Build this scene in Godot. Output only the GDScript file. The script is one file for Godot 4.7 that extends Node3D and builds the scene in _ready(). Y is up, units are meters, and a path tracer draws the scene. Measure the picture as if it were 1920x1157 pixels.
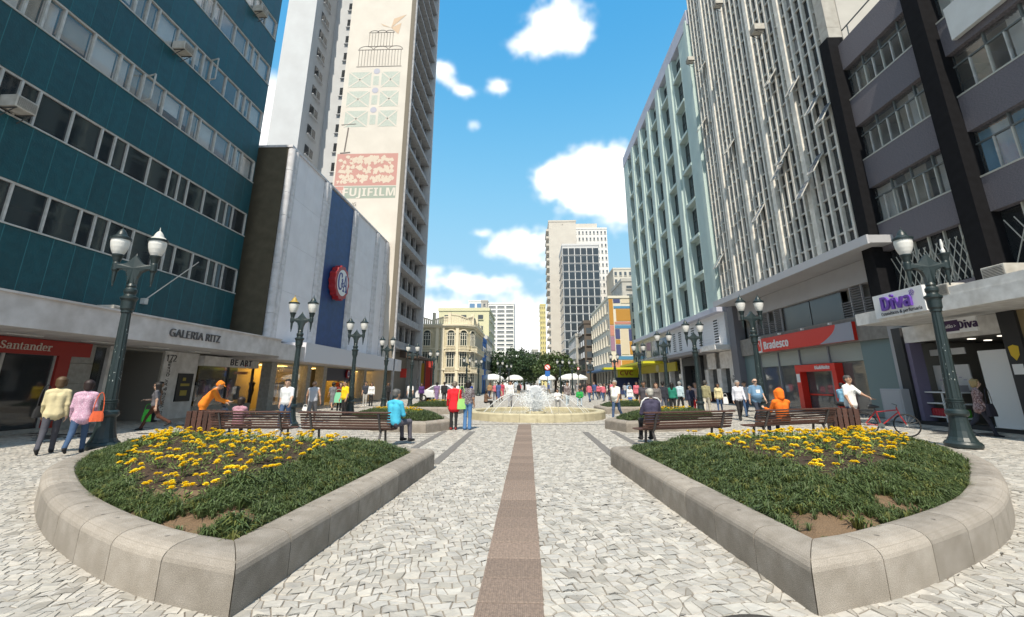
extends Node3D
# Forward distance is written as a positive Z in the helpers below and turned into -z when a mesh is made.
var org := {}          # world origin of each thing or part node
var used := {}         # how often a name was given
var mats := {}
var boxes := {}
var tex := {}
var rng := RandomNumberGenerator.new()
const EYE := 1.6
const FOCAL := 850.0
const PITCH := 15.0

# ---------------------------------------------------------------- naming and parenting
func numbered(called: String) -> String:
	var n: int = used.get(called, 0)
	used[called] = n + 1
	return called if n == 0 else "%s_%03d" % [called, n]

func thing(called: String, label: String, category: String, at := Vector3.ZERO, group := "", turn := 0.0) -> Node3D:
	var o := Node3D.new()
	o.name = numbered(called)
	add_child(o)
	o.position = at
	o.rotation.y = turn
	o.set_meta("label", label)
	o.set_meta("category", category)
	if group != "":
		o.set_meta("group", group)
	org[o] = at
	return o

func structure(called: String, at := Vector3.ZERO) -> Node3D:
	var o := Node3D.new()
	o.name = numbered(called)
	add_child(o)
	o.position = at
	o.set_meta("kind", "structure")
	org[o] = at
	return o

func copy(o: Node3D, at: Vector3, turn: float, label := "", size := 1.0, group := "") -> Node3D:
	var c: Node3D = o.duplicate()
	var base := String(o.name)
	if base.length() > 4 and base[base.length() - 4] == "_" and base.substr(base.length() - 3).is_valid_int():
		base = base.substr(0, base.length() - 4)
	c.name = numbered(base)
	add_child(c)
	c.position = at
	c.rotation.y = turn
	c.scale = Vector3.ONE * size
	if label != "":
		c.set_meta("label", label)
	if group != "":
		c.set_meta("group", group)
	return c

# a mesh in world coordinates (world = true) or in its parent's own coordinates, as a named part
func put(parent: Node3D, called: String, m: Mesh, material: Material, world := true) -> MeshInstance3D:
	var o := MeshInstance3D.new()
	o.mesh = m
	o.name = called
	if material:
		o.material_override = material
	parent.add_child(o, true)
	var base: Vector3 = org.get(parent, Vector3.ZERO)
	if world:
		o.position = -base
		org[o] = Vector3.ZERO
	else:
		org[o] = base
	return o

# one box as a part, in world coordinates: x range, y range, forward range
func pb(parent: Node3D, called: String, x0: float, x1: float, y0: float, y1: float, z0: float, z1: float, material: Material) -> MeshInstance3D:
	var s := Vector3(absf(x1 - x0), absf(y1 - y0), absf(z1 - z0))
	var key := "%.3f %.3f %.3f" % [s.x, s.y, s.z]
	if not boxes.has(key):
		var b := BoxMesh.new()
		b.size = s
		boxes[key] = b
	var o := MeshInstance3D.new()
	o.mesh = boxes[key]
	o.name = called
	o.material_override = material
	parent.add_child(o, true)
	var at := Vector3((x0 + x1) / 2, (y0 + y1) / 2, -(z0 + z1) / 2)
	o.position = at - org.get(parent, Vector3.ZERO)
	org[o] = at
	return o

# ---------------------------------------------------------------- mesh collecting
class Bag:
	var v := PackedVector3Array()
	var c := PackedColorArray()
	var n := PackedVector3Array()
	var tint := Color.WHITE
	func tri(a: Vector3, b: Vector3, d: Vector3) -> void:
		var k := (d - a).cross(b - a).normalized()
		v.append(a); v.append(b); v.append(d)
		n.append(k); n.append(k); n.append(k)
		c.append(tint); c.append(tint); c.append(tint)
	func quad(a: Vector3, b: Vector3, d: Vector3, e: Vector3) -> void:
		tri(a, b, d)
		tri(a, d, e)
	func box(x0: float, x1: float, y0: float, y1: float, z0: float, z1: float) -> void:   # forward z
		hexa([Vector3(x0, y0, -z0), Vector3(x1, y0, -z0), Vector3(x1, y0, -z1), Vector3(x0, y0, -z1), Vector3(x0, y1, -z0), Vector3(x1, y1, -z0), Vector3(x1, y1, -z1), Vector3(x0, y1, -z1)])
	# bottom ring 0-3, top ring 4-7
	func hexa(p: Array) -> void:
		var mid := Vector3.ZERO
		for q in p:
			mid += q / 8.0
		for f in [[0, 1, 5, 4], [1, 2, 6, 5], [2, 3, 7, 6], [3, 0, 4, 7], [4, 5, 6, 7], [3, 2, 1, 0]]:
			var a: Vector3 = p[f[0]]
			var b: Vector3 = p[f[1]]
			var d: Vector3 = p[f[2]]
			var e: Vector3 = p[f[3]]
			if (d - a).cross(b - a).dot((a + b + d + e) / 4.0 - mid) >= 0:
				quad(a, b, d, e)
			else:
				quad(e, d, b, a)
	# a straight beam between two points with a rectangular section
	func beam(a: Vector3, b: Vector3, w: float, h: float, up := Vector3.UP) -> void:
		var d := (b - a).normalized()
		if absf(d.dot(up)) > 0.99:
			up = Vector3.RIGHT
		var s := d.cross(up).normalized() * w / 2
		var u := s.cross(d).normalized() * h / 2
		hexa([a - s - u, a + s - u, b + s - u, b - s - u, a - s + u, a + s + u, b + s + u, b - s + u])
	# a round tube through points, radius per point
	func tube(p: Array, r: Array, sides := 8, smooth_it := true, ends := true) -> void:
		var rings := []
		var fr := Vector3.ZERO
		for i in p.size():
			var d: Vector3 = (p[mini(i + 1, p.size() - 1)] - p[maxi(i - 1, 0)]).normalized()
			if fr == Vector3.ZERO:
				fr = d.cross(Vector3.UP if absf(d.y) < 0.9 else Vector3.RIGHT).normalized()
			fr = (fr - d * fr.dot(d)).normalized()
			var g := d.cross(fr)
			var ring := []
			for k in sides:
				var t := TAU * k / sides
				ring.append([p[i] + (fr * cos(t) + g * sin(t)) * r[i], fr * cos(t) + g * sin(t)])
			rings.append(ring)
		for i in p.size() - 1:
			for k in sides:
				var a: Array = rings[i][k]
				var b: Array = rings[i][(k + 1) % sides]
				var d: Array = rings[i + 1][(k + 1) % sides]
				var e: Array = rings[i + 1][k]
				if smooth_it:
					sv(a); sv(d); sv(b)
					sv(a); sv(e); sv(d)
				else:
					tri(a[0], d[0], b[0]); tri(a[0], e[0], d[0])
		if ends:
			for k in sides:
				tri(p[0], rings[0][k][0], rings[0][(k + 1) % sides][0])
				var q: int = p.size() - 1
				tri(p[q], rings[q][(k + 1) % sides][0], rings[q][k][0])
	func sv(a: Array) -> void:
		v.append(a[0]); n.append(a[1]); c.append(tint)
	# a turned shape about the y axis: profile of (radius, height)
	func lathe(prof: Array, sides := 20, at := Vector3.ZERO, flat := false) -> void:
		for i in prof.size() - 1:
			var p: Vector2 = prof[i]
			var q: Vector2 = prof[i + 1]
			if p.distance_to(q) < 0.00001:
				continue
			var t := (q - p).normalized()
			var nn := Vector2(t.y, -t.x)
			for k in sides:
				var a0 := TAU * k / sides
				var a1 := TAU * (k + 1) / sides
				var d0 := Vector3(cos(a0), 0, sin(a0))
				var d1 := Vector3(cos(a1), 0, sin(a1))
				var A := at + d0 * p.x + Vector3.UP * p.y
				var B := at + d1 * p.x + Vector3.UP * p.y
				var C := at + d1 * q.x + Vector3.UP * q.y
				var D := at + d0 * q.x + Vector3.UP * q.y
				if flat:
					quad(A, B, C, D)
				else:
					var na := (d0 * nn.x + Vector3.UP * nn.y).normalized()
					var nb := (d1 * nn.x + Vector3.UP * nn.y).normalized()
					if p.x > 0.0001:
						sv([A, na]); sv([B, nb]); sv([C, nb])
					if q.x > 0.0001:
						sv([A, na]); sv([C, nb]); sv([D, na])
	# a flat polygon (convex fan) at height y from forward points, facing up
	func sheet(p: Array, y: float) -> void:
		for i in range(1, p.size() - 1):
			var a := Vector3(p[0].x, y, -p[0].y)
			var b := Vector3(p[i].x, y, -p[i].y)
			var d := Vector3(p[i + 1].x, y, -p[i + 1].y)
			if (d - a).cross(b - a).y > 0:
				tri(a, b, d)
			else:
				tri(a, d, b)
	func mesh(with_color := false) -> ArrayMesh:
		var a := []
		a.resize(Mesh.ARRAY_MAX)
		a[Mesh.ARRAY_VERTEX] = v
		a[Mesh.ARRAY_NORMAL] = n
		if with_color:
			a[Mesh.ARRAY_COLOR] = c
		var m := ArrayMesh.new()
		m.add_surface_from_arrays(Mesh.PRIMITIVE_TRIANGLES, a)
		return m

# a box with its edges cut, in local coordinates
func chamfered(s: Vector3, e: float) -> ArrayMesh:
	var key := "c%.3f %.3f %.3f %.3f" % [s.x, s.y, s.z, e]
	if boxes.has(key):
		return boxes[key]
	var b := Bag.new()
	var h := s / 2
	var pts := PackedVector3Array()
	for sx in [-1, 1]:
		for sy in [-1, 1]:
			for sz in [-1, 1]:
				pts.append(Vector3(sx * (h.x - e), sy * h.y, sz * (h.z - e)))
				pts.append(Vector3(sx * h.x, sy * (h.y - e), sz * (h.z - e)))
				pts.append(Vector3(sx * (h.x - e), sy * (h.y - e), sz * h.z))
	# faces by their outward directions
	for d in [Vector3.RIGHT, Vector3.LEFT, Vector3.UP, Vector3.DOWN, Vector3.BACK, Vector3.FORWARD]:
		var ax := 0 if absf(d.x) > 0 else (1 if absf(d.y) > 0 else 2)
		hull_face(b, pts, d, h[ax])
	for i in 3:
		for s1 in [-1, 1]:
			for s2 in [-1, 1]:
				var d := Vector3.ZERO
				d[(i + 1) % 3] = s1
				d[(i + 2) % 3] = s2
				hull_face(b, pts, d, h[(i + 1) % 3] + h[(i + 2) % 3] - e)
	for sx in [-1, 1]:
		for sy in [-1, 1]:
			for sz in [-1, 1]:
				hull_face(b, pts, Vector3(sx, sy, sz), h.x + h.y + h.z - 2 * e)
	boxes[key] = b.mesh()
	return boxes[key]

func hull_face(b: Bag, pts: PackedVector3Array, d: Vector3, reach: float) -> void:
	var on := []
	var mid := Vector3.ZERO
	for p in pts:
		if absf(p.dot(d) - reach) < 0.00005:
			on.append(p)
			mid += p
	if on.size() < 3:
		return
	mid /= on.size()
	var u: Vector3 = (on[0] - mid).normalized()
	var w := d.normalized().cross(u)
	on.sort_custom(func(p, q): return atan2((p - mid).dot(w), (p - mid).dot(u)) > atan2((q - mid).dot(w), (q - mid).dot(u)))
	for i in range(1, on.size() - 1):
		b.tri(on[0], on[i], on[i + 1])

# ---------------------------------------------------------------- materials
func noise_tex(called: String, freq: float, lo: Color, hi: Color, kind := FastNoiseLite.TYPE_SIMPLEX_SMOOTH, octaves := 4, size := 512, normal := false, bump := 4.0) -> NoiseTexture2D:
	if tex.has(called):
		return tex[called]
	var f := FastNoiseLite.new()
	f.seed = called.hash() % 10000
	f.noise_type = kind
	f.frequency = freq
	f.fractal_octaves = octaves
	var t := NoiseTexture2D.new()
	t.width = size
	t.height = size
	t.seamless = true
	t.generate_mipmaps = false
	if normal:
		t.as_normal_map = true
		t.bump_strength = bump
	else:
		var g := Gradient.new()
		g.set_color(0, lo)
		g.set_color(1, hi)
		t.color_ramp = g
	t.noise = f
	tex[called] = t
	return t

func grey(l: float) -> Color:
	return Color(l, l, l)

# plain painted or cast material: linear base colour, roughness, optional mottling texture with metres per tile
func mat(called: String, lin: Color, rough := 0.8, mottle: Texture2D = null, metres := 1.0, metal := 0.0) -> StandardMaterial3D:
	if mats.has(called):
		return mats[called]
	var m := StandardMaterial3D.new()
	m.resource_name = called
	m.albedo_color = Color(lin.r, lin.g, lin.b).linear_to_srgb()
	m.roughness = rough
	m.metallic = metal
	if mottle:
		m.albedo_texture = mottle
		m.uv1_triplanar = true
		m.uv1_world_triplanar = true
		m.uv1_scale = Vector3.ONE / metres
	mats[called] = m
	return m

func bump(m: StandardMaterial3D, t: Texture2D, amount := 0.6) -> StandardMaterial3D:
	m.normal_enabled = true
	m.normal_texture = t
	m.normal_scale = amount
	return m

func glass(called: String, lin: Color, alpha: float) -> StandardMaterial3D:
	if mats.has(called):
		return mats[called]
	var m := mat(called, lin, 0.04)
	m.transparency = BaseMaterial3D.TRANSPARENCY_ALPHA
	m.albedo_color.a = alpha
	return m

func glossy(called: String, lin: Color, rough := 0.06) -> StandardMaterial3D:
	var m := mat(called, lin, rough)
	m.metallic_specular = 0.6
	return m

# ---------------------------------------------------------------- the photograph's pixels as directions and points
func pixel_ray(px: float, py: float) -> Vector3:        # x right, y up, z forward
	var p := deg_to_rad(PITCH)
	var cy := 720.0 - FOCAL * tan(p)
	var d := Vector3((px - 960.0) / FOCAL, -(py - cy) / FOCAL, 1.0)
	var y := d.y * cos(p) + d.z * sin(p)
	var z := -d.y * sin(p) + d.z * cos(p)
	var a := atan(30.0 / FOCAL * cos(p))
	return Vector3(d.x * cos(a) - z * sin(a), y, d.x * sin(a) + z * cos(a))

func ground_at(px: float, py: float, y := 0.0) -> Vector3:
	var r := pixel_ray(px, py)
	var t := (y - EYE) / r.y
	return Vector3(r.x * t, y, -r.z * t)

func letters(parent: Node3D, called: String, words: String, at: Vector3, tall: float, deep: float, turn: float, material: Material, serif := false, bold := true, squeeze := 1.0) -> MeshInstance3D:
	var t := TextMesh.new()
	var f := SystemFont.new()
	f.font_names = PackedStringArray(["Droid Serif" if serif else "Droid Sans"])
	f.font_weight = 700 if bold else 400
	t.font = f
	t.text = words
	t.font_size = 64
	t.pixel_size = tall / 46.0
	t.depth = deep
	t.curve_step = 2.0
	var o := MeshInstance3D.new()
	o.mesh = t
	o.name = called
	o.material_override = material
	parent.add_child(o, true)
	o.position = at - org.get(parent, Vector3.ZERO)
	o.rotation.y = turn
	o.scale = Vector3(squeeze, 1, 1)
	org[o] = at
	return o

# ---------------------------------------------------------------- sky
func sky_panorama() -> ImageTexture:
	var w := 1536
	var h := 768
	var dens := PackedFloat32Array()
	dens.resize(w * h / 2 + w)
	var blobs := []
	for b in [[1045, 35, 60, 42, 1.1], [1000, 82, 52, 26, 0.9], [1075, 70, 32, 30, 0.8], [828, 130, 28, 24, 0.95], [868, 168, 32, 15, 0.75], [937, 161, 24, 17, 0.9], [882, 232, 20, 14, 0.55],
			[1085, 345, 75, 42, 1.3], [1130, 315, 65, 40, 1.2], [1038, 330, 36, 24, 0.9], [1170, 360, 80, 60, 1.2], [1000, 450, 70, 28, 1.0], [945, 465, 44, 20, 0.75], [882, 530, 84, 20, 1.15], [800, 500, 50, 14, 0.55], [500, 205, 34, 70, 1.2], [480, 250, 60, 60, 1.0],
			[840, 590, 110, 28, 0.95], [1000, 610, 70, 60, 1.1], [780, 600, 110, 36, 0.8], [960, 665, 220, 40, 1.2], [1012, 495, 40, 14, 0.7], [900, 435, 24, 9, 0.45]]:
		var r := pixel_ray(b[0], b[1])
		var scale_x := rad_to_deg(1.0 / (FOCAL * pow(r.length(), 1.5)))
		blobs.append([rad_to_deg(atan2(r.x, r.z)), rad_to_deg(atan2(r.y, Vector2(r.x, r.z).length())), b[2] * scale_x, b[3] * scale_x, b[4]])
	var g := RandomNumberGenerator.new()
	g.seed = 77
	for i in 70:                                         # the same kind of scattered cumulus all round
		var az := g.randf_range(-180, 180)
		if absf(az) > 38:
			var el := g.randf_range(4, 60)
			for k in 3:
				blobs.append([az + g.randf_range(-5, 5), el + g.randf_range(-2, 2), g.randf_range(3, 8), g.randf_range(1.5, 4), g.randf_range(0.6, 1.2)])
	var per := 360.0 / w
	for b in blobs:
		var cx: float = b[0] / per
		var cy: float = (90.0 - b[1]) / per
		var rx: float = b[2] / per / maxf(0.25, cos(deg_to_rad(b[1])))
		var ry: float = b[3] / per
		for y in range(maxi(0, int(cy - 2.2 * ry)), mini(h / 2, int(cy + 2.2 * ry) + 1)):
			for x in range(int(cx - 2.2 * rx), int(cx + 2.2 * rx) + 1):
				var d := Vector2((x - cx) / rx, (y - cy) / ry).length_squared()
				if d < 4.8:
					dens[y * w + posmod(x, w)] += b[4] * exp(-d)
	var f := FastNoiseLite.new()
	f.seed = 5
	f.frequency = 0.02
	f.fractal_octaves = 6
	f.fractal_gain = 0.56
	var im := Image.create(w, h, false, Image.FORMAT_RGBAF)
	var low := Color(0.68, 0.755, 0.79).srgb_to_linear()
	im.fill(Color(0.24, 0.235, 0.22))
	for y in h / 2 + 4:
		var e := maxf(0.0, 90.0 - (y + 0.5) * per)
		var k := 1.0 - exp(-e / 15.0)
		var base := low.lerp(Color(0.415, 0.655, 0.785).srgb_to_linear(), clampf(k * 1.1, 0, 1)).lerp(Color(0.25, 0.54, 0.735).srgb_to_linear(), smoothstep(15, 48, e))
		for x in w:
			var col := base
			var q := dens[mini(y, h / 2 - 1) * w + x]
			if q > 0.03:
				var a := deg_to_rad((x + 0.5) * per)
				var s := f.get_noise_3d(900 * cos(a) * cos(deg_to_rad(e)), y * 4.6, 900 * sin(a) * cos(deg_to_rad(e)))
				var t := q + s * 0.75 * (0.35 + minf(q, 1.0) * 0.65)
				var cover := smoothstep(0.22, 0.86, t)
				var body := smoothstep(0.35, 1.3, t - s * 0.5)
				var dim := 0.5 + 0.5 * f.get_noise_3d(420 * cos(a) * cos(deg_to_rad(e)) + 900, y * 2.6, 420 * sin(a) * cos(deg_to_rad(e)))
				col = base.lerp(Color(0.60, 0.66, 0.72).lerp(Color(1.0, 0.99, 0.97), clampf(body * 0.75 + dim * 0.55, 0, 1)), cover * 0.98)
			im.set_pixel(x, y, col)
	return ImageTexture.create_from_image(im)

func set_camera_and_light() -> void:
	var cam := Camera3D.new()
	cam.name = "camera"
	cam.projection = Camera3D.PROJECTION_FRUSTUM
	cam.near = 0.1
	cam.far = 1500.0
	cam.size = 0.1 * 1157.0 / FOCAL
	cam.frustum_offset = Vector2(0, -0.1 * (578.5 - (720.0 - FOCAL * tan(deg_to_rad(PITCH)))) / FOCAL)
	cam.position = Vector3(0, EYE, 0)
	cam.rotation_degrees = Vector3(PITCH, 1.9525, 0)
	add_child(cam)
	cam.current = true
	var we := WorldEnvironment.new()
	we.name = "world_environment"
	var env := Environment.new()
	env.background_mode = Environment.BG_SKY
	var sm := PanoramaSkyMaterial.new()
	sm.panorama = sky_panorama()
	var sk := Sky.new()
	sk.sky_material = sm
	env.sky = sk
	env.background_energy_multiplier = 1.05
	env.tonemap_mode = Environment.TONE_MAPPER_LINEAR
	env.tonemap_exposure = 1.55
	env.sdfgi_enabled = true
	env.ssao_enabled = true
	env.ssil_enabled = true
	we.environment = env
	add_child(we)
	var sun := DirectionalLight3D.new()
	sun.name = "sun"
	sun.light_energy = 1.3
	sun.light_color = Color(1.0, 0.96, 0.89)
	sun.light_angular_distance = 0.5
	sun.shadow_enabled = true
	add_child(sun)
	sun.look_at_from_position(Vector3.ZERO, Vector3(0.07, -1.0, -0.72), Vector3.UP)

# ---------------------------------------------------------------- ground
const CW := 0.128
const CH := 0.118
const CN := 18
const CM := 20
const LAID := 0.32      # how far the courses are turned against the street, radians

func course(k: int, j: int) -> Vector2:      # points along a course's edge, two to each stone
	var a := posmod(k, CN * 2)
	var b := posmod(j, CM)
	var h1 := fposmod(sin(a * 12.9898 + b * 78.233) * 43758.5453, 1.0) - 0.5
	var h2 := fposmod(sin(a * 39.3468 + b * 11.135) * 24634.6345, 1.0) - 0.5
	return Vector2(k * CW / 2 + h1 * 0.048 + 0.03 * sin(TAU * b / CM), j * CH + h2 * 0.058 + 0.035 * sin(TAU * a / CN))

func stone(b: Bag, p: Array, turn: float) -> void:
	var mid := Vector2.ZERO
	for q in p:
		mid += q / p.size()
	var hsh := fposmod(sin(mid.x * 91.7 + mid.y * 47.3) * 9631.7, 1.0)
	var hs2 := fposmod(hsh * 57.31, 1.0)
	var tone := 0.40 + 0.15 * hsh
	if hs2 > 0.95:
		tone *= 0.74
	b.tint = Color(tone, tone * (0.955 - 0.03 * hs2), tone * (0.88 - 0.07 * hs2))
	var lift := (hs2 - 0.5) * 0.006
	var tilt := Vector2(hsh - 0.5, hs2 - 0.5) * 0.09
	var low := []
	var top := []
	for q in p:
		var out: Vector2 = q + (mid - q).normalized() * 0.0048
		var inn: Vector2 = q + (mid - q).normalized() * 0.0105
		var o2 := out.rotated(turn)
		var i2 := inn.rotated(turn)
		low.append(Vector3(o2.x, -0.014, -o2.y))
		top.append(Vector3(i2.x, lift - 0.002 + (inn - mid).dot(tilt), -i2.y))
	for i in p.size():
		var k := (i + 1) % p.size()
		b.quad(low[i], low[k], top[k], top[i]) if (low[k] - low[i]).cross(Vector3.UP).dot(low[i] - Vector3(mid.rotated(turn).x, -0.014, -mid.rotated(turn).y)) > 0 else b.quad(low[k], low[i], top[i], top[k])
	for i in range(1, p.size() - 1):
		if (top[i + 1] - top[0]).cross(top[i] - top[0]).y > 0:
			b.tri(top[0], top[i], top[i + 1])
		else:
			b.tri(top[0], top[i + 1], top[i])

func cell(i: int, j: int) -> Array:      # one or two stones of a course, each course set half a stone on
	var k := 2 * i + posmod(j, 2)
	var p := [course(k, j), course(k + 1, j), course(k + 2, j), course(k + 2, j + 1), course(k + 1, j + 1), course(k, j + 1)]
	var h := fposmod(sin(posmod(i, CN) * 7.31 + posmod(j, CM) * 3.77) * 5171.3, 1.0)
	if h < 0.2:
		return [[p[0], p[1], p[4], p[5]], [p[1], p[2], p[3], p[4]]]
	if h < 0.32:
		return [[p[0], p[1], p[2], p[3]], [p[0], p[3], p[4], p[5]]]
	if h < 0.44:
		return [[p[0], p[1], p[2], p[5]], [p[2], p[3], p[4], p[5]]]
	return [p]

func make_ground() -> void:
	var gr := structure("ground")
	var b := Bag.new()
	b.sheet([Vector2(-600, -60), Vector2(600, -60), Vector2(600, 1200), Vector2(-600, 1200)], -0.03)
	put(gr, "distant_ground", b.mesh(), mat("far stone", Color(0.44, 0.42, 0.39), 0.9, noise_tex("farstone", 0.09, grey(0.82), grey(1.0), FastNoiseLite.TYPE_CELLULAR, 2), 1.5))
	var pv := structure("pavement")
	b = Bag.new()
	b.sheet([Vector2(-23, 0.5), Vector2(23, 0.5), Vector2(23, 46), Vector2(-23, 46)], -0.0085)
	put(pv, "mortar_bed", b.mesh(), mat("mortar", Color(0.27, 0.235, 0.195), 0.95, noise_tex("mortar", 0.03, grey(0.75), grey(1.0)), 1.3))
	var sm := mat("limestone setts", Color(1, 1, 1), 0.62, noise_tex("sett", 0.018, grey(0.84), grey(1.0), FastNoiseLite.TYPE_SIMPLEX_SMOOTH, 6), 2.7)
	sm.vertex_color_use_as_albedo = true
	sm.uv1_world_triplanar = true
	bump(sm, noise_tex("settn", 0.05, Color(), Color(), FastNoiseLite.TYPE_SIMPLEX_SMOOTH, 4, 512, true, 5.0), 0.35)
	var patch := Bag.new()
	for i in CN:
		for j in CM:
			for s in cell(i, j):
				stone(patch, s, 0.0)
	var spots := []
	var near := []
	var lx := CN * CW
	var lz := CM * CH
	for i in range(-26, 27):
		for j in range(-26, 27):
			var at := Vector2(i * lx, j * lz).rotated(LAID)
			if at.x < -24.5 or at.x > 22.5 or at.y < -0.8 or at.y > 45.0 or (at.y < 3.0 and absf(at.x) > 7.5):
				continue
			var mid := (Vector2(i + 0.5, j + 0.5) * Vector2(lx, lz)).rotated(LAID)
			if absf(mid.x) < 3.4 and mid.y > 2.2 and mid.y < 6.2:
				near.append([i, j])
			else:
				spots.append(at)
	var mm := MultiMesh.new()
	mm.transform_format = MultiMesh.TRANSFORM_3D
	mm.mesh = patch.mesh(true)
	mm.instance_count = spots.size()
	for k in spots.size():
		mm.set_instance_transform(k, Transform3D(Basis(Vector3.UP, LAID), Vector3(spots[k].x, 0, -spots[k].y)))
	var mi := MultiMeshInstance3D.new()
	mi.name = "paving_stones"
	mi.multimesh = mm
	mi.material_override = sm
	mi.set_meta("kind", "stuff")
	pv.add_child(mi)
	# the courses at the foot of the picture: the nearest stones one by one
	var rest := Bag.new()
	var found := []
	for nb in near:
		for i in CN:
			for j in CM:
				for s in cell(nb[0] * CN + i, nb[1] * CM + j):
					var m: Vector2 = s[0].rotated(LAID)
					found.append([m.y + (40.0 if absf(m.x + 0.15) < 0.32 or absf(m.x) > 1.95 or m.y < 3.5 else 0.0), s])
	found.sort_custom(func(p, q): return p[0] < q[0])
	for k in found.size():
		if k < 295:
			var one := Bag.new()
			stone(one, found[k][1], LAID)
			put(pv, "paving_stone", one.mesh(true), sm)
		else:
			stone(rest, found[k][1], LAID)
	put(pv, "near_paving_stones", rest.mesh(true), sm).set_meta("kind", "stuff")
	# ribbed strip for the blind along the middle
	var strip := structure("tactile_strip")
	var tile_mats := []
	for k in 4:
		tile_mats.append(mat("strip tile %d" % k, Color(0.30, 0.225, 0.18) * (0.9 + 0.07 * k), 0.85, noise_tex("tile", 0.04, grey(0.72), grey(1.0)), 0.9))
	var tb := Bag.new()
	tb.box(-0.251, 0.251, -0.02, 0.005, 0.003, 0.447)
	for k in 17:
		var x := -0.24 + k * 0.03
		tb.hexa([Vector3(x - 0.010, 0.005, -0.012), Vector3(x + 0.010, 0.005, -0.012), Vector3(x + 0.010, 0.005, -0.438), Vector3(x - 0.010, 0.005, -0.438), Vector3(x - 0.005, 0.0095, -0.016), Vector3(x + 0.005, 0.0095, -0.016), Vector3(x + 0.005, 0.0095, -0.434), Vector3(x - 0.005, 0.0095, -0.434)])
	var tm := tb.mesh()
	rng.seed = 3
	for k in 38:
		var t := put(strip, "tile", tm, tile_mats[rng.randi() % 4], false)
		t.position = Vector3(-0.15 + rng.randf_range(-0.004, 0.004), 0.001 + rng.randf_range(0, 0.003), -(2.6 + k * 0.45))
	# grey granite bands leading on from the planters to the fountain
	var bands := structure("stone_bands")
	var bm := mat("band granite", Color(0.23, 0.215, 0.20), 0.8, noise_tex("band", 0.06, grey(0.65), grey(1.0)), 0.7)
	for sx in [-1, 1]:
		for col in [[1.95, 10.1, 16.6], [2.95, 11.6, 16.6]]:
			var z: float = col[1]
			while z < col[2]:
				pb(bands, "slab", sx * col[0] - 0.1, sx * col[0] + 0.1, -0.02, 0.006, z, z + 0.595, bm)
				z += 0.6
		for k in 9:
			pb(bands, "slab", sx * 3.0, sx * 6.4, -0.02, 0.0055, 11.4 + k * 0.62, 11.43 + k * 0.62, bm)
	for k in 12:
		pb(bands, "slab", -4.2 + k * 0.7, -3.51 + k * 0.7, -0.02, 0.005, 19.55, 19.75, bm)
	# black stone figures let into the side pavements
	var inl := structure("paving_inlay")
	var dk := mat("basalt setts", Color(0.055, 0.055, 0.058), 0.75, noise_tex("basalt", 0.12, grey(0.5), grey(1.0), FastNoiseLite.TYPE_CELLULAR, 2), 1.0)
	rng.seed = 9
	for at in [Vector2(-14.6, 15.0), Vector2(-13.2, 19.0), Vector2(-12.6, 23.5), Vector2(-12.8, 28.0), Vector2(-12.6, 33.0), Vector2(14.6, 16.6), Vector2(14.0, 20.6), Vector2(13.6, 25.0), Vector2(13.2, 30.0)]:
		for k in 12:
			var a := TAU * k / 12.0 + 0.1
			var d := Vector2(cos(a), sin(a))
			var s := Vector2(-d.y, d.x)
			var lng := 1.55 if k % 3 == 0 else 1.05
			var c := Bag.new()
			c.sheet([at + d * 0.22, at + d * lng * 0.55 + s * 0.15, at + d * lng + s * 0.03, at + d * lng * 0.6 - s * 0.13], 0.0065)
			put(inl, "petal", c.mesh(), dk)
		for k in 5:
			var a2 := TAU * (k + rng.randf() * 0.3) / 5.0
			var p: Vector2 = at + Vector2(cos(a2), sin(a2)) * 1.9
			var c2 := Bag.new()
			c2.sheet([p + Vector2(-0.32, 0), p + Vector2(0, 0.13), p + Vector2(0.32, 0), p + Vector2(0, -0.13)], 0.0065)
			put(inl, "lozenge", c2.mesh(), dk)
	# manhole cover
	var mh := thing("manhole_cover", "round worn brown iron manhole cover set in pale paving by the planter corner", "manhole cover", Vector3(1.56, 0, -3.42))
	var iron := mat("manhole iron", Color(0.085, 0.07, 0.06), 0.7, noise_tex("iron", 0.05, grey(0.5), grey(1.0)), 0.5)
	var mb := Bag.new()
	mb.lathe([Vector2(0.42, -0.02), Vector2(0.42, 0.010), Vector2(0.37, 0.014), Vector2(0.36, 0.006), Vector2(0.0, 0.006)], 40)
	put(mh, "cover", mb.mesh(), iron, false)
	var sb := Bag.new()
	for k in 24:
		for r in [0.12, 0.2, 0.28]:
			var a3: float = TAU * (k + r * 3) / 24.0
			sb.box(cos(a3) * r - 0.018, cos(a3) * r + 0.018, 0.004, 0.012, sin(a3) * r - 0.018, sin(a3) * r + 0.018)
	put(mh, "studs", sb.mesh(), iron, false)

# ---------------------------------------------------------------- planters
func closed_normals(p: Array) -> Array:      # inward mitres of a closed outline, forward coordinates
	var area := 0.0
	for i in p.size():
		area += p[i].cross(p[(i + 1) % p.size()])
	var r := []
	for i in p.size():
		var d1: Vector2 = (p[i] - p[(i - 1 + p.size()) % p.size()]).normalized()
		var d2: Vector2 = (p[(i + 1) % p.size()] - p[i]).normalized()
		var n1 := Vector2(-d1.y, d1.x) * signf(area)
		var n2 := Vector2(-d2.y, d2.x) * signf(area)
		r.append((n1 + n2) / maxf(0.35, 1.0 + n1.dot(n2)))
	return r

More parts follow.
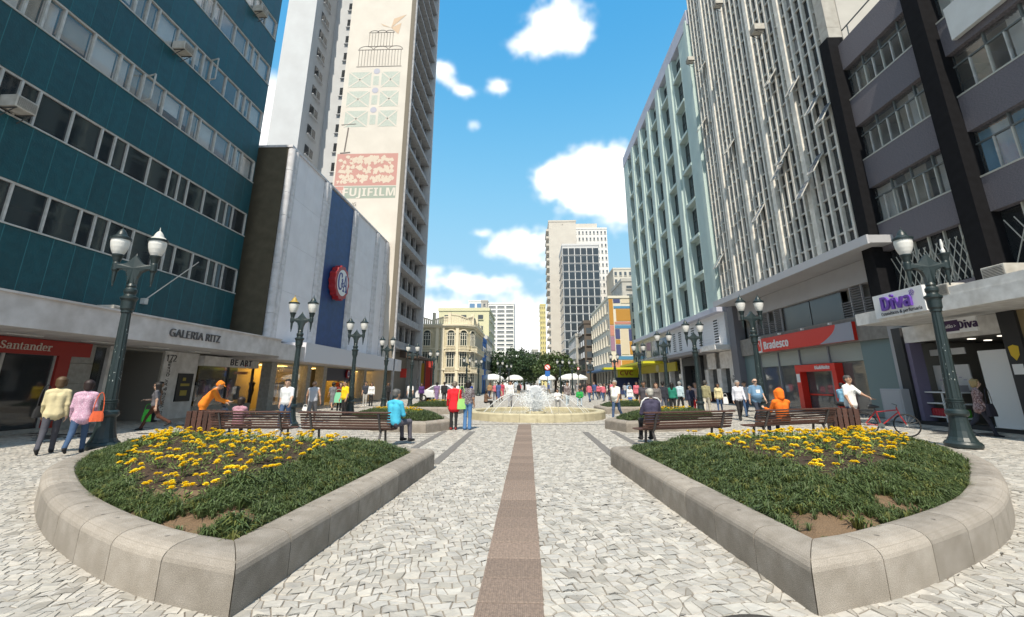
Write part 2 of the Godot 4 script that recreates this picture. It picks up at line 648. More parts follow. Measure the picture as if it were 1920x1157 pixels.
func outline(corners: Array, step: float) -> Array:   # corners: sides as lists of points; each side becomes a smooth run
	var p := []
	for side in corners:
		var c := Curve2D.new()
		c.bake_interval = 0.02
		for i in side.size():
			var t := Vector2.ZERO
			if i > 0 and i < side.size() - 1:
				t = (side[i + 1] - side[i - 1]) * 0.17
			c.add_point(side[i], -t, t)
		var n := maxi(1, roundi(c.get_baked_length() / step / 3.0)) * 3
		for k in n:
			p.append([c.sample_baked(c.get_baked_length() * k / n), k % 3 == 0])
	# keep clear of sharp corners, where the mitre needs room
	var bare := []
	for q in p:
		bare.append(q[0])
	var n2 := closed_normals(bare)
	var r := []
	for i in p.size():
		var near := false
		for k in p.size():
			if k != i and n2[k].length() > 1.25 and p[k][0].distance_to(p[i][0]) < 0.4 * n2[k].length():
				near = true
		if not near or n2[i].length() > 1.25:
			r.append(p[i])
	return r

func inside_by(q: Vector2, p: Array) -> float:       # distance inside an outline, negative outside
	var d := 1e9
	var odd := false
	for i in p.size():
		var a: Vector2 = p[i]
		var b: Vector2 = p[(i + 1) % p.size()]
		if (a.y > q.y) != (b.y > q.y) and q.x < (b.x - a.x) * (q.y - a.y) / (b.y - a.y) + a.x:
			odd = not odd
		d = minf(d, q.distance_squared_to(Geometry2D.get_closest_point_to_segment(q, a, b)))
	return sqrt(d) if odd else -sqrt(d)

func kerb(parent: Node3D, run: Array, tall: float, gm: Array, joint: Material) -> Array:
	var p := []
	for r in run:
		p.append(r[0])
	var n := closed_normals(p)
	var prof := [Vector2(0, -0.02), Vector2(0, tall - 0.1), Vector2(0.008, tall - 0.072), Vector2(0.028, tall - 0.045), Vector2(0.06, tall - 0.022), Vector2(0.105, tall - 0.007), Vector2(0.17, tall), Vector2(0.27, tall), Vector2(0.34, tall - 0.016), Vector2(0.38, tall - 0.06), Vector2(0.39, 0.0)]
	var core := Bag.new()
	var i := 0
	var number := 0
	while i < p.size():
		var k := i + 1
		while k < p.size() and not run[k][1]:
			k += 1
		var b := Bag.new()
		var secs := []
		for q in range(i, k + 1):
			var here: Vector2 = p[q % p.size()]
			var along := Vector2.ZERO
			if q == i:
				along = (p[(q + 1) % p.size()] - here).normalized() * 0.006
			elif q == k:
				along = (p[q - 1] - here).normalized() * 0.006
			var sec := []
			for f in prof:
				var e: Vector2 = here + along + n[q % p.size()] * f.x
				sec.append(Vector3(e.x, f.y, -e.y))
			secs.append(sec)
			if q > i:
				var a0: Vector2 = p[q - 1]
				var a1: Vector2 = here
				var m0: Vector2 = n[q - 1]
				var m1: Vector2 = n[q % p.size()]
				core.hexa([v3(a0 + m0 * 0.014, 0), v3(a1 + m1 * 0.014, 0), v3(a1 + m1 * 0.376, 0), v3(a0 + m0 * 0.376, 0), v3(a0 + m0 * 0.04, tall - 0.035), v3(a1 + m1 * 0.04, tall - 0.035), v3(a1 + m1 * 0.35, tall - 0.035), v3(a0 + m0 * 0.35, tall - 0.035)])
		for q in secs.size() - 1:
			for f in prof.size() - 1:
				var A: Vector3 = secs[q][f]
				var B: Vector3 = secs[q + 1][f]
				var C: Vector3 = secs[q + 1][f + 1]
				var D: Vector3 = secs[q][f + 1]
				# keep the faces turned outwards
				var out: Vector3 = (A + C) / 2 - (secs[q][0] + secs[q][prof.size() - 1]) / 2 - Vector3(0, tall * 0.4, 0)
				if (C - A).cross(B - A).dot(out) > 0:
					b.quad(A, B, C, D)
				else:
					b.quad(D, C, B, A)
		for s in [secs[0], secs[secs.size() - 1]]:
			var to: Vector3 = s[6] - (secs[0][6] + secs[secs.size() - 1][6]) / 2
			for f in range(1, prof.size() - 1):
				if (s[f + 1] - s[0]).cross(s[f] - s[0]).dot(to) > 0:
					b.tri(s[0], s[f], s[f + 1])
				else:
					b.tri(s[0], s[f + 1], s[f])
		put(parent, "kerb_stone", b.mesh(), gm[number % gm.size()])
		number += 1
		i = k
	put(parent, "joint_mortar", core.mesh(), joint)
	var gum := Bag.new()
	for q in p.size():
		var hq := fposmod(sin(q * 12.7 + tall * 9.0 + p[0].x) * 731.3, 1.0)
		if hq < 0.5 and n[q].length() < 1.2:
			var mid: Vector2 = p[q] + n[q] * (0.14 + 0.2 * hq)
			var disc := []
			for w in 9:
				disc.append(mid + Vector2(cos(TAU * w / 9.0), sin(TAU * w / 9.0)) * (0.012 + 0.012 * fposmod(hq * 7.0 + w * 0.37, 1.0)))
			gum.sheet(disc, tall + 0.0015)
	put(parent, "gum_spots", gum.mesh(), mat("trodden gum", Color(0.17, 0.15, 0.13), 0.9)).set_meta("kind", "stuff")
	var inner := []
	for q in p.size():
		inner.append(p[q] + n[q] * 0.36)
	return inner

func v3(p: Vector2, y: float) -> Vector3:
	return Vector3(p.x, y, -p.y)

func mound(p: Vector2, edge: Array, base: float, rise: float, reach: float) -> float:
	var d := maxf(0.0, inside_by(p, edge))
	var t := clampf(d / reach, 0, 1)
	return base + rise * t * (2 - t) + 0.012 * sin(p.x * 5.1 + p.y * 3.3) * minf(1, d * 4)

func granite_set() -> Array:
	var r := []
	for k in 5:
		var t := noise_tex("granite%d" % (k % 3), 0.16, grey(0.60), grey(1.0), FastNoiseLite.TYPE_SIMPLEX, 3)
		var m := mat("granite %d" % k, Color(0.55, 0.49, 0.425) * (0.86 + 0.06 * k), 0.85, t, 0.8)
		bump(m, noise_tex("granite_n", 0.3, Color(), Color(), FastNoiseLite.TYPE_SIMPLEX, 3, 512, true, 6.0), 0.45)
		m.detail_enabled = true
		m.detail_blend_mode = BaseMaterial3D.BLEND_MODE_MUL
		m.detail_albedo = noise_tex("grime", 0.006, Color(0.85, 0.84, 0.82), grey(1.0), FastNoiseLite.TYPE_SIMPLEX_SMOOTH, 5)
		r.append(m)
	return r

func blade_tuft(seed_value: int, blades: int, tall: float, spread: float) -> ArrayMesh:
	var g := RandomNumberGenerator.new()
	g.seed = seed_value
	var b := Bag.new()
	for k in blades:
		var a := g.randf() * TAU
		var d := Vector3(cos(a), 0, sin(a))
		var s := Vector3(-d.z, 0, d.x) * g.randf_range(0.0035, 0.006)
		var l := tall * g.randf_range(0.6, 1.15)
		var r := spread * g.randf_range(0.4, 1.2)
		var foot := d * g.randf() * 0.02
		var mid := foot + d * r * 0.45 + Vector3.UP * l * 0.8
		var tip := foot + d * r * 1.25 + Vector3.UP * l * g.randf_range(0.45, 0.85)
		var t := g.randf_range(0.7, 1.25)
		b.tint = Color(0.060 * t, 0.088 * t, 0.026 * t)
		b.quad(foot - s, foot + s, mid + s, mid - s)
		b.tri(mid - s, mid + s, tip)
	return b.mesh(true)

func near_planter(label: String, sides: Array, zone: Array, bare: Array, bed: String) -> void:
	var cx := Vector2.ZERO
	for q in zone:
		cx += q / zone.size()
	var t := thing("planter", label, "planter", v3(cx, 0), "granite planters")
	var gm := granite_set()
	var inner := kerb(t, outline(sides, 0.26), 0.37, gm, mat("joint mortar", Color(0.22, 0.19, 0.15), 0.95))
	var soil_m := mat("soil", Color(0.105, 0.062, 0.036), 1.0, noise_tex("soil", 0.06, grey(0.5), Color(1, 1, 1), FastNoiseLite.TYPE_SIMPLEX, 5), 0.6)
	bump(soil_m, noise_tex("soil_n", 0.08, Color(), Color(), FastNoiseLite.TYPE_SIMPLEX, 5, 512, true, 12.0), 1.0)
	var dry := mat("dry soil", Color(0.31, 0.20, 0.115), 1.0, noise_tex("soil", 0.06, grey(0.5), Color(1, 1, 1)), 0.5)
	bump(dry, tex["soil_n"], 0.8)
	var b := Bag.new()
	var dryb := Bag.new()
	var rings := 16
	for k in rings:
		for i in inner.size():
			var q := []
			for w in [[i, k], [i + 1, k], [i + 1, k + 1], [i, k + 1]]:
				var p: Vector2 = inner[w[0] % inner.size()].lerp(cx, 1.0 - pow(1.0 - float(w[1]) / rings, 1.0))
				q.append(v3(p, mound(p, inner, 0.27, 0.36, 1.7)))
			var m: Vector3 = (q[0] + q[2]) / 2
			var target := b
			for e in bare:
				if Vector2(m.x, -m.z).distance_to(e[0]) < e[1] + 0.45:
					target = dryb
			if (q[2] - q[0]).cross(q[1] - q[0]).y > 0:
				target.quad(q[0], q[1], q[2], q[3])
			else:
				target.quad(q[3], q[2], q[1], q[0])
	put(t, "soil", b.mesh(), soil_m)
	put(t, "bare_soil", dryb.mesh(), dry)
	# dwarf lily-turf
	rng.seed = bed.hash()
	var f := FastNoiseLite.new()
	f.seed = 4
	f.frequency = 1.1
	var lo := Vector2(1e9, 1e9)
	var hi := -lo
	for q in inner:
		lo = lo.min(q)
		hi = hi.max(q)
	var gmat := mat("turf blades", Color(1, 1, 1), 0.55)
	gmat.vertex_color_use_as_albedo = true
	gmat.backlight_enabled = true
	gmat.backlight = Color(0.12, 0.2, 0.06)
	var kinds := [[], [], []]
	for x in int((hi.x - lo.x) / 0.052):
		for y in int((hi.y - lo.y) / 0.052):
			var p := lo + Vector2(x + rng.randf(), y + rng.randf()) * 0.052
			var d := inside_by(p, inner)
			if d < 0.015 or inside_by(p, zone) > 0.02 + 0.06 * rng.randf():
				continue
			var gone := false
			for e in bare:
				if p.distance_to(e[0]) < e[1] * (1.0 + 0.55 * f.get_noise_2d(p.x * 2.0, p.y * 2.0)) and rng.randf() < 0.97:
					gone = true
			if gone or f.get_noise_2d(p.x, p.y) < -0.5:
				continue
			var s := rng.randf_range(0.6, 1.35) * (0.8 + 0.5 * (f.get_noise_2d(p.x + 40, p.y) + 0.4))
			var basis := Basis(Vector3.UP, rng.randf() * TAU).scaled(Vector3.ONE * s)
			var dry_tuft := rng.randf() < 0.12
			kinds[rng.randi() % 3].append([Transform3D(basis, v3(p, mound(p, inner, 0.27, 0.36, 1.7) - 0.004)), Color(1.7, 1.25, 0.9) if dry_tuft else Color(1, 1, 1)])
	for k in 3:
		var mm := MultiMesh.new()
		mm.transform_format = MultiMesh.TRANSFORM_3D
		mm.use_colors = true
		mm.mesh = blade_tuft(20 + k, 15, 0.115, 0.095)
		mm.instance_count = kinds[k].size()
		for i in kinds[k].size():
			mm.set_instance_transform(i, kinds[k][i][0])
			mm.set_instance_color(i, kinds[k][i][1])
		var mi := MultiMeshInstance3D.new()
		mi.name = "turf"
		mi.multimesh = mm
		mi.material_override = gmat
		mi.set_meta("kind", "stuff")
		t.add_child(mi, true)
		mi.position = -org[t]
	# marigolds
	var spots := []
	var tries := 0
	while spots.size() < 148 and tries < 9000:
		tries += 1
		var p := Vector2(rng.randf_range(lo.x, hi.x), rng.randf_range(lo.y, hi.y))
		if inside_by(p, zone) < 0.03:
			continue
		var ok := true
		for s in spots:
			if s.distance_to(p) < 0.215 - tries * 0.000008:
				ok = false
				break
		if ok:
			spots.append(p)
	for i in spots.size():
		var c := copy(marigolds[i % marigolds.size()], v3(spots[i], mound(spots[i], inner, 0.27, 0.36, 1.7) - 0.01), rng.randf() * TAU, "small yellow marigold planted in " + bed, rng.randf_range(0.85, 1.25), "marigolds in " + bed)
		c.rotation.x = rng.randf_range(-0.12, 0.12)

var marigolds := []
func make_marigolds() -> void:
	var leaf := mat("marigold leaf", Color(1, 1, 1), 0.6)
	leaf.vertex_color_use_as_albedo = true
	leaf.backlight_enabled = true
	leaf.backlight = Color(0.14, 0.2, 0.05)
	var petal := mat("marigold petal", Color(1, 1, 1), 0.6)
	petal.vertex_color_use_as_albedo = true
	petal.backlight_enabled = true
	petal.backlight = Color(0.3, 0.22, 0.01)
	var g := RandomNumberGenerator.new()
	for kind in 5:
		g.seed = 300 + kind
		var o := Node3D.new()
		o.name = "marigold"
		o.set_meta("label", "")
		o.set_meta("category", "flower")
		var b := Bag.new()
		for k in 46:
			var a := g.randf() * TAU
			var r := g.randf_range(0.02, 0.12)
			var y := g.randf_range(0.015, 0.10)
			var at := Vector3(cos(a) * r, y, sin(a) * r)
			var d := Vector3(cos(a), g.randf_range(-0.1, 0.8), sin(a)).normalized() * g.randf_range(0.03, 0.055)
			var s := d.cross(Vector3.UP).normalized() * 0.009
			var t := g.randf_range(0.7, 1.3)
			b.tint = Color(0.15 * t, 0.20 * t, 0.045 * t)
			b.quad(at, at + d * 0.5 + s, at + d, at + d * 0.5 - s)
		put(o, "foliage", b.mesh(true), leaf, false)
		for k in [2, 3, 2, 3, 4][kind]:
			var fb := Bag.new()
			var a := g.randf() * TAU
			var c := Vector3(cos(a) * 0.04 * (k + 0.3), g.randf_range(0.115, 0.15), sin(a) * 0.04 * (k + 0.3))
			for ring in 3:
				var pr: float = [0.037, 0.027, 0.015][ring]
				for q in 9:
					var t := TAU * (q + ring * 0.5) / 9.0
					var d := Vector3(cos(t), 0.15 + ring * 0.35, sin(t)) * pr
					var s := Vector3(-sin(t), 0, cos(t)) * pr * 0.42
					var w := g.randf_range(0.85, 1.1)
					fb.tint = Color(0.84 * w, 0.66 * w - 0.04 * (2 - ring), 0.008)
					var up := Vector3.UP * ring * 0.006
					fb.quad(c + up, c + up + d * 0.7 + s, c + up + d + Vector3.UP * 0.004, c + up + d * 0.7 - s)
			fb.tint = Color(0.10, 0.17, 0.04)
			fb.beam(Vector3(c.x * 0.3, 0.03, c.z * 0.3), c, 0.005, 0.005)
			put(o, "flower", fb.mesh(true), petal, false)
		marigolds.append(o)

func small_planter(label: String, pts: Array, tall: float, seed_value: int) -> void:
	var cx := Vector2.ZERO
	for q in pts:
		cx += q / pts.size()
	var t := thing("planter", label, "planter", v3(cx, 0), "granite planters")
	var sides := []
	for i in pts.size():
		sides.append([pts[i], pts[(i + 1) % pts.size()]])
	var inner := kerb(t, outline(sides, 0.33), tall, granite_set(), mats["joint mortar"])
	var b := Bag.new()
	for k in 6:
		for i in inner.size():
			var q := []
			for w in [[i, k], [i + 1, k], [i + 1, k + 1], [i, k + 1]]:
				var p: Vector2 = inner[w[0] % inner.size()].lerp(cx, float(w[1]) / 6)
				q.append(v3(p, mound(p, inner, tall - 0.09, 0.25, 1.1)))
			if (q[2] - q[0]).cross(q[1] - q[0]).y > 0:
				b.quad(q[0], q[1], q[2], q[3])
			else:
				b.quad(q[3], q[2], q[1], q[0])
	put(t, "soil", b.mesh(), mats["soil"])
	rng.seed = seed_value
	var lo := Vector2(1e9, 1e9)
	var hi := -lo
	for q in inner:
		lo = lo.min(q)
		hi = hi.max(q)
	var turf := []
	var bloom := []
	for x in int((hi.x - lo.x) / 0.085):
		for y in int((hi.y - lo.y) / 0.085):
			var p := lo + Vector2(x + rng.randf(), y + rng.randf()) * 0.085
			var d := inside_by(p, inner)
			if d > 0.02:
				var at := v3(p, mound(p, inner, tall - 0.09, 0.25, 1.1))
				if d > 0.75:
					if rng.randf() < 0.16:
						bloom.append(Transform3D(Basis(Vector3.UP, rng.randf() * TAU).scaled(Vector3.ONE * 1.25), at))
					continue
				turf.append(Transform3D(Basis(Vector3.UP, rng.randf() * TAU).scaled(Vector3.ONE * rng.randf_range(1.2, 1.8)), at))
	for set_of in [["turf", blade_tuft(31, 16, 0.1, 0.08), turf, mats["turf blades"]], ["marigold_leaves", marigolds[1].get_child(0).mesh, bloom, mats["marigold leaf"]], ["marigold_flowers", marigolds[1].get_child(1).mesh, bloom, mats["marigold petal"]]]:
		var mm := MultiMesh.new()
		mm.transform_format = MultiMesh.TRANSFORM_3D
		mm.mesh = set_of[1]
		mm.instance_count = set_of[2].size()
		for i in set_of[2].size():
			mm.set_instance_transform(i, set_of[2][i])
		var mi := MultiMeshInstance3D.new()
		mi.name = set_of[0]
		mi.multimesh = mm
		mi.material_override = set_of[3]
		mi.set_meta("kind", "stuff")
		t.add_child(mi, true)
		mi.position = -org[t]

func make_planters() -> void:
	make_marigolds()
	near_planter("granite planter whose bed lies before the bench with the man in turquoise", [
		[Vector2(-2.12, 3.66), Vector2(-1.86, 9.6)], [Vector2(-1.86, 9.6), Vector2(-8.7, 11.35)],
		[Vector2(-8.7, 11.35), Vector2(-8.75, 9.6), Vector2(-7.9, 7.9), Vector2(-6.9, 6.75), Vector2(-5.2, 5.3), Vector2(-3.4, 4.15), Vector2(-2.12, 3.66)]],
		[Vector2(-5.75, 6.6), Vector2(-4.5, 5.45), Vector2(-3.4, 4.85), Vector2(-3.05, 5.5), Vector2(-3.2, 8.8), Vector2(-4.7, 9.6), Vector2(-7.3, 10.2), Vector2(-7.6, 9.6), Vector2(-6.9, 8.1)],
		[[Vector2(-3.34, 4.58), 0.2], [Vector2(-2.72, 4.62), 0.2], [Vector2(-4.05, 4.96), 0.12], [Vector2(-2.98, 4.48), 0.13]], "the bed before the bench of the man in turquoise")
	near_planter("granite planter whose bed lies before the bench with the orange hooded sitter", [
		[Vector2(1.68, 10.1), Vector2(2.05, 3.84)], [Vector2(2.05, 3.84), Vector2(3.15, 4.32), Vector2(5.1, 5.6), Vector2(6.85, 7.35), Vector2(8.1, 9.0), Vector2(8.9, 10.9), Vector2(8.95, 12.3)],
		[Vector2(8.95, 12.3), Vector2(1.68, 10.1)]],
		[Vector2(6.75, 8.75), Vector2(5.05, 6.9), Vector2(3.35, 5.6), Vector2(3.2, 6.8), Vector2(3.0, 9.2), Vector2(4.6, 10.0), Vector2(7.3, 11.1), Vector2(8.05, 10.8), Vector2(7.6, 9.9)],
		[[Vector2(2.75, 4.62), 0.33], [Vector2(3.2, 4.9), 0.2], [Vector2(3.85, 5.4), 0.16], [Vector2(2.4, 4.5), 0.14]], "the bed before the bench of the orange hooded sitter")
	small_planter("low granite planter behind the man in turquoise, planted with turf and marigolds", [Vector2(-5.4, 16.7), Vector2(-3.45, 16.1), Vector2(-2.75, 17.5), Vector2(-3.6, 20.3), Vector2(-7.4, 21.2), Vector2(-7.6, 19.0)], 0.36, 51)
	small_planter("low granite planter behind the white haired man, planted with turf and marigolds", [Vector2(3.35, 16.6), Vector2(6.0, 17.2), Vector2(8.2, 20.2), Vector2(7.4, 22.0), Vector2(4.3, 21.0), Vector2(2.85, 18.0)], 0.36, 52)
	small_planter("low planter by the fountain beyond the woman in the red coat", [Vector2(-7.2, 26.4), Vector2(-3.9, 26.0), Vector2(-3.4, 28.2), Vector2(-6.8, 31.5)], 0.36, 53)
	small_planter("low planter by the fountain beyond the man in the white shirt", [Vector2(4.2, 26.5), Vector2(7.8, 27.2), Vector2(7.6, 31.5), Vector2(4.0, 29.2)], 0.36, 54)

# ---------------------------------------------------------------- buildings on the left side of the street
func air_conditioner(label: String, at: Vector3, turn: float, size := 1.0) -> void:
	var t := thing("air_conditioner", label, "air conditioner", at, "", turn)
	t.scale = Vector3.ONE * size
	var case_m := mat("appliance case", Color(0.52, 0.50, 0.46), 0.6, noise_tex("grime", 0.006, Color(0.85, 0.84, 0.82), grey(1.0)), 1.5)
	var dk := mat("appliance grille", Color(0.06, 0.06, 0.06), 0.7)
	var c := put(t, "casing", chamfered(Vector3(0.66, 0.42, 0.62), 0.015), case_m, false)
	c.position = Vector3(0, 0.21, 0.31)
	var b := Bag.new()
	b.box(-0.28, 0.28, 0.05, 0.37, -0.623, -0.628)
	put(t, "grille", b.mesh(), dk, false)
	for k in 8:
		var s := Bag.new()
		s.box(-0.28, 0.28, 0.06 + k * 0.04, 0.075 + k * 0.04, -0.628, -0.64)
		put(t, "slat", s.mesh(), case_m, false)
	for sx in [-1, 1]:
		var r := Bag.new()
		r.beam(Vector3(sx * 0.25, -0.02, 0), Vector3(sx * 0.25, -0.02, 0.6), 0.03, 0.03)
		r.beam(Vector3(sx * 0.25, -0.35, 0), Vector3(sx * 0.25, -0.03, 0.55), 0.025, 0.025)
		put(t, "bracket", r.mesh(), dk, false)

func teal_building() -> void:
	var t := thing("office_building", "teal panelled office block with ribbon windows and concrete canopy", "building", Vector3(-17, 0, -16))
	var teal := []
	for k in 4:
		var m := mat("teal panel %d" % k, Color(0.006, 0.068, 0.086) * (0.88 + 0.07 * k), 0.38, noise_tex("teal", 0.012, Color(0.8, 0.84, 0.85), Color(1, 1, 1), FastNoiseLite.TYPE_SIMPLEX_SMOOTH, 6), 3.1)
		bump(m, noise_tex("teal_n", 0.06, Color(), Color(), FastNoiseLite.TYPE_SIMPLEX, 3, 512, true, 3.0), 0.25)
		teal.append(m)
	var alu := mat("aluminium", Color(0.50, 0.50, 0.49), 0.5, noise_tex("grime", 0.006, Color(0.85, 0.84, 0.82), grey(1.0)), 1.5)
	var inside := mat("black cladding", Color(0.022, 0.022, 0.024), 0.6)
	var room := mat("room wall", Color(0.24, 0.23, 0.21), 0.9)
	var light_seam := mat("teal seam strip", Color(0.025, 0.13, 0.15), 0.7)
	var seam := mat("teal seam", Color(0.02, 0.16, 0.17), 0.8)
	var pane_m := glass("window glass", Color(0.03, 0.035, 0.04), 0.55)
	var clear := glass("clear glass", Color(0.30, 0.31, 0.32), 0.15)
	var blinds := [mat("blind pale", Color(0.68, 0.67, 0.64), 0.9), mat("blind beige", Color(0.38, 0.34, 0.27), 0.9), mat("blind grey", Color(0.27, 0.27, 0.28), 0.9)]
	pb(t, "core", -34, -19.5, 4.1, 37, 3, 25.3, room)
	pb(t, "end_wall", -34, -17.02, 4.1, 37, 25.3, 25.42, teal[1])
	rng.seed = 21
	var zs := [25.3]
	var pat := [1.2, 0.6, 0.6, 1.2]
	var z := 25.3
	var k := 0
	while z > 5.0:
		z -= pat[k % 4]
		k += 1
		zs.append(z)
	for f in 9:
		var y := 4.6 + f * 3.5
		var lo: float = y
		var hi: float = y + 2.05
		pb(t, "slab_edge", -19.5, -17.06, lo + 0.02, hi - 0.02, 4.0, 25.28, seam)
		z = 25.4
		while z > 4.5:
			pb(t, "spandrel_panel", -17.07, -17.0 + rng.randf() * 0.004, lo, hi, z - 0.79, z, teal[rng.randi() % 4])
			z -= 0.802
			pb(t, "seam_strip", -17.07, -16.994, lo, hi, z - 0.006, z + 0.018, light_seam)
		if f == 8:
			continue
		pb(t, "window_sill", -17.12, -16.96, hi, hi + 0.05, 4.2, 25.4, alu)
		pb(t, "window_head", -17.14, -17.02, hi + 1.38, hi + 1.45, 4.2, 25.4, alu)
		for i in zs.size() - 1:
			var a: float = zs[i + 1]
			var b: float = zs[i]
			if b < 9.5:
				continue
			pb(t, "mullion", -17.15, -17.01, hi + 0.05, hi + 1.38, b - 0.035, b + 0.035, alu)
			pb(t, "window_pane", -17.1, -17.088, hi + 0.05, hi + 1.38, a + 0.035, b - 0.035, pane_m if f < 2 else clear)
			if f >= 2 and rng.randf() < 0.93:  # pale blinds also stand in for sky reflected in these upper panes
				pb(t, "blind", -17.3, -17.28, hi + (0.02 if rng.randf() < 0.6 else rng.randf_range(0.1, 0.7)), hi + 1.4, a + 0.04, b - 0.04, blinds[[0, 0, 0, 1, 2][rng.randi() % 5]])
	# two casements standing open
	for w in [[16.95, 13.6], [20.3, 17.15]]:
		var b := Bag.new()
		b.beam(Vector3(-17.0, w[1] + 0.1, -w[0]), Vector3(-16.45, w[1] + 0.1, -w[0] + 0.15), 0.05, 0.05)
		b.beam(Vector3(-17.0, w[1] + 1.35, -w[0]), Vector3(-16.45, w[1] + 1.35, -w[0] + 0.15), 0.05, 0.05)
		b.beam(Vector3(-16.45, w[1] + 0.1, -w[0] + 0.15), Vector3(-16.45, w[1] + 1.35, -w[0] + 0.15), 0.05, 0.05)
		put(t, "open_casement", b.mesh(), alu)
	# canopy and what is under it
	var conc := mat("canopy concrete", Color(0.62, 0.59, 0.585), 0.9, noise_tex("stain", 0.008, Color(0.84, 0.83, 0.82), grey(1.0), FastNoiseLite.TYPE_SIMPLEX_SMOOTH, 6), 3.7)
	var cn := pb(t, "canopy", -18.4, -14.0, 3.12, 4.0, 4, 25.6, conc)
	pb(cn, "canopy_edge", -14.16, -13.94, 4.0, 4.06, 4, 25.6, conc)
	for q in 6:
		pb(cn, "ceiling_light", -16.2, -15.9, 3.09, 3.118, 8 + q * 2.7, 9.1 + q * 2.7, mat("lamp diffuser", Color(0.6, 0.6, 0.58), 0.5))
	letters(t, "lettering", "GALERIA RITZ", Vector3(-13.97, 3.55, -18.85), 0.31, 0.05, PI / 2, mat("letter bronze", Color(0.09, 0.085, 0.085), 0.45), false, false, 1.15)
	var red := mat("sign red", Color(0.30, 0.018, 0.012), 0.45)
	var white := mat("white render", Color(0.70, 0.69, 0.68), 0.85, noise_tex("stain", 0.008, Color(), Color()), 2.9)
	var stone_m := mat("pale stone cladding", Color(0.33, 0.33, 0.31), 0.6, noise_tex("stain", 0.008, Color(), Color()), 1.2)
	pb(t, "ground_floor_core", -34, -23.5, 0, 4.1, 3, 28.4, room)
	pb(t, "room_wall", -23.5, -17.5, 0, 3.02, 18.15, 18.3, room)
	pb(t, "room_wall", -23.5, -17.5, 0, 3.02, 21.05, 21.2, room)
	pb(t, "shop_ceiling", -23.5, -17.0, 3.02, 3.1, 4, 28.4, room)
	pb(t, "plinth", -17.4, -16.95, 0, 0.12, 4, 18.2, stone_m)
	var sg := thing("bank_sign", "red bank sign reading Santander with a flame emblem", "sign", Vector3(-16.9, 2.6, -14))
	pb(sg, "board", -17.25, -16.9, 2.58, 3.1, 6, 17.3, red)
	var cream := mat("sign cream", Color(0.62, 0.55, 0.48), 0.5)
	letters(sg, "lettering", "Santander", Vector3(-16.88, 2.83, -14.95), 0.24, 0.03, PI / 2, cream, true, false)
	var fl := Bag.new()
	for w in 3:
		fl.tube([Vector3(-16.87, 2.76, -13.78 - w * 0.07), Vector3(-16.87, 2.88, -13.82 - w * 0.07), Vector3(-16.87, 3.0 - absf(w - 1) * 0.06, -13.80 - w * 0.05)], [0.045, 0.04, 0.005], 6)
	fl.tube([Vector3(-16.87, 2.75, -13.68), Vector3(-16.87, 2.71, -13.84), Vector3(-16.87, 2.75, -14.0)], [0.02, 0.04, 0.02], 6)
	put(sg, "emblem", fl.mesh(), cream)
	pb(t, "red_jamb", -17.2, -16.93, 0.1, 2.58, 16.15, 16.6, red)
	for q in [[10.0, 11.3], [11.4, 12.7], [12.8, 14.4], [14.5, 16.1]]:
		pb(t, "shop_glass", -17.1, -17.08, 0.12, 2.58, q[0], q[1], pane_m)
		pb(t, "shop_mullion", -17.15, -17.03, 0.12, 2.58, q[1], q[1] + 0.08, alu)
	for q in 4:
		pb(t, "stone_panel", -17.2, -16.97 - 0.006 * (q % 2), 0.12 + q * 0.745, 0.855 + q * 0.745, 16.65, 17.55, stone_m)
	pb(t, "side_door", -17.12, -17.1, 0.12, 3.02, 17.56, 18.14, pane_m)
	pb(t, "gallery_column", -17.5, -16.95, 0, 3.1, 18.15, 18.55, white)
	pb(t, "gallery_side_wall", -23, -17.0, 0, 3.02, 20.95, 21.05, mat("gallery wall", Color(0.24, 0.23, 0.21), 0.6))
	for q in 3:
		pb(t, "gallery_lamp", -20.4, -20.2, 2.95, 3.0, 18.9 + q * 0.75, 19.2 + q * 0.75, lit("gallery lamp glow", Color(1, 0.97, 0.9), 1.3))
	var tw := pb(t, "text_wall", -17.5, -16.95, 0, 3.1, 21.05, 21.85, white)
	letters(tw, "lettering", "172", Vector3(-16.93, 2.78, -21.45), 0.3, 0.02, PI / 2, mats["letter bronze"], false, false)
	var words := letters(tw, "lettering", "ED. WAND & AV. QUARE", Vector3(-16.93, 1.4, -21.4), 0.17, 0.02, PI / 2, mats["letter bronze"], false, false)
	words.rotation = Vector3(0, PI / 2, 0)
	words.rotate_object_local(Vector3(0, 0, 1), PI / 2)
	pb(t, "white_wall", -17.5, -16.98, 0, 3.1, 21.86, 23.35, white)
	var po := thing("poster", "black framed poster with yellow patches on the white gallery wall", "poster", Vector3(-16.97, 0.8, -22.6))
	pb(po, "frame", -16.98, -16.92, 0.78, 2.1, 22.1, 23.1, inside)
	for q in [[1.05, 1.3, 22.35, 22.8], [1.5, 1.62, 22.3, 22.9], [1.75, 1.9, 22.4, 22.6]]:
		pb(po, "picture", -16.92, -16.912, q[0], q[1], q[2], q[3], mat("poster yellow", Color(0.30, 0.24, 0.03), 0.5))
	# clothes shop
	var sb := pb(t, "shop_sign_board", -17.3, -16.7, 2.52, 3.02, 23.4, 28.3, white)
	letters(sb, "lettering", "BE ART", Vector3(-16.69, 2.77, -26.5), 0.34, 0.015, PI / 2, mat("letter navy", Color(0.012, 0.014, 0.03), 0.4), false, true, 1.35)
	var dot := Bag.new()
	dot.tube([Vector3(-16.65, 2.6, -26.87), Vector3(-16.65, 2.68, -26.92)], [0.05, 0.02], 8)
	put(sb, "drop", dot.mesh(), mats["sign red"])
	pb(t, "shop_stall_riser", -17.3, -16.9, 0, 0.5, 23.4, 28.3, stone_m)
	for q in [[23.5, 25.8], [25.9, 28.2]]:
		pb(t, "shop_glass", -16.99, -16.975, 0.5, 2.52, q[0], q[1], clear)
		pb(t, "shop_mullion", -17.05, -16.93, 0.5, 2.52, q[1], q[1] + 0.1, inside)
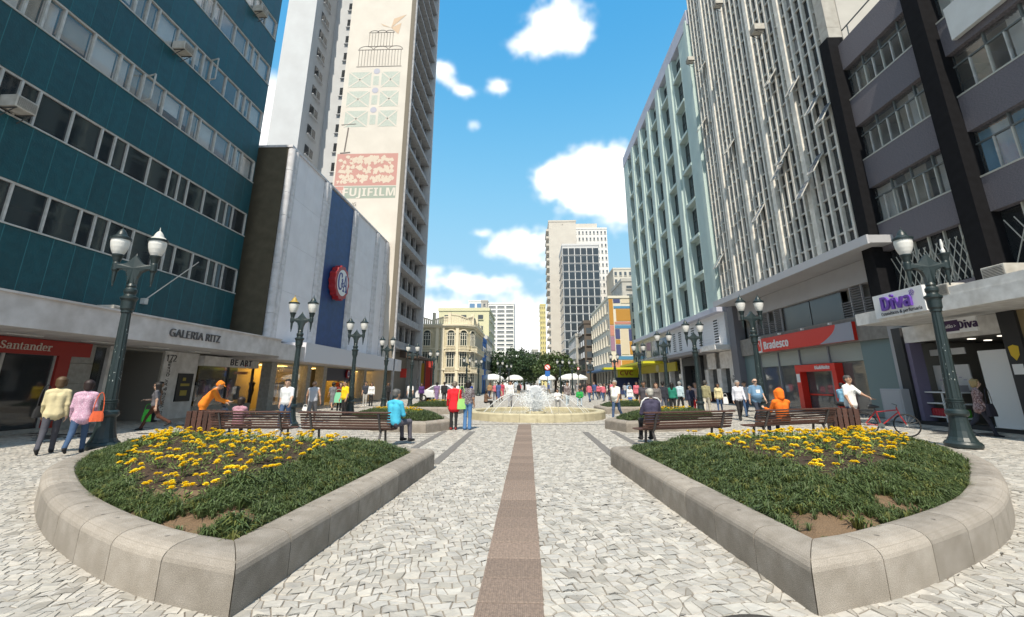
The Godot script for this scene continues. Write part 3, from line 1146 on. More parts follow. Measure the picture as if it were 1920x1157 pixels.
	pb(t, "shop_back_wall", -18.9, -18.8, 0, 3.0, 23.4, 28.3, mat("shop backdrop", Color(0.14, 0.12, 0.05), 0.9, noise_tex("backdrop", 0.02, Color(0.15, 0.25, 0.2), Color(1, 1, 0.8)), 2.0))
	rng.seed = 8
	for q in 11:                                     # garments hung in the window
		var zz := 23.8 + q * 0.4
		var g := Bag.new()
		var yy := 0.62 + rng.randf() * 0.5
		g.lathe([Vector2(0.12, yy), Vector2(0.17, yy + 0.15), Vector2(0.13, yy + 0.5), Vector2(0.19, yy + 0.72), Vector2(0.05, yy + 0.8)], 8, Vector3(-17.5 - rng.randf() * 0.4, 0, -zz))
		put(t, "garment", g.mesh(), mat("garment %d" % (q % 5), [Color(0.02, 0.02, 0.03), Color(0.3, 0.29, 0.27), Color(0.03, 0.03, 0.05), Color(0.14, 0.02, 0.02), Color(0.05, 0.05, 0.12)][q % 5], 0.9))
	pb(t, "shop_banner", -17.12, -17.1, 2.15, 2.3, 26.6, 27.9, mat("banner orange", Color(0.55, 0.16, 0.02), 0.6))
	air_conditioner("grey air conditioner box standing on the concrete canopy below teal panels", Vector3(-16.4, 4.05, -16.9), PI / 2, 1.1)
	air_conditioner("old window air conditioner jutting from a dark pane of the teal block", Vector3(-17.1, 10.3, -12.6), PI / 2, 1.0)
	air_conditioner("white window air conditioner on brackets among pale blinds of the teal block", Vector3(-17.05, 17.25, -18.2), PI / 2, 1.0)
	air_conditioner("window air conditioner high on the teal block beside the sky", Vector3(-17.05, 24.2, -23.1), PI / 2, 1.0)
	var fp := thing("flag_pole", "thin bare flagpole slanting from the lowest teal panels", "flagpole", Vector3(-17, 5, -20))
	var fb := Bag.new()
	fb.tube([Vector3(-16.98, 5.1, -19.2), Vector3(-15.6, 7.2, -20.3)], [0.03, 0.02], 8)
	put(fp, "pole", fb.mesh(), alu)
	pb(fp, "bracket", -17.0, -16.8, 5.0, 5.25, 19.1, 19.3, alu)

func lit(called: String, c: Color, energy: float) -> StandardMaterial3D:
	if mats.has(called):
		return mats[called]
	var m := mat(called, Color(0.7, 0.7, 0.7), 0.6)
	m.emission_enabled = true
	m.emission = c
	m.emission_energy_multiplier = energy
	return m

func department_store() -> void:
	var t := thing("department_store", "pale windowless department store with ribbed pilasters and a blue panel", "building", Vector3(-15.5, 0, -37))
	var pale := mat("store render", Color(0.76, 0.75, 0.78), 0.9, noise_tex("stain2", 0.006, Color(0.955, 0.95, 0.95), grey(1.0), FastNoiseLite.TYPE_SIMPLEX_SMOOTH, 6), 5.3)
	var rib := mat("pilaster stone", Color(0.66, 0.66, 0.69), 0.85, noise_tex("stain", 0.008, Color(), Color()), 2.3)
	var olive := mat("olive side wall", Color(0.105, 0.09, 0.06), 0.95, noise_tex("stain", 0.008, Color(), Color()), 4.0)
	var blue := mat("blue cladding", Color(0.013, 0.06, 0.20), 0.5, noise_tex("stain", 0.008, Color(), Color()), 3.3)
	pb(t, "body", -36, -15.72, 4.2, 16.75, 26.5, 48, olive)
	pb(t, "cornice", -36, -15.4, 16.75, 16.9, 26.45, 48.02, rib)
	for w in [[27.5, 31.6, pale], [38.7, 43.8, pale], [44.8, 47.0, pale]]:
		var n := 3
		for i in n:
			var a: float = lerpf(w[0], w[1], float(i) / n)
			var b: float = lerpf(w[0], w[1], float(i + 1) / n)
			for r in 4:
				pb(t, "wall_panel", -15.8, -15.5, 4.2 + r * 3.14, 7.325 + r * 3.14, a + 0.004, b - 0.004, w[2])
	pb(t, "blue_panel", -15.8, -15.46, 4.3, 16.6, 32.7, 37.55, blue)
	for p in [[26.46, 27.4], [31.65, 32.65], [37.6, 38.6], [43.85, 44.75], [47.05, 47.95]]:
		var half: float = (p[1] - p[0]) / 2
		var blk := Bag.new()
		blk.lathe([Vector2(0.001, -0.775), Vector2(half * 0.5, -0.775), Vector2(half * 0.53, -0.755), Vector2(half * 0.53, 0.755), Vector2(half * 0.5, 0.775), Vector2(0.001, 0.775)], 14)
		var m := blk.mesh()
		for s in 2:
			for r in 8:
				var o := put(t, "pilaster_block", m, rib, false)
				o.position = Vector3(-15.52, 4.95 + r * 1.56, -(p[0] + half * (0.5 + s))) - org[t]
	# canopy
	var grey_m := mat("store fascia", Color(0.56, 0.56, 0.60), 0.55)
	pb(t, "canopy", -17.5, -14.0, 2.95, 4.15, 28.6, 51, grey_m)
	pb(t, "canopy", -18.0, -14.05, 2.95, 3.85, 25.65, 28.58, mats["canopy concrete"])
	# shopfront
	var inside: Material = mats["black cladding"]
	pb(t, "ground_floor_core", -36, -20.5, 0, 4.2, 28.4, 60, mats["room wall"])
	pb(t, "shop_ceiling", -20.5, -16, 2.86, 2.94, 28.4, 58, mat("shop ceiling", Color(0.3, 0.28, 0.2), 0.9))
	var warm := mat("warm shop wall", Color(0.46, 0.35, 0.12), 0.9)
	var stone_m: Material = mats["pale stone cladding"]
	for p in [28.45, 33.2, 35.9, 41.9, 45.0, 48.6, 51.0]:
		pb(t, "column", -16.6, -15.95, 0, 2.95, p, p + 0.62, stone_m)
	for w in [[29.1, 33.2], [42.5, 45.0]]:
		pb(t, "shop_back_wall", -18.6, -18.5, 0, 2.9, w[0], w[1], warm)
		pb(t, "stall_riser", -16.5, -16.1, 0, 0.32, w[0], w[1], stone_m)
		pb(t, "shop_glass", -16.22, -16.2, 0.32, 2.9, w[0], w[1], mats["clear glass"])
	pb(t, "shop_back_wall", -20.4, -20.3, 0, 2.9, 36.5, 41.9, warm)
	pb(t, "door_header", -16.4, -16.1, 1.85, 2.95, 36.5, 41.9, mat("navy fascia", Color(0.008, 0.01, 0.035), 0.4))
	for w in [[45.6, 48.6], [49.2, 51.0]]:
		pb(t, "shop_glass", -16.22, -16.2, 0.15, 2.6, w[0], w[1], mats["clear glass"])
		pb(t, "shop_back_wall", -18.6, -18.5, 0, 2.9, w[0], w[1], mat("shop white", Color(0.45, 0.43, 0.38), 0.9))
	for i in 9:                                         # strip lights over the window displays
		var zz: float = [29.8, 31.2, 32.4, 37.3, 38.8, 40.4, 43.2, 46.6, 49.8][i]
		pb(t, "ceiling_lamp", -17.9, -17.3, 2.80, 2.855, zz, zz + 0.5, lit("shop lamp glow", Color(1, 0.82, 0.45), 2.2))
		var l := OmniLight3D.new()
		l.name = "lamp_light"
		l.light_energy = 1.0
		l.light_color = Color(1, 0.80, 0.45)
		l.light_size = 0.25
		l.omni_range = 12
		l.omni_attenuation = 2.0
		l.shadow_enabled = true
		t.add_child(l, true)
		l.position = Vector3(-17.6, 2.7, -zz - 0.25) - org[t]
	rng.seed = 12
	for i in 7:
		var m := thing("mannequin", "dressed dummy behind the lit shop window under the grey canopy", "mannequin", Vector3(-17.2 - rng.randf() * 0.6, 0.35, -[29.6, 30.5, 31.4, 32.5, 42.9, 43.7, 44.6][i]), "shop window dummies")
		var b := Bag.new()
		b.lathe([Vector2(0.03, 0), Vector2(0.09, 0.05), Vector2(0.10, 0.5), Vector2(0.17, 0.85), Vector2(0.13, 1.05), Vector2(0.20, 1.32), Vector2(0.06, 1.42)], 10)
		put(m, "dress", b.mesh(), mat("dummy dress %d" % (i % 3), [Color(0.03, 0.025, 0.02), Color(0.25, 0.05, 0.03), Color(0.20, 0.15, 0.10)][i % 3], 0.9), false)
		var h := Bag.new()
		h.lathe([Vector2(0.03, 1.42), Vector2(0.04, 1.48), Vector2(0.085, 1.57), Vector2(0.075, 1.66), Vector2(0.01, 1.71)], 10)
		put(m, "head", h.mesh(), mat("dummy skin", Color(0.35, 0.28, 0.2), 0.6), false)
	# round sign on the blue panel and a small one over the door
	for s in [[Vector3(-15.1, 9.45, -35.2), 1.42, "large round red and white C and A sign on the blue panel"], [Vector3(-16.0, 2.45, -41.0), 0.38, "small round C and A sign over the store entrance"]]:
		var sg := thing("round_sign", s[2], "sign", s[0])
		var R: float = s[1]
		var b := Bag.new()
		var n := 96
		for i in n:
			var a0 := TAU * i / n
			var a1 := TAU * (i + 1) / n
			var r0 := R * (0.955 + 0.045 * cos(a0 * 14))
			var r1 := R * (0.955 + 0.045 * cos(a1 * 14))
			var p0 := Vector3(0, sin(a0), -cos(a0))
			var p1 := Vector3(0, sin(a1), -cos(a1))
			var f := Vector3(0.16 * R, 0, 0)
			b.tri(f, f + p1 * r1, f + p0 * r0)
			b.quad(f + p0 * r0, f + p1 * r1, p1 * r1 - Vector3(0.2 * R, 0, 0), p0 * r0 - Vector3(0.2 * R, 0, 0))
		put(sg, "rim", b.mesh(), mat("sign crimson", Color(0.33, 0.018, 0.022), 0.4), false)
		var d := Bag.new()
		for i in 48:
			var a0 := TAU * i / 48
			var a1 := TAU * (i + 1) / 48
			var f := Vector3(0.17 * R + 0.01, 0, 0)
			d.tri(f, f + Vector3(0, sin(a1), -cos(a1)) * R * 0.74, f + Vector3(0, sin(a0), -cos(a0)) * R * 0.74)
		put(sg, "face", d.mesh(), mat("sign white", Color(0.72, 0.72, 0.72), 0.45), false)
		var nb := mat("sign blue", Color(0.012, 0.03, 0.2), 0.4)
		letters(sg, "lettering", "C", s[0] + Vector3(0.17 * R + 0.02, 0.02 * R, 0.36 * R), 1.0 * R, 0.02, PI / 2, nb, true, true, 0.7)
		letters(sg, "lettering", "&", s[0] + Vector3(0.17 * R + 0.02, -0.02 * R, 0.02 * R), 0.5 * R, 0.02, PI / 2, nb, true, true, 0.7)
		letters(sg, "lettering", "A", s[0] + Vector3(0.17 * R + 0.02, 0.0, -0.37 * R), 1.0 * R, 0.02, PI / 2, nb, true, true, 0.62)
	# shops in the foot of the tower beyond the store
	var rs := thing("shop_sign", "small red shop sign with white script under a brown awning", "sign", Vector3(-14, 2.6, -53))
	pb(rs, "board", -14.6, -13.9, 2.3, 3.3, 52.9, 53.0, mat("sign bright red", Color(0.5, 0.03, 0.02), 0.5))
	var aw := thing("awning", "dark brown awning projecting from the foot of the tower", "awning", Vector3(-14, 4.6, -54))
	var ab := Bag.new()
	ab.hexa([Vector3(-14.4, 4.5, -51.5), Vector3(-12.2, 4.4, -51.5), Vector3(-12.2, 4.4, -59), Vector3(-14.4, 4.5, -59), Vector3(-14.4, 5.3, -51.5), Vector3(-12.2, 4.6, -51.5), Vector3(-12.2, 4.6, -59), Vector3(-14.4, 5.3, -59)])
	put(aw, "cover", ab.mesh(), mat("awning brown", Color(0.06, 0.04, 0.03), 0.8))
	for q in 3:
		pb(aw, "strut", -12.35, -12.25, 0, 4.4, 51.8 + q * 3.5, 51.9 + q * 3.5, mats["black cladding"])

func mural_tower() -> void:
	var t := thing("tower_block", "tall pale tower with a faded painted mural and dark street balconies", "building", Vector3(-14.4, 0, -48))
	var wall := mat("mural render", Color(0.60, 0.56, 0.50), 0.92, noise_tex("stain2", 0.006, Color(), Color()), 9.0)
	var cool := mat("tower render", Color(0.50, 0.515, 0.53), 0.92, noise_tex("stain2", 0.006, Color(), Color()), 8.0)
	var rev := cool
	var inside: Material = mats["black cladding"]
	pb(t, "mural_wall", -22.6, -14.7, 0, 68, 48, 48.5, wall)
	pb(t, "corner_pier", -14.7, -14.2, 0, 68, 47.96, 48.5, mat("pier brown", Color(0.16, 0.14, 0.11), 0.9))
	pb(t, "side_slab", -31.2, -27.4, 0, 68, 48, 60, cool)
	pb(t, "recess_back", -27.4, -22.6, 0, 68, 53.5, 54.5, rev)
	pb(t, "recess_side", -22.6, -22.4, 0, 68, 48.5, 54, rev)
	pb(t, "recess_fill", -27.4, -22.6, 0, 24.0, 48.4, 53.5, cool)
	pb(t, "body", -22.4, -15.6, 0, 68, 48.6, 59.4, mats["room wall"])
	var pane: Material = mats["window glass"]
	var alu: Material = mats["aluminium"]
	for f in 22:
		var y := 5.6 + f * 2.85
		if y < 15:
			continue
		# windows of the recess: on its back wall, and on the slab's flank
		if y > 24.5:
			var w := pb(t, "window", -25.6, -23.6, y, y + 1.35, 53.42, 53.5, pane)
			pb(w, "frame", -24.65, -24.55, y, y + 1.35, 53.36, 53.415, alu)
			pb(w, "sill", -25.7, -23.5, y - 0.1, y, 53.2, 53.5, rev)
			var s := pb(t, "window", -27.4, -27.3, y + 0.6, y + 1.95, 49.6, 51.6, pane)
			pb(s, "frame", -27.3, -27.25, y + 0.6, y + 1.95, 50.55, 50.65, alu)
			pb(s, "sill", -27.4, -27.1, y + 0.5, y + 0.6, 49.5, 51.7, rev)
		else:
			var w2 := pb(t, "window", -24.9, -23.2, y, y + 1.35, 48.36, 48.4, pane)
			pb(w2, "frame", -24.1, -24.0, y, y + 1.35, 48.3, 48.355, alu)
			pb(w2, "sill", -25.0, -23.1, y - 0.1, y, 48.2, 48.4, rev)
	# the street side: slabs, parapets, piers and set back windows
	var slab := mat("tower slab", Color(0.40, 0.40, 0.415), 0.9, noise_tex("stain", 0.008, Color(), Color()), 3.0)
	pb(t, "end_fin", -15.6, -13.75, 0, 68, 59.2, 59.6, cool)
	pb(t, "front_fin", -14.2, -14.0, 0, 68, 48.05, 48.35, slab)
	for f in 21:
		var y := 5.3 + f * 2.95
		pb(t, "balcony_slab", -15.6, -13.95, y, y + 0.22, 48.5, 59.2, slab)
		pb(t, "parapet", -14.6, -14.15, y + 0.22, y + 0.85, 48.5, 59.2, slab)
		for k in 5:
			pb(t, "pier", -14.93, -14.62, y + 0.22, y + 2.95, 48.5 + k * 2.6, 48.7 + k * 2.6, slab)
		for k in 4:
			var w := pb(t, "window", -15.0, -14.95, y + 0.95, y + 2.7, 48.75 + k * 2.6, 51.0 + k * 2.6, pane)
			pb(w, "frame", -14.95, -14.9, y + 0.95, y + 2.7, 49.85 + k * 2.6, 49.93 + k * 2.6, alu)
	# the faded paint of the mural
	var mu := thing("wall_mural", "faded painted mural of a glasshouse garden and film advertisement on the tower", "mural", Vector3(-18.5, 23, -47.99))
	var ink := mat("mural ink", Color(0.16, 0.14, 0.13), 0.95)
	var green := mat("mural green", Color(0.47, 0.51, 0.46), 0.95, noise_tex("flake", 0.02, Color(0.9, 0.9, 0.9), Color(1, 1, 1)), 3.0)
	var redm := mat("mural red", Color(0.46, 0.25, 0.22), 0.95)
	var flake := mat("mural flaked patch", Color(0.57, 0.49, 0.40), 0.95)
	var dgreen := mat("mural dark green", Color(0.30, 0.34, 0.29), 0.95)
	var vio := mat("mural violet", Color(0.40, 0.40, 0.46), 0.95)
	var zf := 47.99
	for r in 3:
		for c in [[-22.0, -19.2], [-17.9, -15.6]]:
			var y0: float = 31.6 + r * 2.75
			pb(mu, "lawn", c[0], c[1], y0, y0 + 2.2, zf, zf + 0.012, green)
			for s in [[y0, y0 + 2.2], [y0 + 2.2, y0]]:
				var b := Bag.new()
				b.beam(Vector3(c[0], s[0], -zf + 0.008), Vector3(c[1], s[1], -zf + 0.008), 0.008, 0.16, Vector3.BACK.cross(Vector3(c[1] - c[0], s[1] - s[0], 0).normalized()))
				put(mu, "path", b.mesh(), wall)
		var d := Bag.new()
		for i in 16:
			d.tri(Vector3(-18.55, 33.9 + r * 2.75, -zf + 0.01), Vector3(-18.55 + 0.4 * cos(TAU * (i + 1) / 16), 33.9 + r * 2.75 + 0.4 * sin(TAU * (i + 1) / 16), -zf + 0.01), Vector3(-18.55 + 0.4 * cos(TAU * i / 16), 33.9 + r * 2.75 + 0.4 * sin(TAU * i / 16), -zf + 0.01))
		put(mu, "basin", d.mesh(), vio)
		pb(mu, "lawn", -18.9, -18.2, 31.9 + r * 2.75, 33.2 + r * 2.75, zf, zf + 0.012, green)
	var gl := Bag.new()                                    # the glasshouse in line
	for i in 15:
		var x := -21.0 + i * 0.38
		gl.beam(Vector3(x, 40.2, -zf + 0.01), Vector3(x, 42.6, -zf + 0.01), 0.05, 0.01, Vector3.BACK)
	for i in 9:
		var x2 := -19.9 + i * 0.38
		gl.beam(Vector3(x2, 43.1, -zf + 0.01), Vector3(x2, 45.2, -zf + 0.01), 0.05, 0.01, Vector3.BACK)
	for row in [[-21.2, -15.5, 40.1], [-21.2, -15.5, 42.6], [-20.0, -16.7, 43.1], [-20.0, -16.7, 45.2]]:
		gl.beam(Vector3(row[0], row[2], -zf + 0.01), Vector3(row[1], row[2], -zf + 0.01), 0.07, 0.01, Vector3.BACK)
	for arch in [[-20.2, 42.6, 0.9], [-18.3, 42.6, 0.9], [-16.4, 42.6, 0.9], [-19.3, 45.2, 0.55], [-18.3, 45.2, 0.6], [-17.3, 45.2, 0.55]]:
		for i in 12:
			var a := PI * i / 12
			var b2 := PI * (i + 1) / 12
			gl.beam(Vector3(arch[0] + cos(a) * arch[2], arch[1] + sin(a) * arch[2] * 0.6, -zf + 0.01), Vector3(arch[0] + cos(b2) * arch[2], arch[1] + sin(b2) * arch[2] * 0.6, -zf + 0.01), 0.06, 0.01, Vector3.BACK)
	put(mu, "glasshouse_drawing", gl.mesh(), ink)
	var lp := Bag.new()                                    # a street lamp in line
	lp.beam(Vector3(-21.6, 28.3, -zf + 0.012), Vector3(-21.4, 31.5, -zf + 0.012), 0.16, 0.01, Vector3.BACK)
	lp.beam(Vector3(-22.3, 31.9, -zf + 0.012), Vector3(-20.5, 32.0, -zf + 0.012), 0.09, 0.01, Vector3.BACK)
	lp.beam(Vector3(-22.1, 28.1, -zf + 0.012), Vector3(-20.9, 28.2, -zf + 0.012), 0.14, 0.01, Vector3.BACK)
	put(mu, "lamp_drawing", lp.mesh(), ink)
	var bt := Bag.new()                                    # red and ochre wings
	for w in [[Vector2(-17.2, 45.9), Vector2(-15.3, 47.9), Vector2(-16.9, 47.3)], [Vector2(-17.2, 45.9), Vector2(-16.2, 44.9), Vector2(-15.9, 46.6)], [Vector2(-17.2, 45.9), Vector2(-18.6, 46.6), Vector2(-18.2, 46.2)]]:
		bt.tri(Vector3(w[0].x, w[0].y, -zf + 0.012), Vector3(w[2].x, w[2].y, -zf + 0.012), Vector3(w[1].x, w[1].y, -zf + 0.012))
	put(mu, "wings", bt.mesh(), mat("mural ochre", Color(0.53, 0.40, 0.29), 0.95))
	pb(mu, "red_field", -22.4, -15.1, 23.9, 28.0, zf, zf + 0.012, redm)
	rng.seed = 31
	for i in 150:                                            # where the red has peeled away
		var b := Bag.new()
		var cx := rng.randf_range(-22.0, -15.6)
		var cy := 24.3 + (i % 3) * 1.25 + rng.randf_range(0.0, 0.8)
		var pts := []
		for k in 9:
			var a := TAU * k / 9
			pts.append(Vector3(cx + cos(a) * rng.randf_range(0.08, 0.36), clampf(cy + sin(a) * rng.randf_range(0.08, 0.4), 23.95, 27.8), -zf + 0.002 + 0.0001 * i))
		for k in 9:
			b.tri(Vector3(cx, cy, -zf + 0.002 + 0.0001 * i), pts[(k + 1) % 9], pts[k])
		put(mu, "peeled_patch", b.mesh(), flake)
	pb(mu, "green_field", -21.2, -15.1, 22.3, 23.8, zf, zf + 0.012, dgreen)
	pb(mu, "red_field", -22.3, -21.25, 22.4, 23.8, zf, zf + 0.012, redm)
	letters(mu, "lettering", "FUJI", Vector3(-21.78, 23.05, -zf + 0.016), 0.5, 0.01, 0, wall, false, true, 0.8)
	letters(mu, "lettering", "FUJIFILM", Vector3(-18.2, 23.05, -zf + 0.016), 1.0, 0.01, 0, wall, false, true, 1.05)
	letters(mu, "lettering", "LOBING\nD SOUZA", Vector3(-20.6, 21.2, -zf + 0.012), 0.42, 0.01, 0, ink, false, false)

# ---------------------------------------------------------------- buildings on the right side of the street
func green_building() -> void:
	var t := thing("office_building", "pale green office block with deep window columns and a flat roof", "building", Vector3(16.5, 0, -54))
	var g := mat("green render", Color(0.45, 0.55, 0.52), 0.9, noise_tex("stain2", 0.006, Color(), Color()), 6.1)
	var lil := mat("lilac render", Color(0.45, 0.465, 0.55), 0.9, noise_tex("stain2", 0.006, Color(), Color()), 6.1)
	var reveal := g
	var inside: Material = mats["black cladding"]
	var steel := mat("dark steel frame", Color(0.10, 0.115, 0.115), 0.6)
	var pane: Material = glass("green building glass", Color(0.06, 0.08, 0.085), 0.5)
	pb(t, "core", 18.6, 34, 4.4, 38.3, 38.8, 70.4, mats["room wall"])
	pb(t, "roof_band", 16.42, 34, 36.9, 38.6, 38.75, 70.5, lil)
	pb(t, "end_wall", 16.5, 34, 4.4, 36.9, 70.3, 70.5, g)
	var cols := [43.0, 47.7, 52.35, 57.0, 61.65, 66.3]
	var edges := [38.8]
	for c in cols:
		edges.append(c - 1.2)
		edges.append(c + 1.2)
	edges.append(70.3)
	for i in range(0, edges.size(), 2):
		pb(t, "pier", 16.5, 18.6, 8.0, 36.9, edges[i], edges[i + 1], g)
		if i > 0 and i < edges.size() - 2:
			pb(t, "pier_rib", 16.32, 16.498, 8.0, 36.9, edges[i] + 0.55, edges[i + 1] - 0.55, g)
	pb(t, "pier_rib", 16.3, 16.498, 8.0, 37.4, 38.85, 39.5, g)
	rng.seed = 44
	for f in 8:
		var y := 8.25 + f * 3.68
		var top := y + (3.05 if f < 7 else 2.3)
		for c in cols:
			pb(t, "spandrel", 17.02, 18.6, top, y + 3.68, c - 1.2, c + 1.2, reveal)
			pb(t, "window_ledge", 16.42, 17.1, y - 0.3, y, c - 1.3, c + 1.3, reveal)
			var w := pb(t, "window", 17.06, 17.075, y, top, c - 1.2, c + 1.2, pane)
			for q in 4:
				pb(w, "bar", 17.0, 17.055, y, top, c - 1.2 + q * 0.78, c - 1.14 + q * 0.78, steel)
			for q in [0.0, 0.75, 1.9, top - y - 0.06]:
				pb(w, "bar", 16.995, 17.05, y + q, y + q + 0.05, c - 1.2, c + 1.2, steel)
			if rng.randf() < 0.6:
				pb(w, "blind", 17.3, 17.31, y + rng.randf_range(0.3, 1.6), top, c - 1.15, c + rng.randf_range(0.0, 1.15), mats["blind grey"])
	pb(t, "ledge", 16.05, 17.6, 7.55, 8.0, 38.8, 70.4, lil)
	# louvred storey and shops below
	var white: Material = mats["white render"]
	pb(t, "mezzanine_wall", 16.7, 17.6, 4.6, 7.55, 38.9, 55, mat("white boards", Color(0.68, 0.68, 0.70), 0.7))
	for k in 11:
		pb(t, "board", 16.66, 16.7, 4.75 + k * 0.26, 4.98 + k * 0.26, 38.9, 55, mats["white boards"])
	for c in [40.2, 44.0, 46.0, 50.0, 52.0]:
		pb(t, "louvre_frame", 16.62, 16.66, 5.0, 7.2, c, c + 1.1, mats["white boards"])
		for k in 9:
			pb(t, "louvre_gap_shade", 16.6, 16.622, 5.1 + k * 0.23, 5.22 + k * 0.23, c + 0.12, c + 0.98, inside)  # solid black strips painted in for the shade between the louvres
	pb(t, "window_wall", 16.75, 17.6, 4.6, 7.55, 55.02, 70.3, white)
	for k in 4:
		pb(t, "shop_window", 16.68, 16.75, 5.1, 7.1, 55.6 + k * 3.6, 58.6 + k * 3.6, glossy("sky glass", Color(0.10, 0.12, 0.14)))
	pb(t, "canopy", 15.3, 17.6, 4.3, 4.6, 41.5, 70, mat("canopy grey", Color(0.20, 0.19, 0.20), 0.8))
	pb(t, "canopy", 15.4, 17.6, 4.35, 4.75, 38.4, 41.4, white)
	pb(t, "ground_floor_core", 20.5, 34, 0, 4.4, 38.2, 72, mats["room wall"])
	pb(t, "shop_ceiling", 17.4, 20.5, 4.2, 4.3, 38.2, 72, mats["room wall"])
	var brown := mat("brown plinth", Color(0.06, 0.035, 0.03), 0.8)
	for w in [[38.2, 39.6], [41.4, 42.3], [44.3, 45.2]]:
		pb(t, "shop_wall", 16.9, 17.4, 0.9, 4.3, w[0], w[1], white)
		pb(t, "plinth", 16.86, 17.4, 0, 0.9, w[0], w[1], brown)
	pb(t, "shop_lintel", 16.9, 17.4, 2.9, 4.3, 39.6, 45.2, white)
	pb(t, "black_portal", 16.6, 17.4, 0, 4.2, 45.25, 46.0, inside)
	pb(t, "black_portal", 16.6, 17.4, 3.4, 4.2, 46.0, 50.0, inside)
	pb(t, "black_portal", 16.6, 17.4, 0, 4.2, 50.0, 50.6, inside)
	for w in [[39.65, 41.35], [42.35, 44.25], [46.1, 49.9]]:
		pb(t, "shop_glass", 17.3, 17.32, 0, 3.0, w[0], w[1], mats["window glass"])
	for k in 5:
		pb(t, "shop_pier", 16.7, 17.3, 0, 4.3, 51.0 + k * 4.4, 51.5 + k * 4.4, white)
		pb(t, "shop_glass", 17.2, 17.22, 0.2, 3.2, 51.6 + k * 4.4, 55.3 + k * 4.4, mats["window glass"])
	# graffiti tag on the white wall
	var gt := Bag.new()
	for s in [[Vector2(0, 0.5), Vector2(0.25, 0.0)], [Vector2(0.25, 0.0), Vector2(0.3, 0.75)], [Vector2(0.3, 0.75), Vector2(0.62, 0.5)], [Vector2(0.62, 0.5), Vector2(0.35, 0.25)], [Vector2(0.35, 0.25), Vector2(0.7, 0.0)], [Vector2(0.7, 0.0), Vector2(0.65, -0.6)], [Vector2(0.65, -0.6), Vector2(0.4, -0.5)], [Vector2(0.4, -0.5), Vector2(0.55, -0.15)]]:
		gt.beam(Vector3(16.892, 1.7 + s[0].y * 0.8, -39.4 + s[0].x), Vector3(16.892, 1.7 + s[1].y * 0.8, -39.4 + s[1].x), 0.01, 0.06, Vector3.LEFT.cross(Vector3(0, s[1].y - s[0].y, s[1].x - s[0].x).normalized()))
	put(t, "graffiti", gt.mesh(), inside)
	var yel := thing("shop_canopy", "bright yellow shop canopy and fascia beyond the black shop portal", "canopy", Vector3(15.5, 0, -60))
	pb(yel, "canopy", 13.9, 16.7, 4.02, 4.28, 56.5, 70.5, mat("sign yellow", Color(0.52, 0.50, 0.02), 0.5))
	pb(yel, "fascia", 16.4, 16.6, 3.0, 4.0, 52.2, 70, mat("sign ochre", Color(0.34, 0.28, 0.012), 0.5))
	var disc := Bag.new()
	for i in 20:
		disc.tri(Vector3(16.38, 3.5, -59.5), Vector3(16.38, 3.5 + 0.45 * sin(TAU * i / 20), -59.5 + 0.8 * cos(TAU * i / 20)), Vector3(16.38, 3.5 + 0.45 * sin(TAU * (i + 1) / 20), -59.5 + 0.8 * cos(TAU * (i + 1) / 20)))
	put(yel, "round_badge", disc.mesh(), mat("badge grey", Color(0.35, 0.34, 0.25), 0.5))

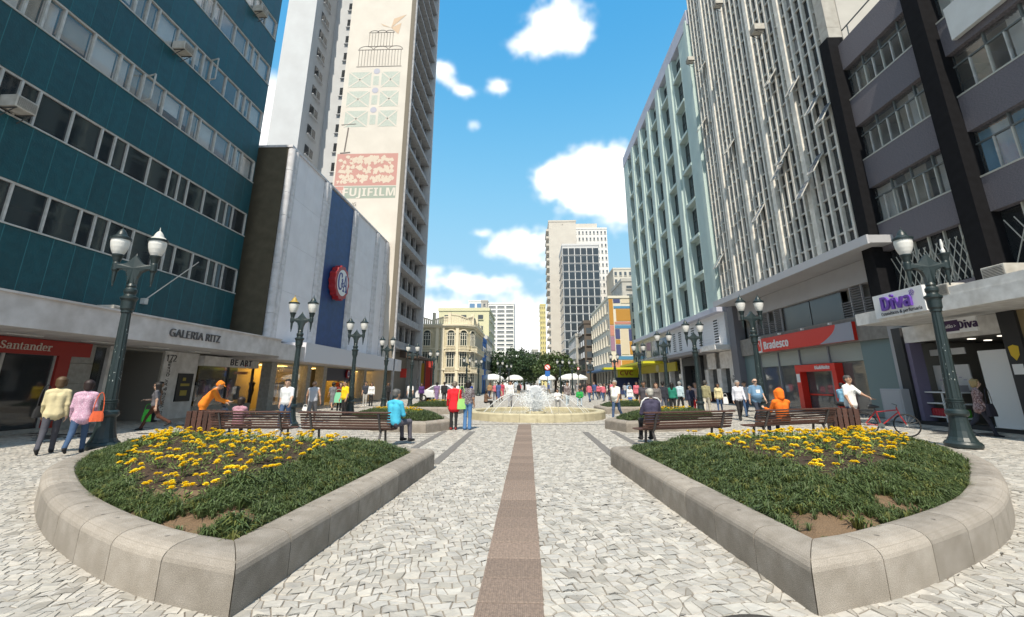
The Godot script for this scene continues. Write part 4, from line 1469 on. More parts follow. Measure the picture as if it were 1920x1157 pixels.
func finned_tower() -> void:
	var t := thing("office_tower", "tall white tower with close vertical fins and dark panes over a bank", "building", Vector3(16.5, 0, -30))
	var fin := mat("white fin", Color(0.78, 0.75, 0.68), 0.8, noise_tex("stain", 0.008, Color(0.84, 0.83, 0.82), grey(1.0)), 2.6)
	var conc := mat("raw concrete", Color(0.44, 0.42, 0.38), 0.92, noise_tex("stain", 0.008, Color(), Color()), 3.4)
	var inside: Material = mats["black cladding"]
	var rail := mat("fin rail", Color(0.48, 0.47, 0.43), 0.7)
	var panes := [glass("tower glass dark", Color(0.02, 0.022, 0.028), 0.6), glass("tower glass", Color(0.05, 0.055, 0.06), 0.45)]
	var infill := [mat("infill grey", Color(0.05, 0.05, 0.052), 0.6), mat("infill pale", Color(0.20, 0.195, 0.19), 0.7)]
	pb(t, "core", 18.8, 40, 8.0, 50, 21.2, 38.7, mats["room wall"])
	for f in 14:
		pb(t, "floor_slab", 16.75, 18.8, 8.05 + f * 3.25, 8.3 + f * 3.25, 21.2, 38.7, mats["room wall"])
	pb(t, "side_wall", 16.9, 40, 8.0, 50, 20.75, 21.15, mat("side concrete", Color(0.47, 0.45, 0.41), 0.92, noise_tex("stain2", 0.006, Color(), Color()), 6.0))
	for r in 21:
		pb(t, "edge_block", 16.2, 17.0, 8.1 + r * 2.0, 10.085 + r * 2.0, 20.8, 21.45, conc)
	# fins: a stout one, then four slender ones
	var zs := []
	var k := 0
	var z := 21.5
	while z < 38.8:
		zs.append(z)
		var stout := k % 5 == 0
		for r in 6:
			pb(t, "stout_fin" if stout else "fin", 16.42 if stout else 16.5, 16.85, 8.1 + r * 7.0, 15.085 + r * 7.0, z - (0.2 if stout else 0.075), z + (0.2 if stout else 0.075), fin)
		z += 0.70
		k += 1
	rng.seed = 71
	var cells := []
	for f in 13:
		var y := 8.15 + f * 3.25
		for q in [0.0, 1.05, 2.45]:
			pb(t, "rail", 16.58, 16.68, y + q, y + q + 0.09, 21.45, 38.7, rail)
		for i in zs.size() - 1:
			cells.append([y + 0.07, y + 1.05, zs[i] + 0.06, zs[i + 1] - 0.06, 0])
			cells.append([y + 1.12, y + 2.45, zs[i] + 0.06, zs[i + 1] - 0.06, 1])
			cells.append([y + 2.52, y + 3.25, zs[i] + 0.06, zs[i + 1] - 0.06, 2])
	cells.sort_custom(func(a, b): return Vector3(16.7, a[0], a[2]).length() < Vector3(16.7, b[0], b[2]).length())
	var rest := [Bag.new(), Bag.new(), Bag.new(), Bag.new()]
	for i in cells.size():
		var c: Array = cells[i]
		var which := 0
		if c[4] == 0:
			which = 2 if rng.randf() < 0.55 else (3 if rng.randf() < 0.3 else 0)
		else:
			which = 0 if rng.randf() < 0.65 else 1
		var m: Material = panes[which] if which < 2 else infill[which - 2]
		if i < 280:
			pb(t, "pane", 16.69, 16.705, c[0], c[1], c[2], c[3], m)
		else:
			rest[which].box(16.69, 16.705, c[0], c[1], c[2], c[3])
	for i in 4:
		put(t, "upper_panes", rest[i].mesh(), panes[i] if i < 2 else infill[i - 2]).set_meta("kind", "stuff")
	var bl := Bag.new()                                    # pale blinds deep behind the panes
	for i in 200:
		var zi: int = rng.randi() % (zs.size() - 1)
		var y := 8.15 + (rng.randi() % 13) * 3.25 + 1.15
		bl.box(16.9, 16.92, y + rng.randf_range(0.0, 0.8), y + 1.3, zs[zi] + 0.07, zs[zi + 1] - 0.07)
	put(t, "blinds", bl.mesh(), mats["blind grey"]).set_meta("kind", "stuff")
	for w in [[22.9, 16.2], [24.3, 18.4], [23.6, 12.9], [25.0, 12.0], [26.4, 14.9], [27.2, 14.2], [22.2, 15.2], [33.0, 19.2], [37.5, 24.0], [36.1, 29.0], [30.2, 12.5], [37.5, 11.0], [26.4, 20.5]]:
		var b := Bag.new()                                 # top hung casements pushed open
		b.hexa([Vector3(15.75, w[1], -w[0] - 0.29), Vector3(15.75, w[1], -w[0] + 0.29), Vector3(15.79, w[1], -w[0] + 0.29), Vector3(15.79, w[1], -w[0] - 0.29), Vector3(16.5, w[1] + 1.2, -w[0] - 0.29), Vector3(16.5, w[1] + 1.2, -w[0] + 0.29), Vector3(16.54, w[1] + 1.2, -w[0] + 0.29), Vector3(16.54, w[1] + 1.2, -w[0] - 0.29)])
		var o := put(t, "open_casement", b.mesh(), glossy("casement glass", Color(0.03, 0.06, 0.11)))
		var fr := Bag.new()
		for s in [-0.3, 0.3]:
			fr.beam(Vector3(15.76, w[1], -w[0] + s), Vector3(16.51, w[1] + 1.2, -w[0] + s), 0.05, 0.05)
		fr.beam(Vector3(15.76, w[1], -w[0] - 0.3), Vector3(15.76, w[1], -w[0] + 0.3), 0.05, 0.05)
		put(o, "frame", fr.mesh(), rail)
	# slab canopy over the bank
	var smooth := mat("smooth grey slab", Color(0.38, 0.38, 0.395), 0.75, noise_tex("stain2", 0.006, Color(), Color()), 5.0)
	pb(t, "canopy", 15.35, 17.2, 7.72, 8.08, 19.9, 37.4, smooth)
	pb(t, "canopy_fascia", 15.25, 15.345, 7.68, 8.1, 19.9, 37.4, mat("pale slab edge", Color(0.42, 0.42, 0.44), 0.7))
	pb(t, "upper_wall", 17.0, 17.6, 6.55, 7.7, 20.7, 38.2, smooth)
	pb(t, "corner_pier", 16.6, 17.4, 0, 7.7, 20.75, 21.6, smooth)
	pb(t, "corner_pier", 16.6, 17.4, 0, 7.7, 37.1, 38.2, mat("slate pier", Color(0.14, 0.14, 0.16), 0.7))
	var tint := glossy("dull window", Color(0.085, 0.095, 0.105), 0.25)
	for w in [[21.7, 25.1, true], [25.2, 28.0, false], [28.1, 31.0, false], [31.1, 37.0, true]]:
		if w[2]:
			pb(t, "louvre_backing", 17.55, 17.6, 4.95, 6.55, w[0], w[1], mats["room wall"])
			var n := int((w[1] - w[0]) / 0.85)
			for i in n:
				var a: float = w[0] + i * 0.85
				pb(t, "louvre_post", 17.1, 17.2, 4.95, 6.55, a, a + 0.05, smooth)
				for q in 12:
					if i % 2 == 0 or q < 7:
						pb(t, "louvre", 17.12, 17.28, 5.0 + q * 0.13, 5.055 + q * 0.13, a + 0.06, a + 0.84, mat("louvre grey", Color(0.14, 0.14, 0.15), 0.6))
		else:
			pb(t, "mezzanine_pane", 17.25, 17.3, 4.95, 6.55, w[0], w[1], tint)
	pb(t, "sign_backing", 16.9, 17.5, 3.7, 4.95, 21.6, 37.1, mat("fascia concrete", Color(0.25, 0.24, 0.225), 0.9, noise_tex("stain", 0.008, Color(), Color()), 2.0))
	var teal := mat("bank wall", Color(0.13, 0.19, 0.20), 0.5)
	pb(t, "bank_wall", 17.1, 17.5, 0, 3.7, 35.0, 37.1, teal)
	pb(t, "bank_wall", 17.1, 17.5, 0, 3.7, 21.6, 24.2, teal)
	pb(t, "ground_floor_core", 21.5, 40, 0, 8, 21.2, 38.2, mats["room wall"])
	pb(t, "bank_ceiling", 17.4, 21.5, 3.7, 3.8, 21.6, 37.1, mats["room wall"])
	pb(t, "bank_floor", 17.0, 21.5, 0.0, 0.06, 21.6, 37.1, mat("bank floor", Color(0.10, 0.10, 0.10), 0.4))
	pb(t, "bank_back", 21.3, 21.5, 0, 3.7, 21.6, 37.1, mats["room wall"])
	for w in [[24.3, 27.0], [27.1, 29.9], [30.0, 32.4], [32.5, 34.9]]:
		pb(t, "bank_glass", 17.3, 17.32, 0.06, 2.75, w[0], w[1], mats["clear glass"])
		pb(t, "frosted_transom", 17.28, 17.33, 2.78, 3.7, w[0], w[1], mat("frosted glass", Color(0.30, 0.33, 0.31), 0.35))
		pb(t, "bank_mullion", 17.2, 17.36, 0.06, 3.7, w[1], w[1] + 0.1, mat("bank mullion", Color(0.20, 0.21, 0.23), 0.5))
	var rd := mat("bank red", Color(0.60, 0.022, 0.010), 0.4)
	var pt := thing("bank_doorway", "bright red bank doorway frame with the words Dia and Noite", "doorway", Vector3(17, 0, -28))
	pb(pt, "jamb", 16.85, 17.25, 0.06, 2.32, 26.1, 26.45, rd)
	pb(pt, "jamb", 16.85, 17.25, 0.06, 2.32, 29.5, 29.95, rd)
	pb(pt, "lintel", 16.83, 17.27, 2.32, 2.72, 26.1, 29.95, rd)
	pb(pt, "push_bar", 17.2, 17.26, 0.95, 1.03, 27.3, 29.4, rd)
	letters(pt, "lettering", "Dia&Noite", Vector3(16.81, 2.52, -27.2), 0.2, 0.02, -PI / 2, mats["sign white"], false, true, 1.0)
	pb(pt, "emblem_plate", 16.83, 16.846, 1.7, 2.2, 29.55, 29.9, mats["sign white"])
	pb(pt, "door_leaf", 17.28, 17.295, 0.1, 2.3, 26.5, 29.45, glass("door glass", Color(0.10, 0.12, 0.13), 0.4))
	var bs := thing("bank_sign", "long red bank sign reading Bradesco with a grey curved end", "sign", Vector3(16.8, 3.8, -29))
	pb(bs, "board", 16.72, 16.9, 3.78, 4.72, 24.0, 33.4, rd)
	pb(bs, "emblem_plate", 16.7, 16.9, 3.78, 4.72, 33.45, 34.6, mats["sign white"])
	pb(bs, "emblem_field", 16.69, 16.698, 3.88, 4.62, 33.55, 34.5, rd)
	var em := Bag.new()
	for i in 10:
		var a := PI * i / 10.0
		var b2 := PI * (i + 1) / 10.0
		em.beam(Vector3(16.685, 4.2 + 0.3 * sin(a), -34.0 + 0.34 * cos(a)), Vector3(16.685, 4.2 + 0.3 * sin(b2), -34.0 + 0.34 * cos(b2)), 0.01, 0.05, Vector3.LEFT.cross(Vector3(0, cos(a), -sin(a))))
	em.box(16.68, 16.69, 3.9, 4.35, 33.95, 34.05)
	put(bs, "emblem", em.mesh(), mats["sign white"])
	letters(bs, "lettering", "Bradesco", Vector3(16.70, 4.2, -31.55), 0.52, 0.04, -PI / 2, mats["sign white"], false, true, 1.0)
	var cv := Bag.new()
	for i in 12:                                            # the grey swoosh at its end
		var s0 := float(i) / 12
		var s1 := float(i + 1) / 12
		var e0 := 26.9 - 1.6 * (1.0 - pow(1.0 - s0, 2.0))
		var e1 := 26.9 - 1.6 * (1.0 - pow(1.0 - s1, 2.0))
		cv.quad(Vector3(16.71, 3.78 + 0.94 * s0, -e0), Vector3(16.71, 3.78 + 0.94 * s1, -e1), Vector3(16.71, 3.78 + 0.94 * s1, -24.0), Vector3(16.71, 3.78 + 0.94 * s0, -24.0))
	put(bs, "grey_curve", cv.mesh(), mat("sign silver", Color(0.28, 0.28, 0.34), 0.4))
	for i in 4:
		pb(bs, "spotlight", 16.55, 16.7, 4.75, 4.85, 25.5 + i * 2.6, 25.62 + i * 2.6, mats["sign white"])
	air_conditioner("boxy air conditioner high between fins of the white tower", Vector3(16.1, 24.6, -26.2), -PI / 2, 1.1)
	air_conditioner("small air conditioner on the white tower beside the green block", Vector3(16.2, 31.5, -37.7), -PI / 2, 1.0)
	air_conditioner("air conditioner near the top of the white tower", Vector3(16.2, 31.6, -31.1), -PI / 2, 1.0)

func brick_building() -> void:
	var t := thing("office_building", "grey brick office block with black pillars over the Diva shop", "building", Vector3(16.5, 0, -15))
	var brick := mat("grey brick", Color(0.20, 0.185, 0.21), 0.9, noise_tex("brick", 0.05, grey(0.66), grey(1.0), FastNoiseLite.TYPE_SIMPLEX, 4), 2.0)
	brick.uv1_scale = Vector3(0.35, 2.6, 0.35)
	bump(brick, noise_tex("brick_n", 0.05, Color(), Color(), FastNoiseLite.TYPE_SIMPLEX, 4, 512, true, 6.0), 0.6)
	var black := mat("black pillar", Color(0.013, 0.013, 0.015), 0.9, noise_tex("stain", 0.008, Color(), Color()), 2.0)
	black.metallic_specular = 0.2
	var inside: Material = mats["black cladding"]
	var alu := mat("pale window bar", Color(0.40, 0.40, 0.36), 0.5)
	var cl := glass("office glass", Color(0.20, 0.21, 0.21), 0.12)
	pb(t, "core", 18.9, 34, 4.6, 18.2, 5, 20.7, mats["room wall"])
	pb(t, "roof", 16.7, 34, 18.2, 18.4, 5, 20.7, inside)
	for p in [[20.62, 21.3], [15.6, 16.3], [9.8, 10.5]]:
		pb(t, "pillar", 15.95, 16.75, 4.5, 19.3 if p[0] > 20 else 18.7, p[0], p[1], black)
	var bays := [[16.3, 20.62], [10.5, 15.6], [5.0, 9.8]]
	rng.seed = 5
	for bay in bays:
		for y in [[17.25, 18.75], [13.95, 15.45], [10.65, 12.1], [7.5, 8.8]]:
			pb(t, "brick_band", 16.42, 16.9, y[0], y[1], bay[0], bay[1], brick)
			pb(t, "slab", 16.9, 18.9, y[0] + 0.2, y[1] - 0.7, bay[0], bay[1], mats["blind beige"])
		for w in [[15.45, 17.25], [12.1, 13.95], [8.8, 10.65]]:
			pb(t, "window_sill", 16.4, 16.7, w[0], w[0] + 0.06, bay[0], bay[1], alu)
			pb(t, "transom", 16.58, 16.66, w[1] - 0.55, w[1] - 0.49, bay[0], bay[1], mats["dark steel frame"])
			var n := 8
			for i in n:
				var a: float = lerpf(bay[0], bay[1], float(i) / n)
				var b: float = lerpf(bay[0], bay[1], float(i + 1) / n)
				pb(t, "window_pane", 16.615, 16.625, w[0] + 0.06, w[1] - 0.55, a + 0.03, b - 0.03, cl)
				pb(t, "mullion", 16.57, 16.67, w[0] + 0.06, w[1] - 0.55, a - 0.025, a + 0.025, alu if i % 2 == 0 else mats["aluminium"])
				if i % 2 == 0:
					pb(t, "upper_light", 16.615, 16.625, w[1] - 0.49, w[1], a + 0.03, a + (bay[1] - bay[0]) / 4 - 0.03, cl)
					pb(t, "mullion", 16.57, 16.67, w[1] - 0.49, w[1], a - 0.03, a + 0.03, mats["dark steel frame"])
				var c := rng.randf()
				var soft: Material = [mat("curtain blue", Color(0.20, 0.40, 0.55), 0.9), mat("curtain white", Color(0.60, 0.60, 0.57), 0.9), mats["blind beige"]][rng.randi() % 3]
				if c < 0.72:
					var folds := Bag.new()
					for q in 5:
						var z0: float = lerpf(a, b, q / 5.0)
						var z1: float = lerpf(a, b, (q + 1) / 5.0)
						folds.quad(Vector3(16.78, w[0] + 0.05, -z0), Vector3(16.78, w[1] - 0.05, -z0), Vector3(16.86, w[1] - 0.05, -(z0 + z1) / 2), Vector3(16.86, w[0] + 0.05, -(z0 + z1) / 2))
						folds.quad(Vector3(16.86, w[0] + 0.05, -(z0 + z1) / 2), Vector3(16.86, w[1] - 0.05, -(z0 + z1) / 2), Vector3(16.78, w[1] - 0.05, -z1), Vector3(16.78, w[0] + 0.05, -z1))
					put(t, "curtain", folds.mesh(), soft)
	for q in [[11.9, 14.6, 0.5], [12.6, 14.6, -0.5]]:
		var b := Bag.new()
		b.beam(Vector3(17.4, 13.75, -q[0]), Vector3(18.6, 13.75, -q[0] - 0.3), 0.1, 0.05)
		put(t, "ceiling_tube", b.mesh(), lit("office tube glow", Color(1, 1, 1), 1.6))
	# first floor with its lattice grille
	for bay in bays:
		pb(t, "low_wall", 16.45, 16.9, 4.5, 5.4, bay[0], bay[1], brick)
		pb(t, "low_pane", 16.72, 16.74, 5.4, 7.5, bay[0], bay[1], mats["window glass"])
		var n := 6
		for i in n:
			var a: float = lerpf(bay[0], bay[1], float(i) / n)
			pb(t, "low_mullion", 16.6, 16.7, 5.4, 7.5, a - 0.03, a + 0.03, alu)
		var lt := Bag.new()
		for i in 15:
			var a: float = lerpf(bay[0], bay[1], float(i) / 15)
			var e: float = lerpf(bay[0], bay[1], float(i + 2.4) / 15)
			if e <= bay[1]:
				lt.beam(Vector3(16.56, 5.45, -a), Vector3(16.56, 7.1, -e), 0.02, 0.03)
				lt.beam(Vector3(16.54, 7.1, -a), Vector3(16.54, 5.45, -e), 0.02, 0.03)
		put(t, "lattice_grille", lt.mesh(), alu)
	var rl := Bag.new()
	rl.beam(Vector3(16.6, 19.5, -20.4), Vector3(16.6, 19.5, -8), 0.05, 0.05)
	for k in 6:
		rl.beam(Vector3(16.6, 18.7, -20.0 + k * 2.2), Vector3(16.6, 19.5, -20.0 + k * 2.2), 0.04, 0.04)
	put(t, "roof_railing", rl.mesh(), mats["dark steel frame"])
	var wb := thing("blank_sign", "blank pale sign board fixed across the grey brick bands", "sign", Vector3(16.3, 14.3, -14))
	pb(wb, "board", 16.2, 16.38, 14.2, 15.6, 11.4, 15.0, mat("weathered board", Color(0.50, 0.52, 0.52), 0.6, noise_tex("stain2", 0.006, Color(), Color()), 2.0))
	# canopy, signs and shops
	var cw := mat("white canopy", Color(0.74, 0.73, 0.71), 0.8, noise_tex("stain", 0.008, Color(), Color()), 2.2)
	pb(t, "canopy", 14.0, 16.95, 3.98, 4.46, 5, 19.8, cw)
	pb(t, "canopy_upstand", 14.02, 14.3, 4.46, 4.72, 5, 15.95, cw)
	var ds := thing("shop_sign", "white shop sign reading Diva in raised purple letters", "sign", Vector3(14, 4.1, -17))
	pb(ds, "board", 13.86, 13.998, 4.08, 4.98, 16.1, 18.45, mats["sign white"])
	var pur := mat("sign purple", Color(0.13, 0.055, 0.34), 0.4)
	letters(ds, "lettering", "Diva", Vector3(13.82, 4.58, -17.3), 0.52, 0.1, -PI / 2, pur, false, true, 1.0)
	letters(ds, "lettering", "Cosméticos & perfumaria", Vector3(13.85, 4.21, -17.2), 0.12, 0.01, -PI / 2, mats["letter navy"], false, false, 1.0)
	var fw := Bag.new()
	for k in 5:
		var a := TAU * k / 5
		var c := Vector3(13.845, 4.8 + 0.07 * sin(a), -16.55 + 0.07 * cos(a))
		for i in 8:
			var p := c + Vector3(0, sin(TAU * i / 8), cos(TAU * i / 8)) * 0.04
			var q := c + Vector3(0, sin(TAU * (i + 1) / 8), cos(TAU * (i + 1) / 8)) * 0.04
			fw.beam(p, q, 0.01, 0.014, Vector3.LEFT)
	put(ds, "flower_emblem", fw.mesh(), pur)
	var hs := thing("hanging_sign", "small purple hanging sign reading Salão with an arrow", "sign", Vector3(15.2, 3.4, -17))
	pb(hs, "panel", 15.2, 15.26, 3.35, 3.85, 15.9, 17.3, mats["sign white"])
	pb(hs, "field", 15.185, 15.199, 3.42, 3.8, 16.55, 17.2, mat("sign dark purple", Color(0.035, 0.012, 0.06), 0.4))
	letters(hs, "lettering", "Salão >", Vector3(15.18, 3.6, -16.88), 0.115, 0.01, -PI / 2, mats["sign white"], false, false, 0.95)
	letters(hs, "lettering", "Diva", Vector3(15.18, 3.6, -16.2), 0.26, 0.03, -PI / 2, mats["sign dark purple"], false, true, 1.0)
	pb(t, "ground_floor_core", 21, 34, 0, 4.4, 5, 20.7, mats["room wall"])
	pb(t, "shop_ceiling", 16.6, 21, 3.36, 3.45, 5, 20.6, mats["room wall"])
	pb(t, "shop_header", 16.3, 16.5, 3.3, 3.97, 16.1, 20.4, cw)
	pb(t, "partition", 16.9, 21, 0, 3.3, 20.5, 20.7, mats["room wall"])
	pb(t, "partition", 16.9, 21, 0, 3.3, 15.5, 15.7, mats["room wall"])
	pb(t, "black_column", 16.1, 16.9, 0, 3.97, 15.5, 16.08, inside)
	pb(t, "black_column", 16.2, 16.9, 0, 3.97, 20.42, 20.9, inside)
	pb(t, "purple_jamb", 16.3, 16.8, 0, 3.3, 20.2, 20.41, mat("jamb mauve", Color(0.16, 0.14, 0.22), 0.7))
	pb(t, "shop_step", 16.2, 16.9, 0, 0.14, 16.1, 20.4, inside)
	pb(t, "shop_back", 20.8, 20.9, 0, 3.3, 15.5, 20.5, mats["room wall"])
	for k in 6:
		pb(t, "shop_lamp", 17.6 + (k % 2) * 1.2, 17.8 + (k % 2) * 1.2, 3.32, 3.35, 16.4 + k * 0.6, 16.55 + k * 0.6, lit("gallery lamp glow", Color(1, 0.97, 0.9), 1.3))
	var bd := thing("badge", "yellow shield badge on the black shop column", "badge", Vector3(16.08, 2.3, -15.8))
	var sh := Bag.new()
	for s in [[Vector2(-0.17, 0.2), Vector2(0, 0.26), Vector2(0.17, 0.2)], [Vector2(-0.17, 0.2), Vector2(0.17, 0.2), Vector2(0.14, -0.08)], [Vector2(-0.17, 0.2), Vector2(0.14, -0.08), Vector2(-0.14, -0.08)], [Vector2(-0.14, -0.08), Vector2(0.14, -0.08), Vector2(0, -0.26)]]:
		sh.tri(Vector3(16.085, 2.6 + s[0].y, -15.8 + s[0].x), Vector3(16.085, 2.6 + s[1].y, -15.8 + s[1].x), Vector3(16.085, 2.6 + s[2].y, -15.8 + s[2].x))
	put(bd, "shield", sh.mesh(), mat("badge yellow", Color(0.62, 0.42, 0.02), 0.5))
	pb(bd, "plate", 16.07, 16.095, 1.9, 2.23, 15.65, 15.98, mats["sign white"])
	# things in the shop mouth
	var panel := thing("freestanding_board", "tall plain white board standing in the Diva shop mouth", "board", Vector3(16.35, 0.14, -16.75))
	var pn := put(panel, "sheet", chamfered(Vector3(0.06, 2.6, 1.15), 0.01), mat("white laminate", Color(0.66, 0.66, 0.66), 0.5), false)
	pn.position = Vector3(0, 1.32, 0)
	pb(panel, "foot", 16.15, 16.55, 0.142, 0.17, 16.3, 17.2, mats["white laminate"])
	var board := thing("white_board", "white board with faint writing behind the shop shelves", "board", Vector3(17.2, 0, -19.6))
	pb(board, "sheet", 17.2, 17.25, 1.35, 2.35, 18.75, 20.35, mats["white laminate"])
	pb(board, "header", 17.2, 17.25, 2.75, 3.0, 18.75, 20.35, mats["white laminate"])
	for k in 7:
		pb(board, "scribble", 17.19, 17.2, 1.75 + 0.1 * (k % 3), 1.765 + 0.1 * (k % 3), 18.95 + k * 0.18, 19.08 + k * 0.18, pur)
	var shf := thing("display_shelf", "white shelf rack with red and green goods in the shop mouth", "shelf", Vector3(16.7, 0, -19.4))
	for y in [0.30, 0.82, 1.25]:
		pb(shf, "shelf", 16.5, 16.95, y, y + 0.05, 18.6, 20.3, mats["white laminate"])
	for z in [18.6, 19.4, 20.25]:
		pb(shf, "post", 16.5, 16.55, 0.14, 1.3, z, z + 0.05, mats["white laminate"])
	for g in [["red_goods", 19.5, 20.2, Color(0.4, 0.02, 0.03)], ["green_goods", 18.7, 19.4, Color(0.08, 0.32, 0.03)]]:
		var gb := thing(g[0], "pile of %s on the lower white shelf" % ("red packets" if g[0] == "red_goods" else "green packets"), "goods", Vector3(16.72, 0.35, -g[1]))
		for k in 5:
			var pk := put(gb, "packet", chamfered(Vector3(0.3, 0.3, 0.125), 0.03), mat(g[0], g[3], 0.5), false)
			pk.position = Vector3(0, 0.15, -0.07 - k * 0.135)
	var bx := thing("plastic_bin", "translucent grey plastic bin on the white shelf rack", "bin", Vector3(16.7, 1.3, -19))
	pb(bx, "tub", 16.53, 16.92, 1.302, 1.55, 18.65, 19.4, mat("grey plastic", Color(0.30, 0.30, 0.33), 0.4))
	pb(bx, "price_card", 16.5, 16.525, 1.35, 1.62, 18.9, 19.2, mats["sign white"])
	# neighbouring shop at the edge of the picture
	pb(t, "warm_wall", 17.0, 17.1, 0, 3.9, 8, 15.5, mat("warm clay wall", Color(0.36, 0.20, 0.07), 0.8))
	pb(t, "shop_soffit", 16.2, 17.0, 2.9, 3.97, 8, 15.5, mat("tan board", Color(0.22, 0.17, 0.09), 0.8))
	for y in [0.9, 1.5, 2.1]:
		pb(t, "wall_shelf", 16.75, 17.0, y, y + 0.04, 10.5, 15.0, mats["black cladding"])
	air_conditioner("boxed air conditioner with dark grille standing on the white shop canopy", Vector3(15.4, 4.73, -14.4), -PI / 2, 1.15)
	air_conditioner("pale air conditioner beside the black pillar on the white shop canopy", Vector3(15.5, 4.73, -13.1), -PI / 2, 1.15)
	air_conditioner("air conditioner behind the Diva sign under the lattice window", Vector3(14.6, 4.47, -15.6), -PI / 2, 0.95)

# ---------------------------------------------------------------- the far end of the street
func along(p: Array, s: float) -> Array:          # point and outward normal on a footprint line (forward coordinates)
	var left := s
	for i in p.size() - 1:
		var l: float = p[i].distance_to(p[i + 1])
		if left <= l or i == p.size() - 2:
			var d: Vector2 = (p[i + 1] - p[i]).normalized()
			return [p[i] + d * left, Vector2(d.y, -d.x), d]
		left -= l
	return []

func cream_building() -> void:
	var t := thing("corner_building", "cream historic corner house with rounded corner, arched windows and balustrade", "building", Vector3(-11, 0, -66))
	var cream := mat("cream stucco", Color(0.60, 0.54, 0.38), 0.9, noise_tex("stain", 0.008, Color(), Color()), 4.0)
	var trim := mat("pale trim", Color(0.66, 0.60, 0.46), 0.9)
	var dk := glossy("old window glass", Color(0.035, 0.045, 0.04), 0.2)
	var wood := mat("painted window bar", Color(0.62, 0.60, 0.52), 0.7)
	var line := [Vector2(-19.0, 66)]
	for k in 9:
		var a := PI / 2 * k / 8
		line.append(Vector2(-10.4 + 2.4 * sin(a), 68.4 - 2.4 * cos(a)))
	line.append(Vector2(-8.0, 81))
	var wall := Bag.new()
	var bands := [[3.5, 3.75, 0.22], [6.45, 6.6, 0.1], [9.55, 9.8, 0.25], [9.8, 10.05, 0.42]]
	var bb := []
	for b in bands:
		bb.append(Bag.new())
	for i in line.size() - 1:
		var a: Vector2 = line[i]
		var b: Vector2 = line[i + 1]
		wall.quad(v3(a, 10.0), v3(b, 10.0), v3(b, 0), v3(a, 0))
		var n1 := outward(line, i)
		var n2 := outward(line, i + 1)
		for k in bands.size():
			var d: float = bands[k][2]
			bb[k].hexa([v3(a, bands[k][0]), v3(b, bands[k][0]), v3(b + n2 * d, bands[k][0]), v3(a + n1 * d, bands[k][0]), v3(a, bands[k][1]), v3(b, bands[k][1]), v3(b + n2 * d, bands[k][1]), v3(a + n1 * d, bands[k][1])])
	wall.quad(v3(line[0], 10), v3(line[1], 10), v3(Vector2(-14, 80), 10), v3(Vector2(-19, 80), 10))
	wall.box(-19, -8.3, 9.7, 9.9, 69, 80.5)
	put(t, "wall", wall.mesh(), cream)
	for k in bands.size():
		put(t, "cornice", bb[k].mesh(), trim)
	# windows by their distance along the footprint
	var spots := [2.3, 4.4, 7.9, 9.7, 11.35, 13.6, 15.6, 17.6, 19.6, 21.6, 23.6]
	for i in spots.size():
		for f in [[0.3, 3.0, false, 0.62], [3.95, 6.25, false, 0.52], [6.95, 8.75, true, 0.5]]:
			var q := along(line, spots[i])
			var c: Vector2 = q[0]
			var n: Vector2 = q[1]
			var d: Vector2 = q[2]
			var b := Bag.new()
			var hw: float = f[3]
			b.quad(v3(c - d * hw + n * 0.04, f[0]), v3(c - d * hw + n * 0.04, f[1]), v3(c + d * hw + n * 0.04, f[1]), v3(c + d * hw + n * 0.04, f[0]))
			if f[2]:
				for k in 8:
					var a0 := PI * k / 8
					var a1 := PI * (k + 1) / 8
					b.tri(v3(c + n * 0.04, f[1]), v3(c + n * 0.04 + d * hw * cos(a0), f[1] + hw * 0.8 * sin(a0)), v3(c + n * 0.04 + d * hw * cos(a1), f[1] + hw * 0.8 * sin(a1)))
			var w := put(t, "window", b.mesh(), dk)
			var fr := Bag.new()
			for e in [-hw, -hw * 0.34, hw * 0.34, hw]:
				fr.beam(v3(c + d * e + n * 0.07, f[0]), v3(c + d * e + n * 0.07, f[1]), 0.07, 0.07)
			for e in [f[0], lerpf(f[0], f[1], 0.5), f[1] - 0.35, f[1]]:
				fr.beam(v3(c - d * hw + n * 0.07, e), v3(c + d * hw + n * 0.07, e), 0.05, 0.05)
			put(w, "frame", fr.mesh(), wood)
			if f[2]:
				var su := Bag.new()
				for k in 8:
					var a0 := PI * k / 8
					var a1 := PI * (k + 1) / 8
					su.beam(v3(c + n * 0.08 + d * (hw + 0.09) * cos(a0), f[1] + (hw * 0.8 + 0.09) * sin(a0)), v3(c + n * 0.08 + d * (hw + 0.09) * cos(a1), f[1] + (hw * 0.8 + 0.09) * sin(a1)), 0.16, 0.16)
				put(w, "arch", su.mesh(), trim)
			if f[0] > 3.0:
				var ba := Bag.new()
				var yb: float = f[0] - 0.05
				ba.beam(v3(c - d * (hw + 0.25) + n * 0.2, yb - 0.75), v3(c + d * (hw + 0.25) + n * 0.2, yb - 0.75), 0.5, 0.14)
				ba.beam(v3(c - d * (hw + 0.2) + n * 0.36, yb), v3(c + d * (hw + 0.2) + n * 0.36, yb), 0.14, 0.1)
				for k in 8:
					var e := lerpf(-hw - 0.15, hw + 0.15, k / 7.0)
					ba.beam(v3(c + d * e + n * 0.36, yb - 0.7), v3(c + d * e + n * 0.36, yb), 0.07, 0.07)
				put(t, "balcony", ba.mesh(), trim)
	for s in [0.4, 3.35, 5.9, 6.7, 8.8, 12.4]:               # pilasters
		var q := along(line, s)
		var b := Bag.new()
		b.beam(v3(q[0] + q[1] * 0.06, 0), v3(q[0] + q[1] * 0.06, 9.55), 0.45, 0.2, Vector3(q[1].x, 0, -q[1].y))
		put(t, "pilaster", b.mesh(), trim)
	var par := Bag.new()                                      # parapet with openwork
	var total := 24.0
	var s := 0.3
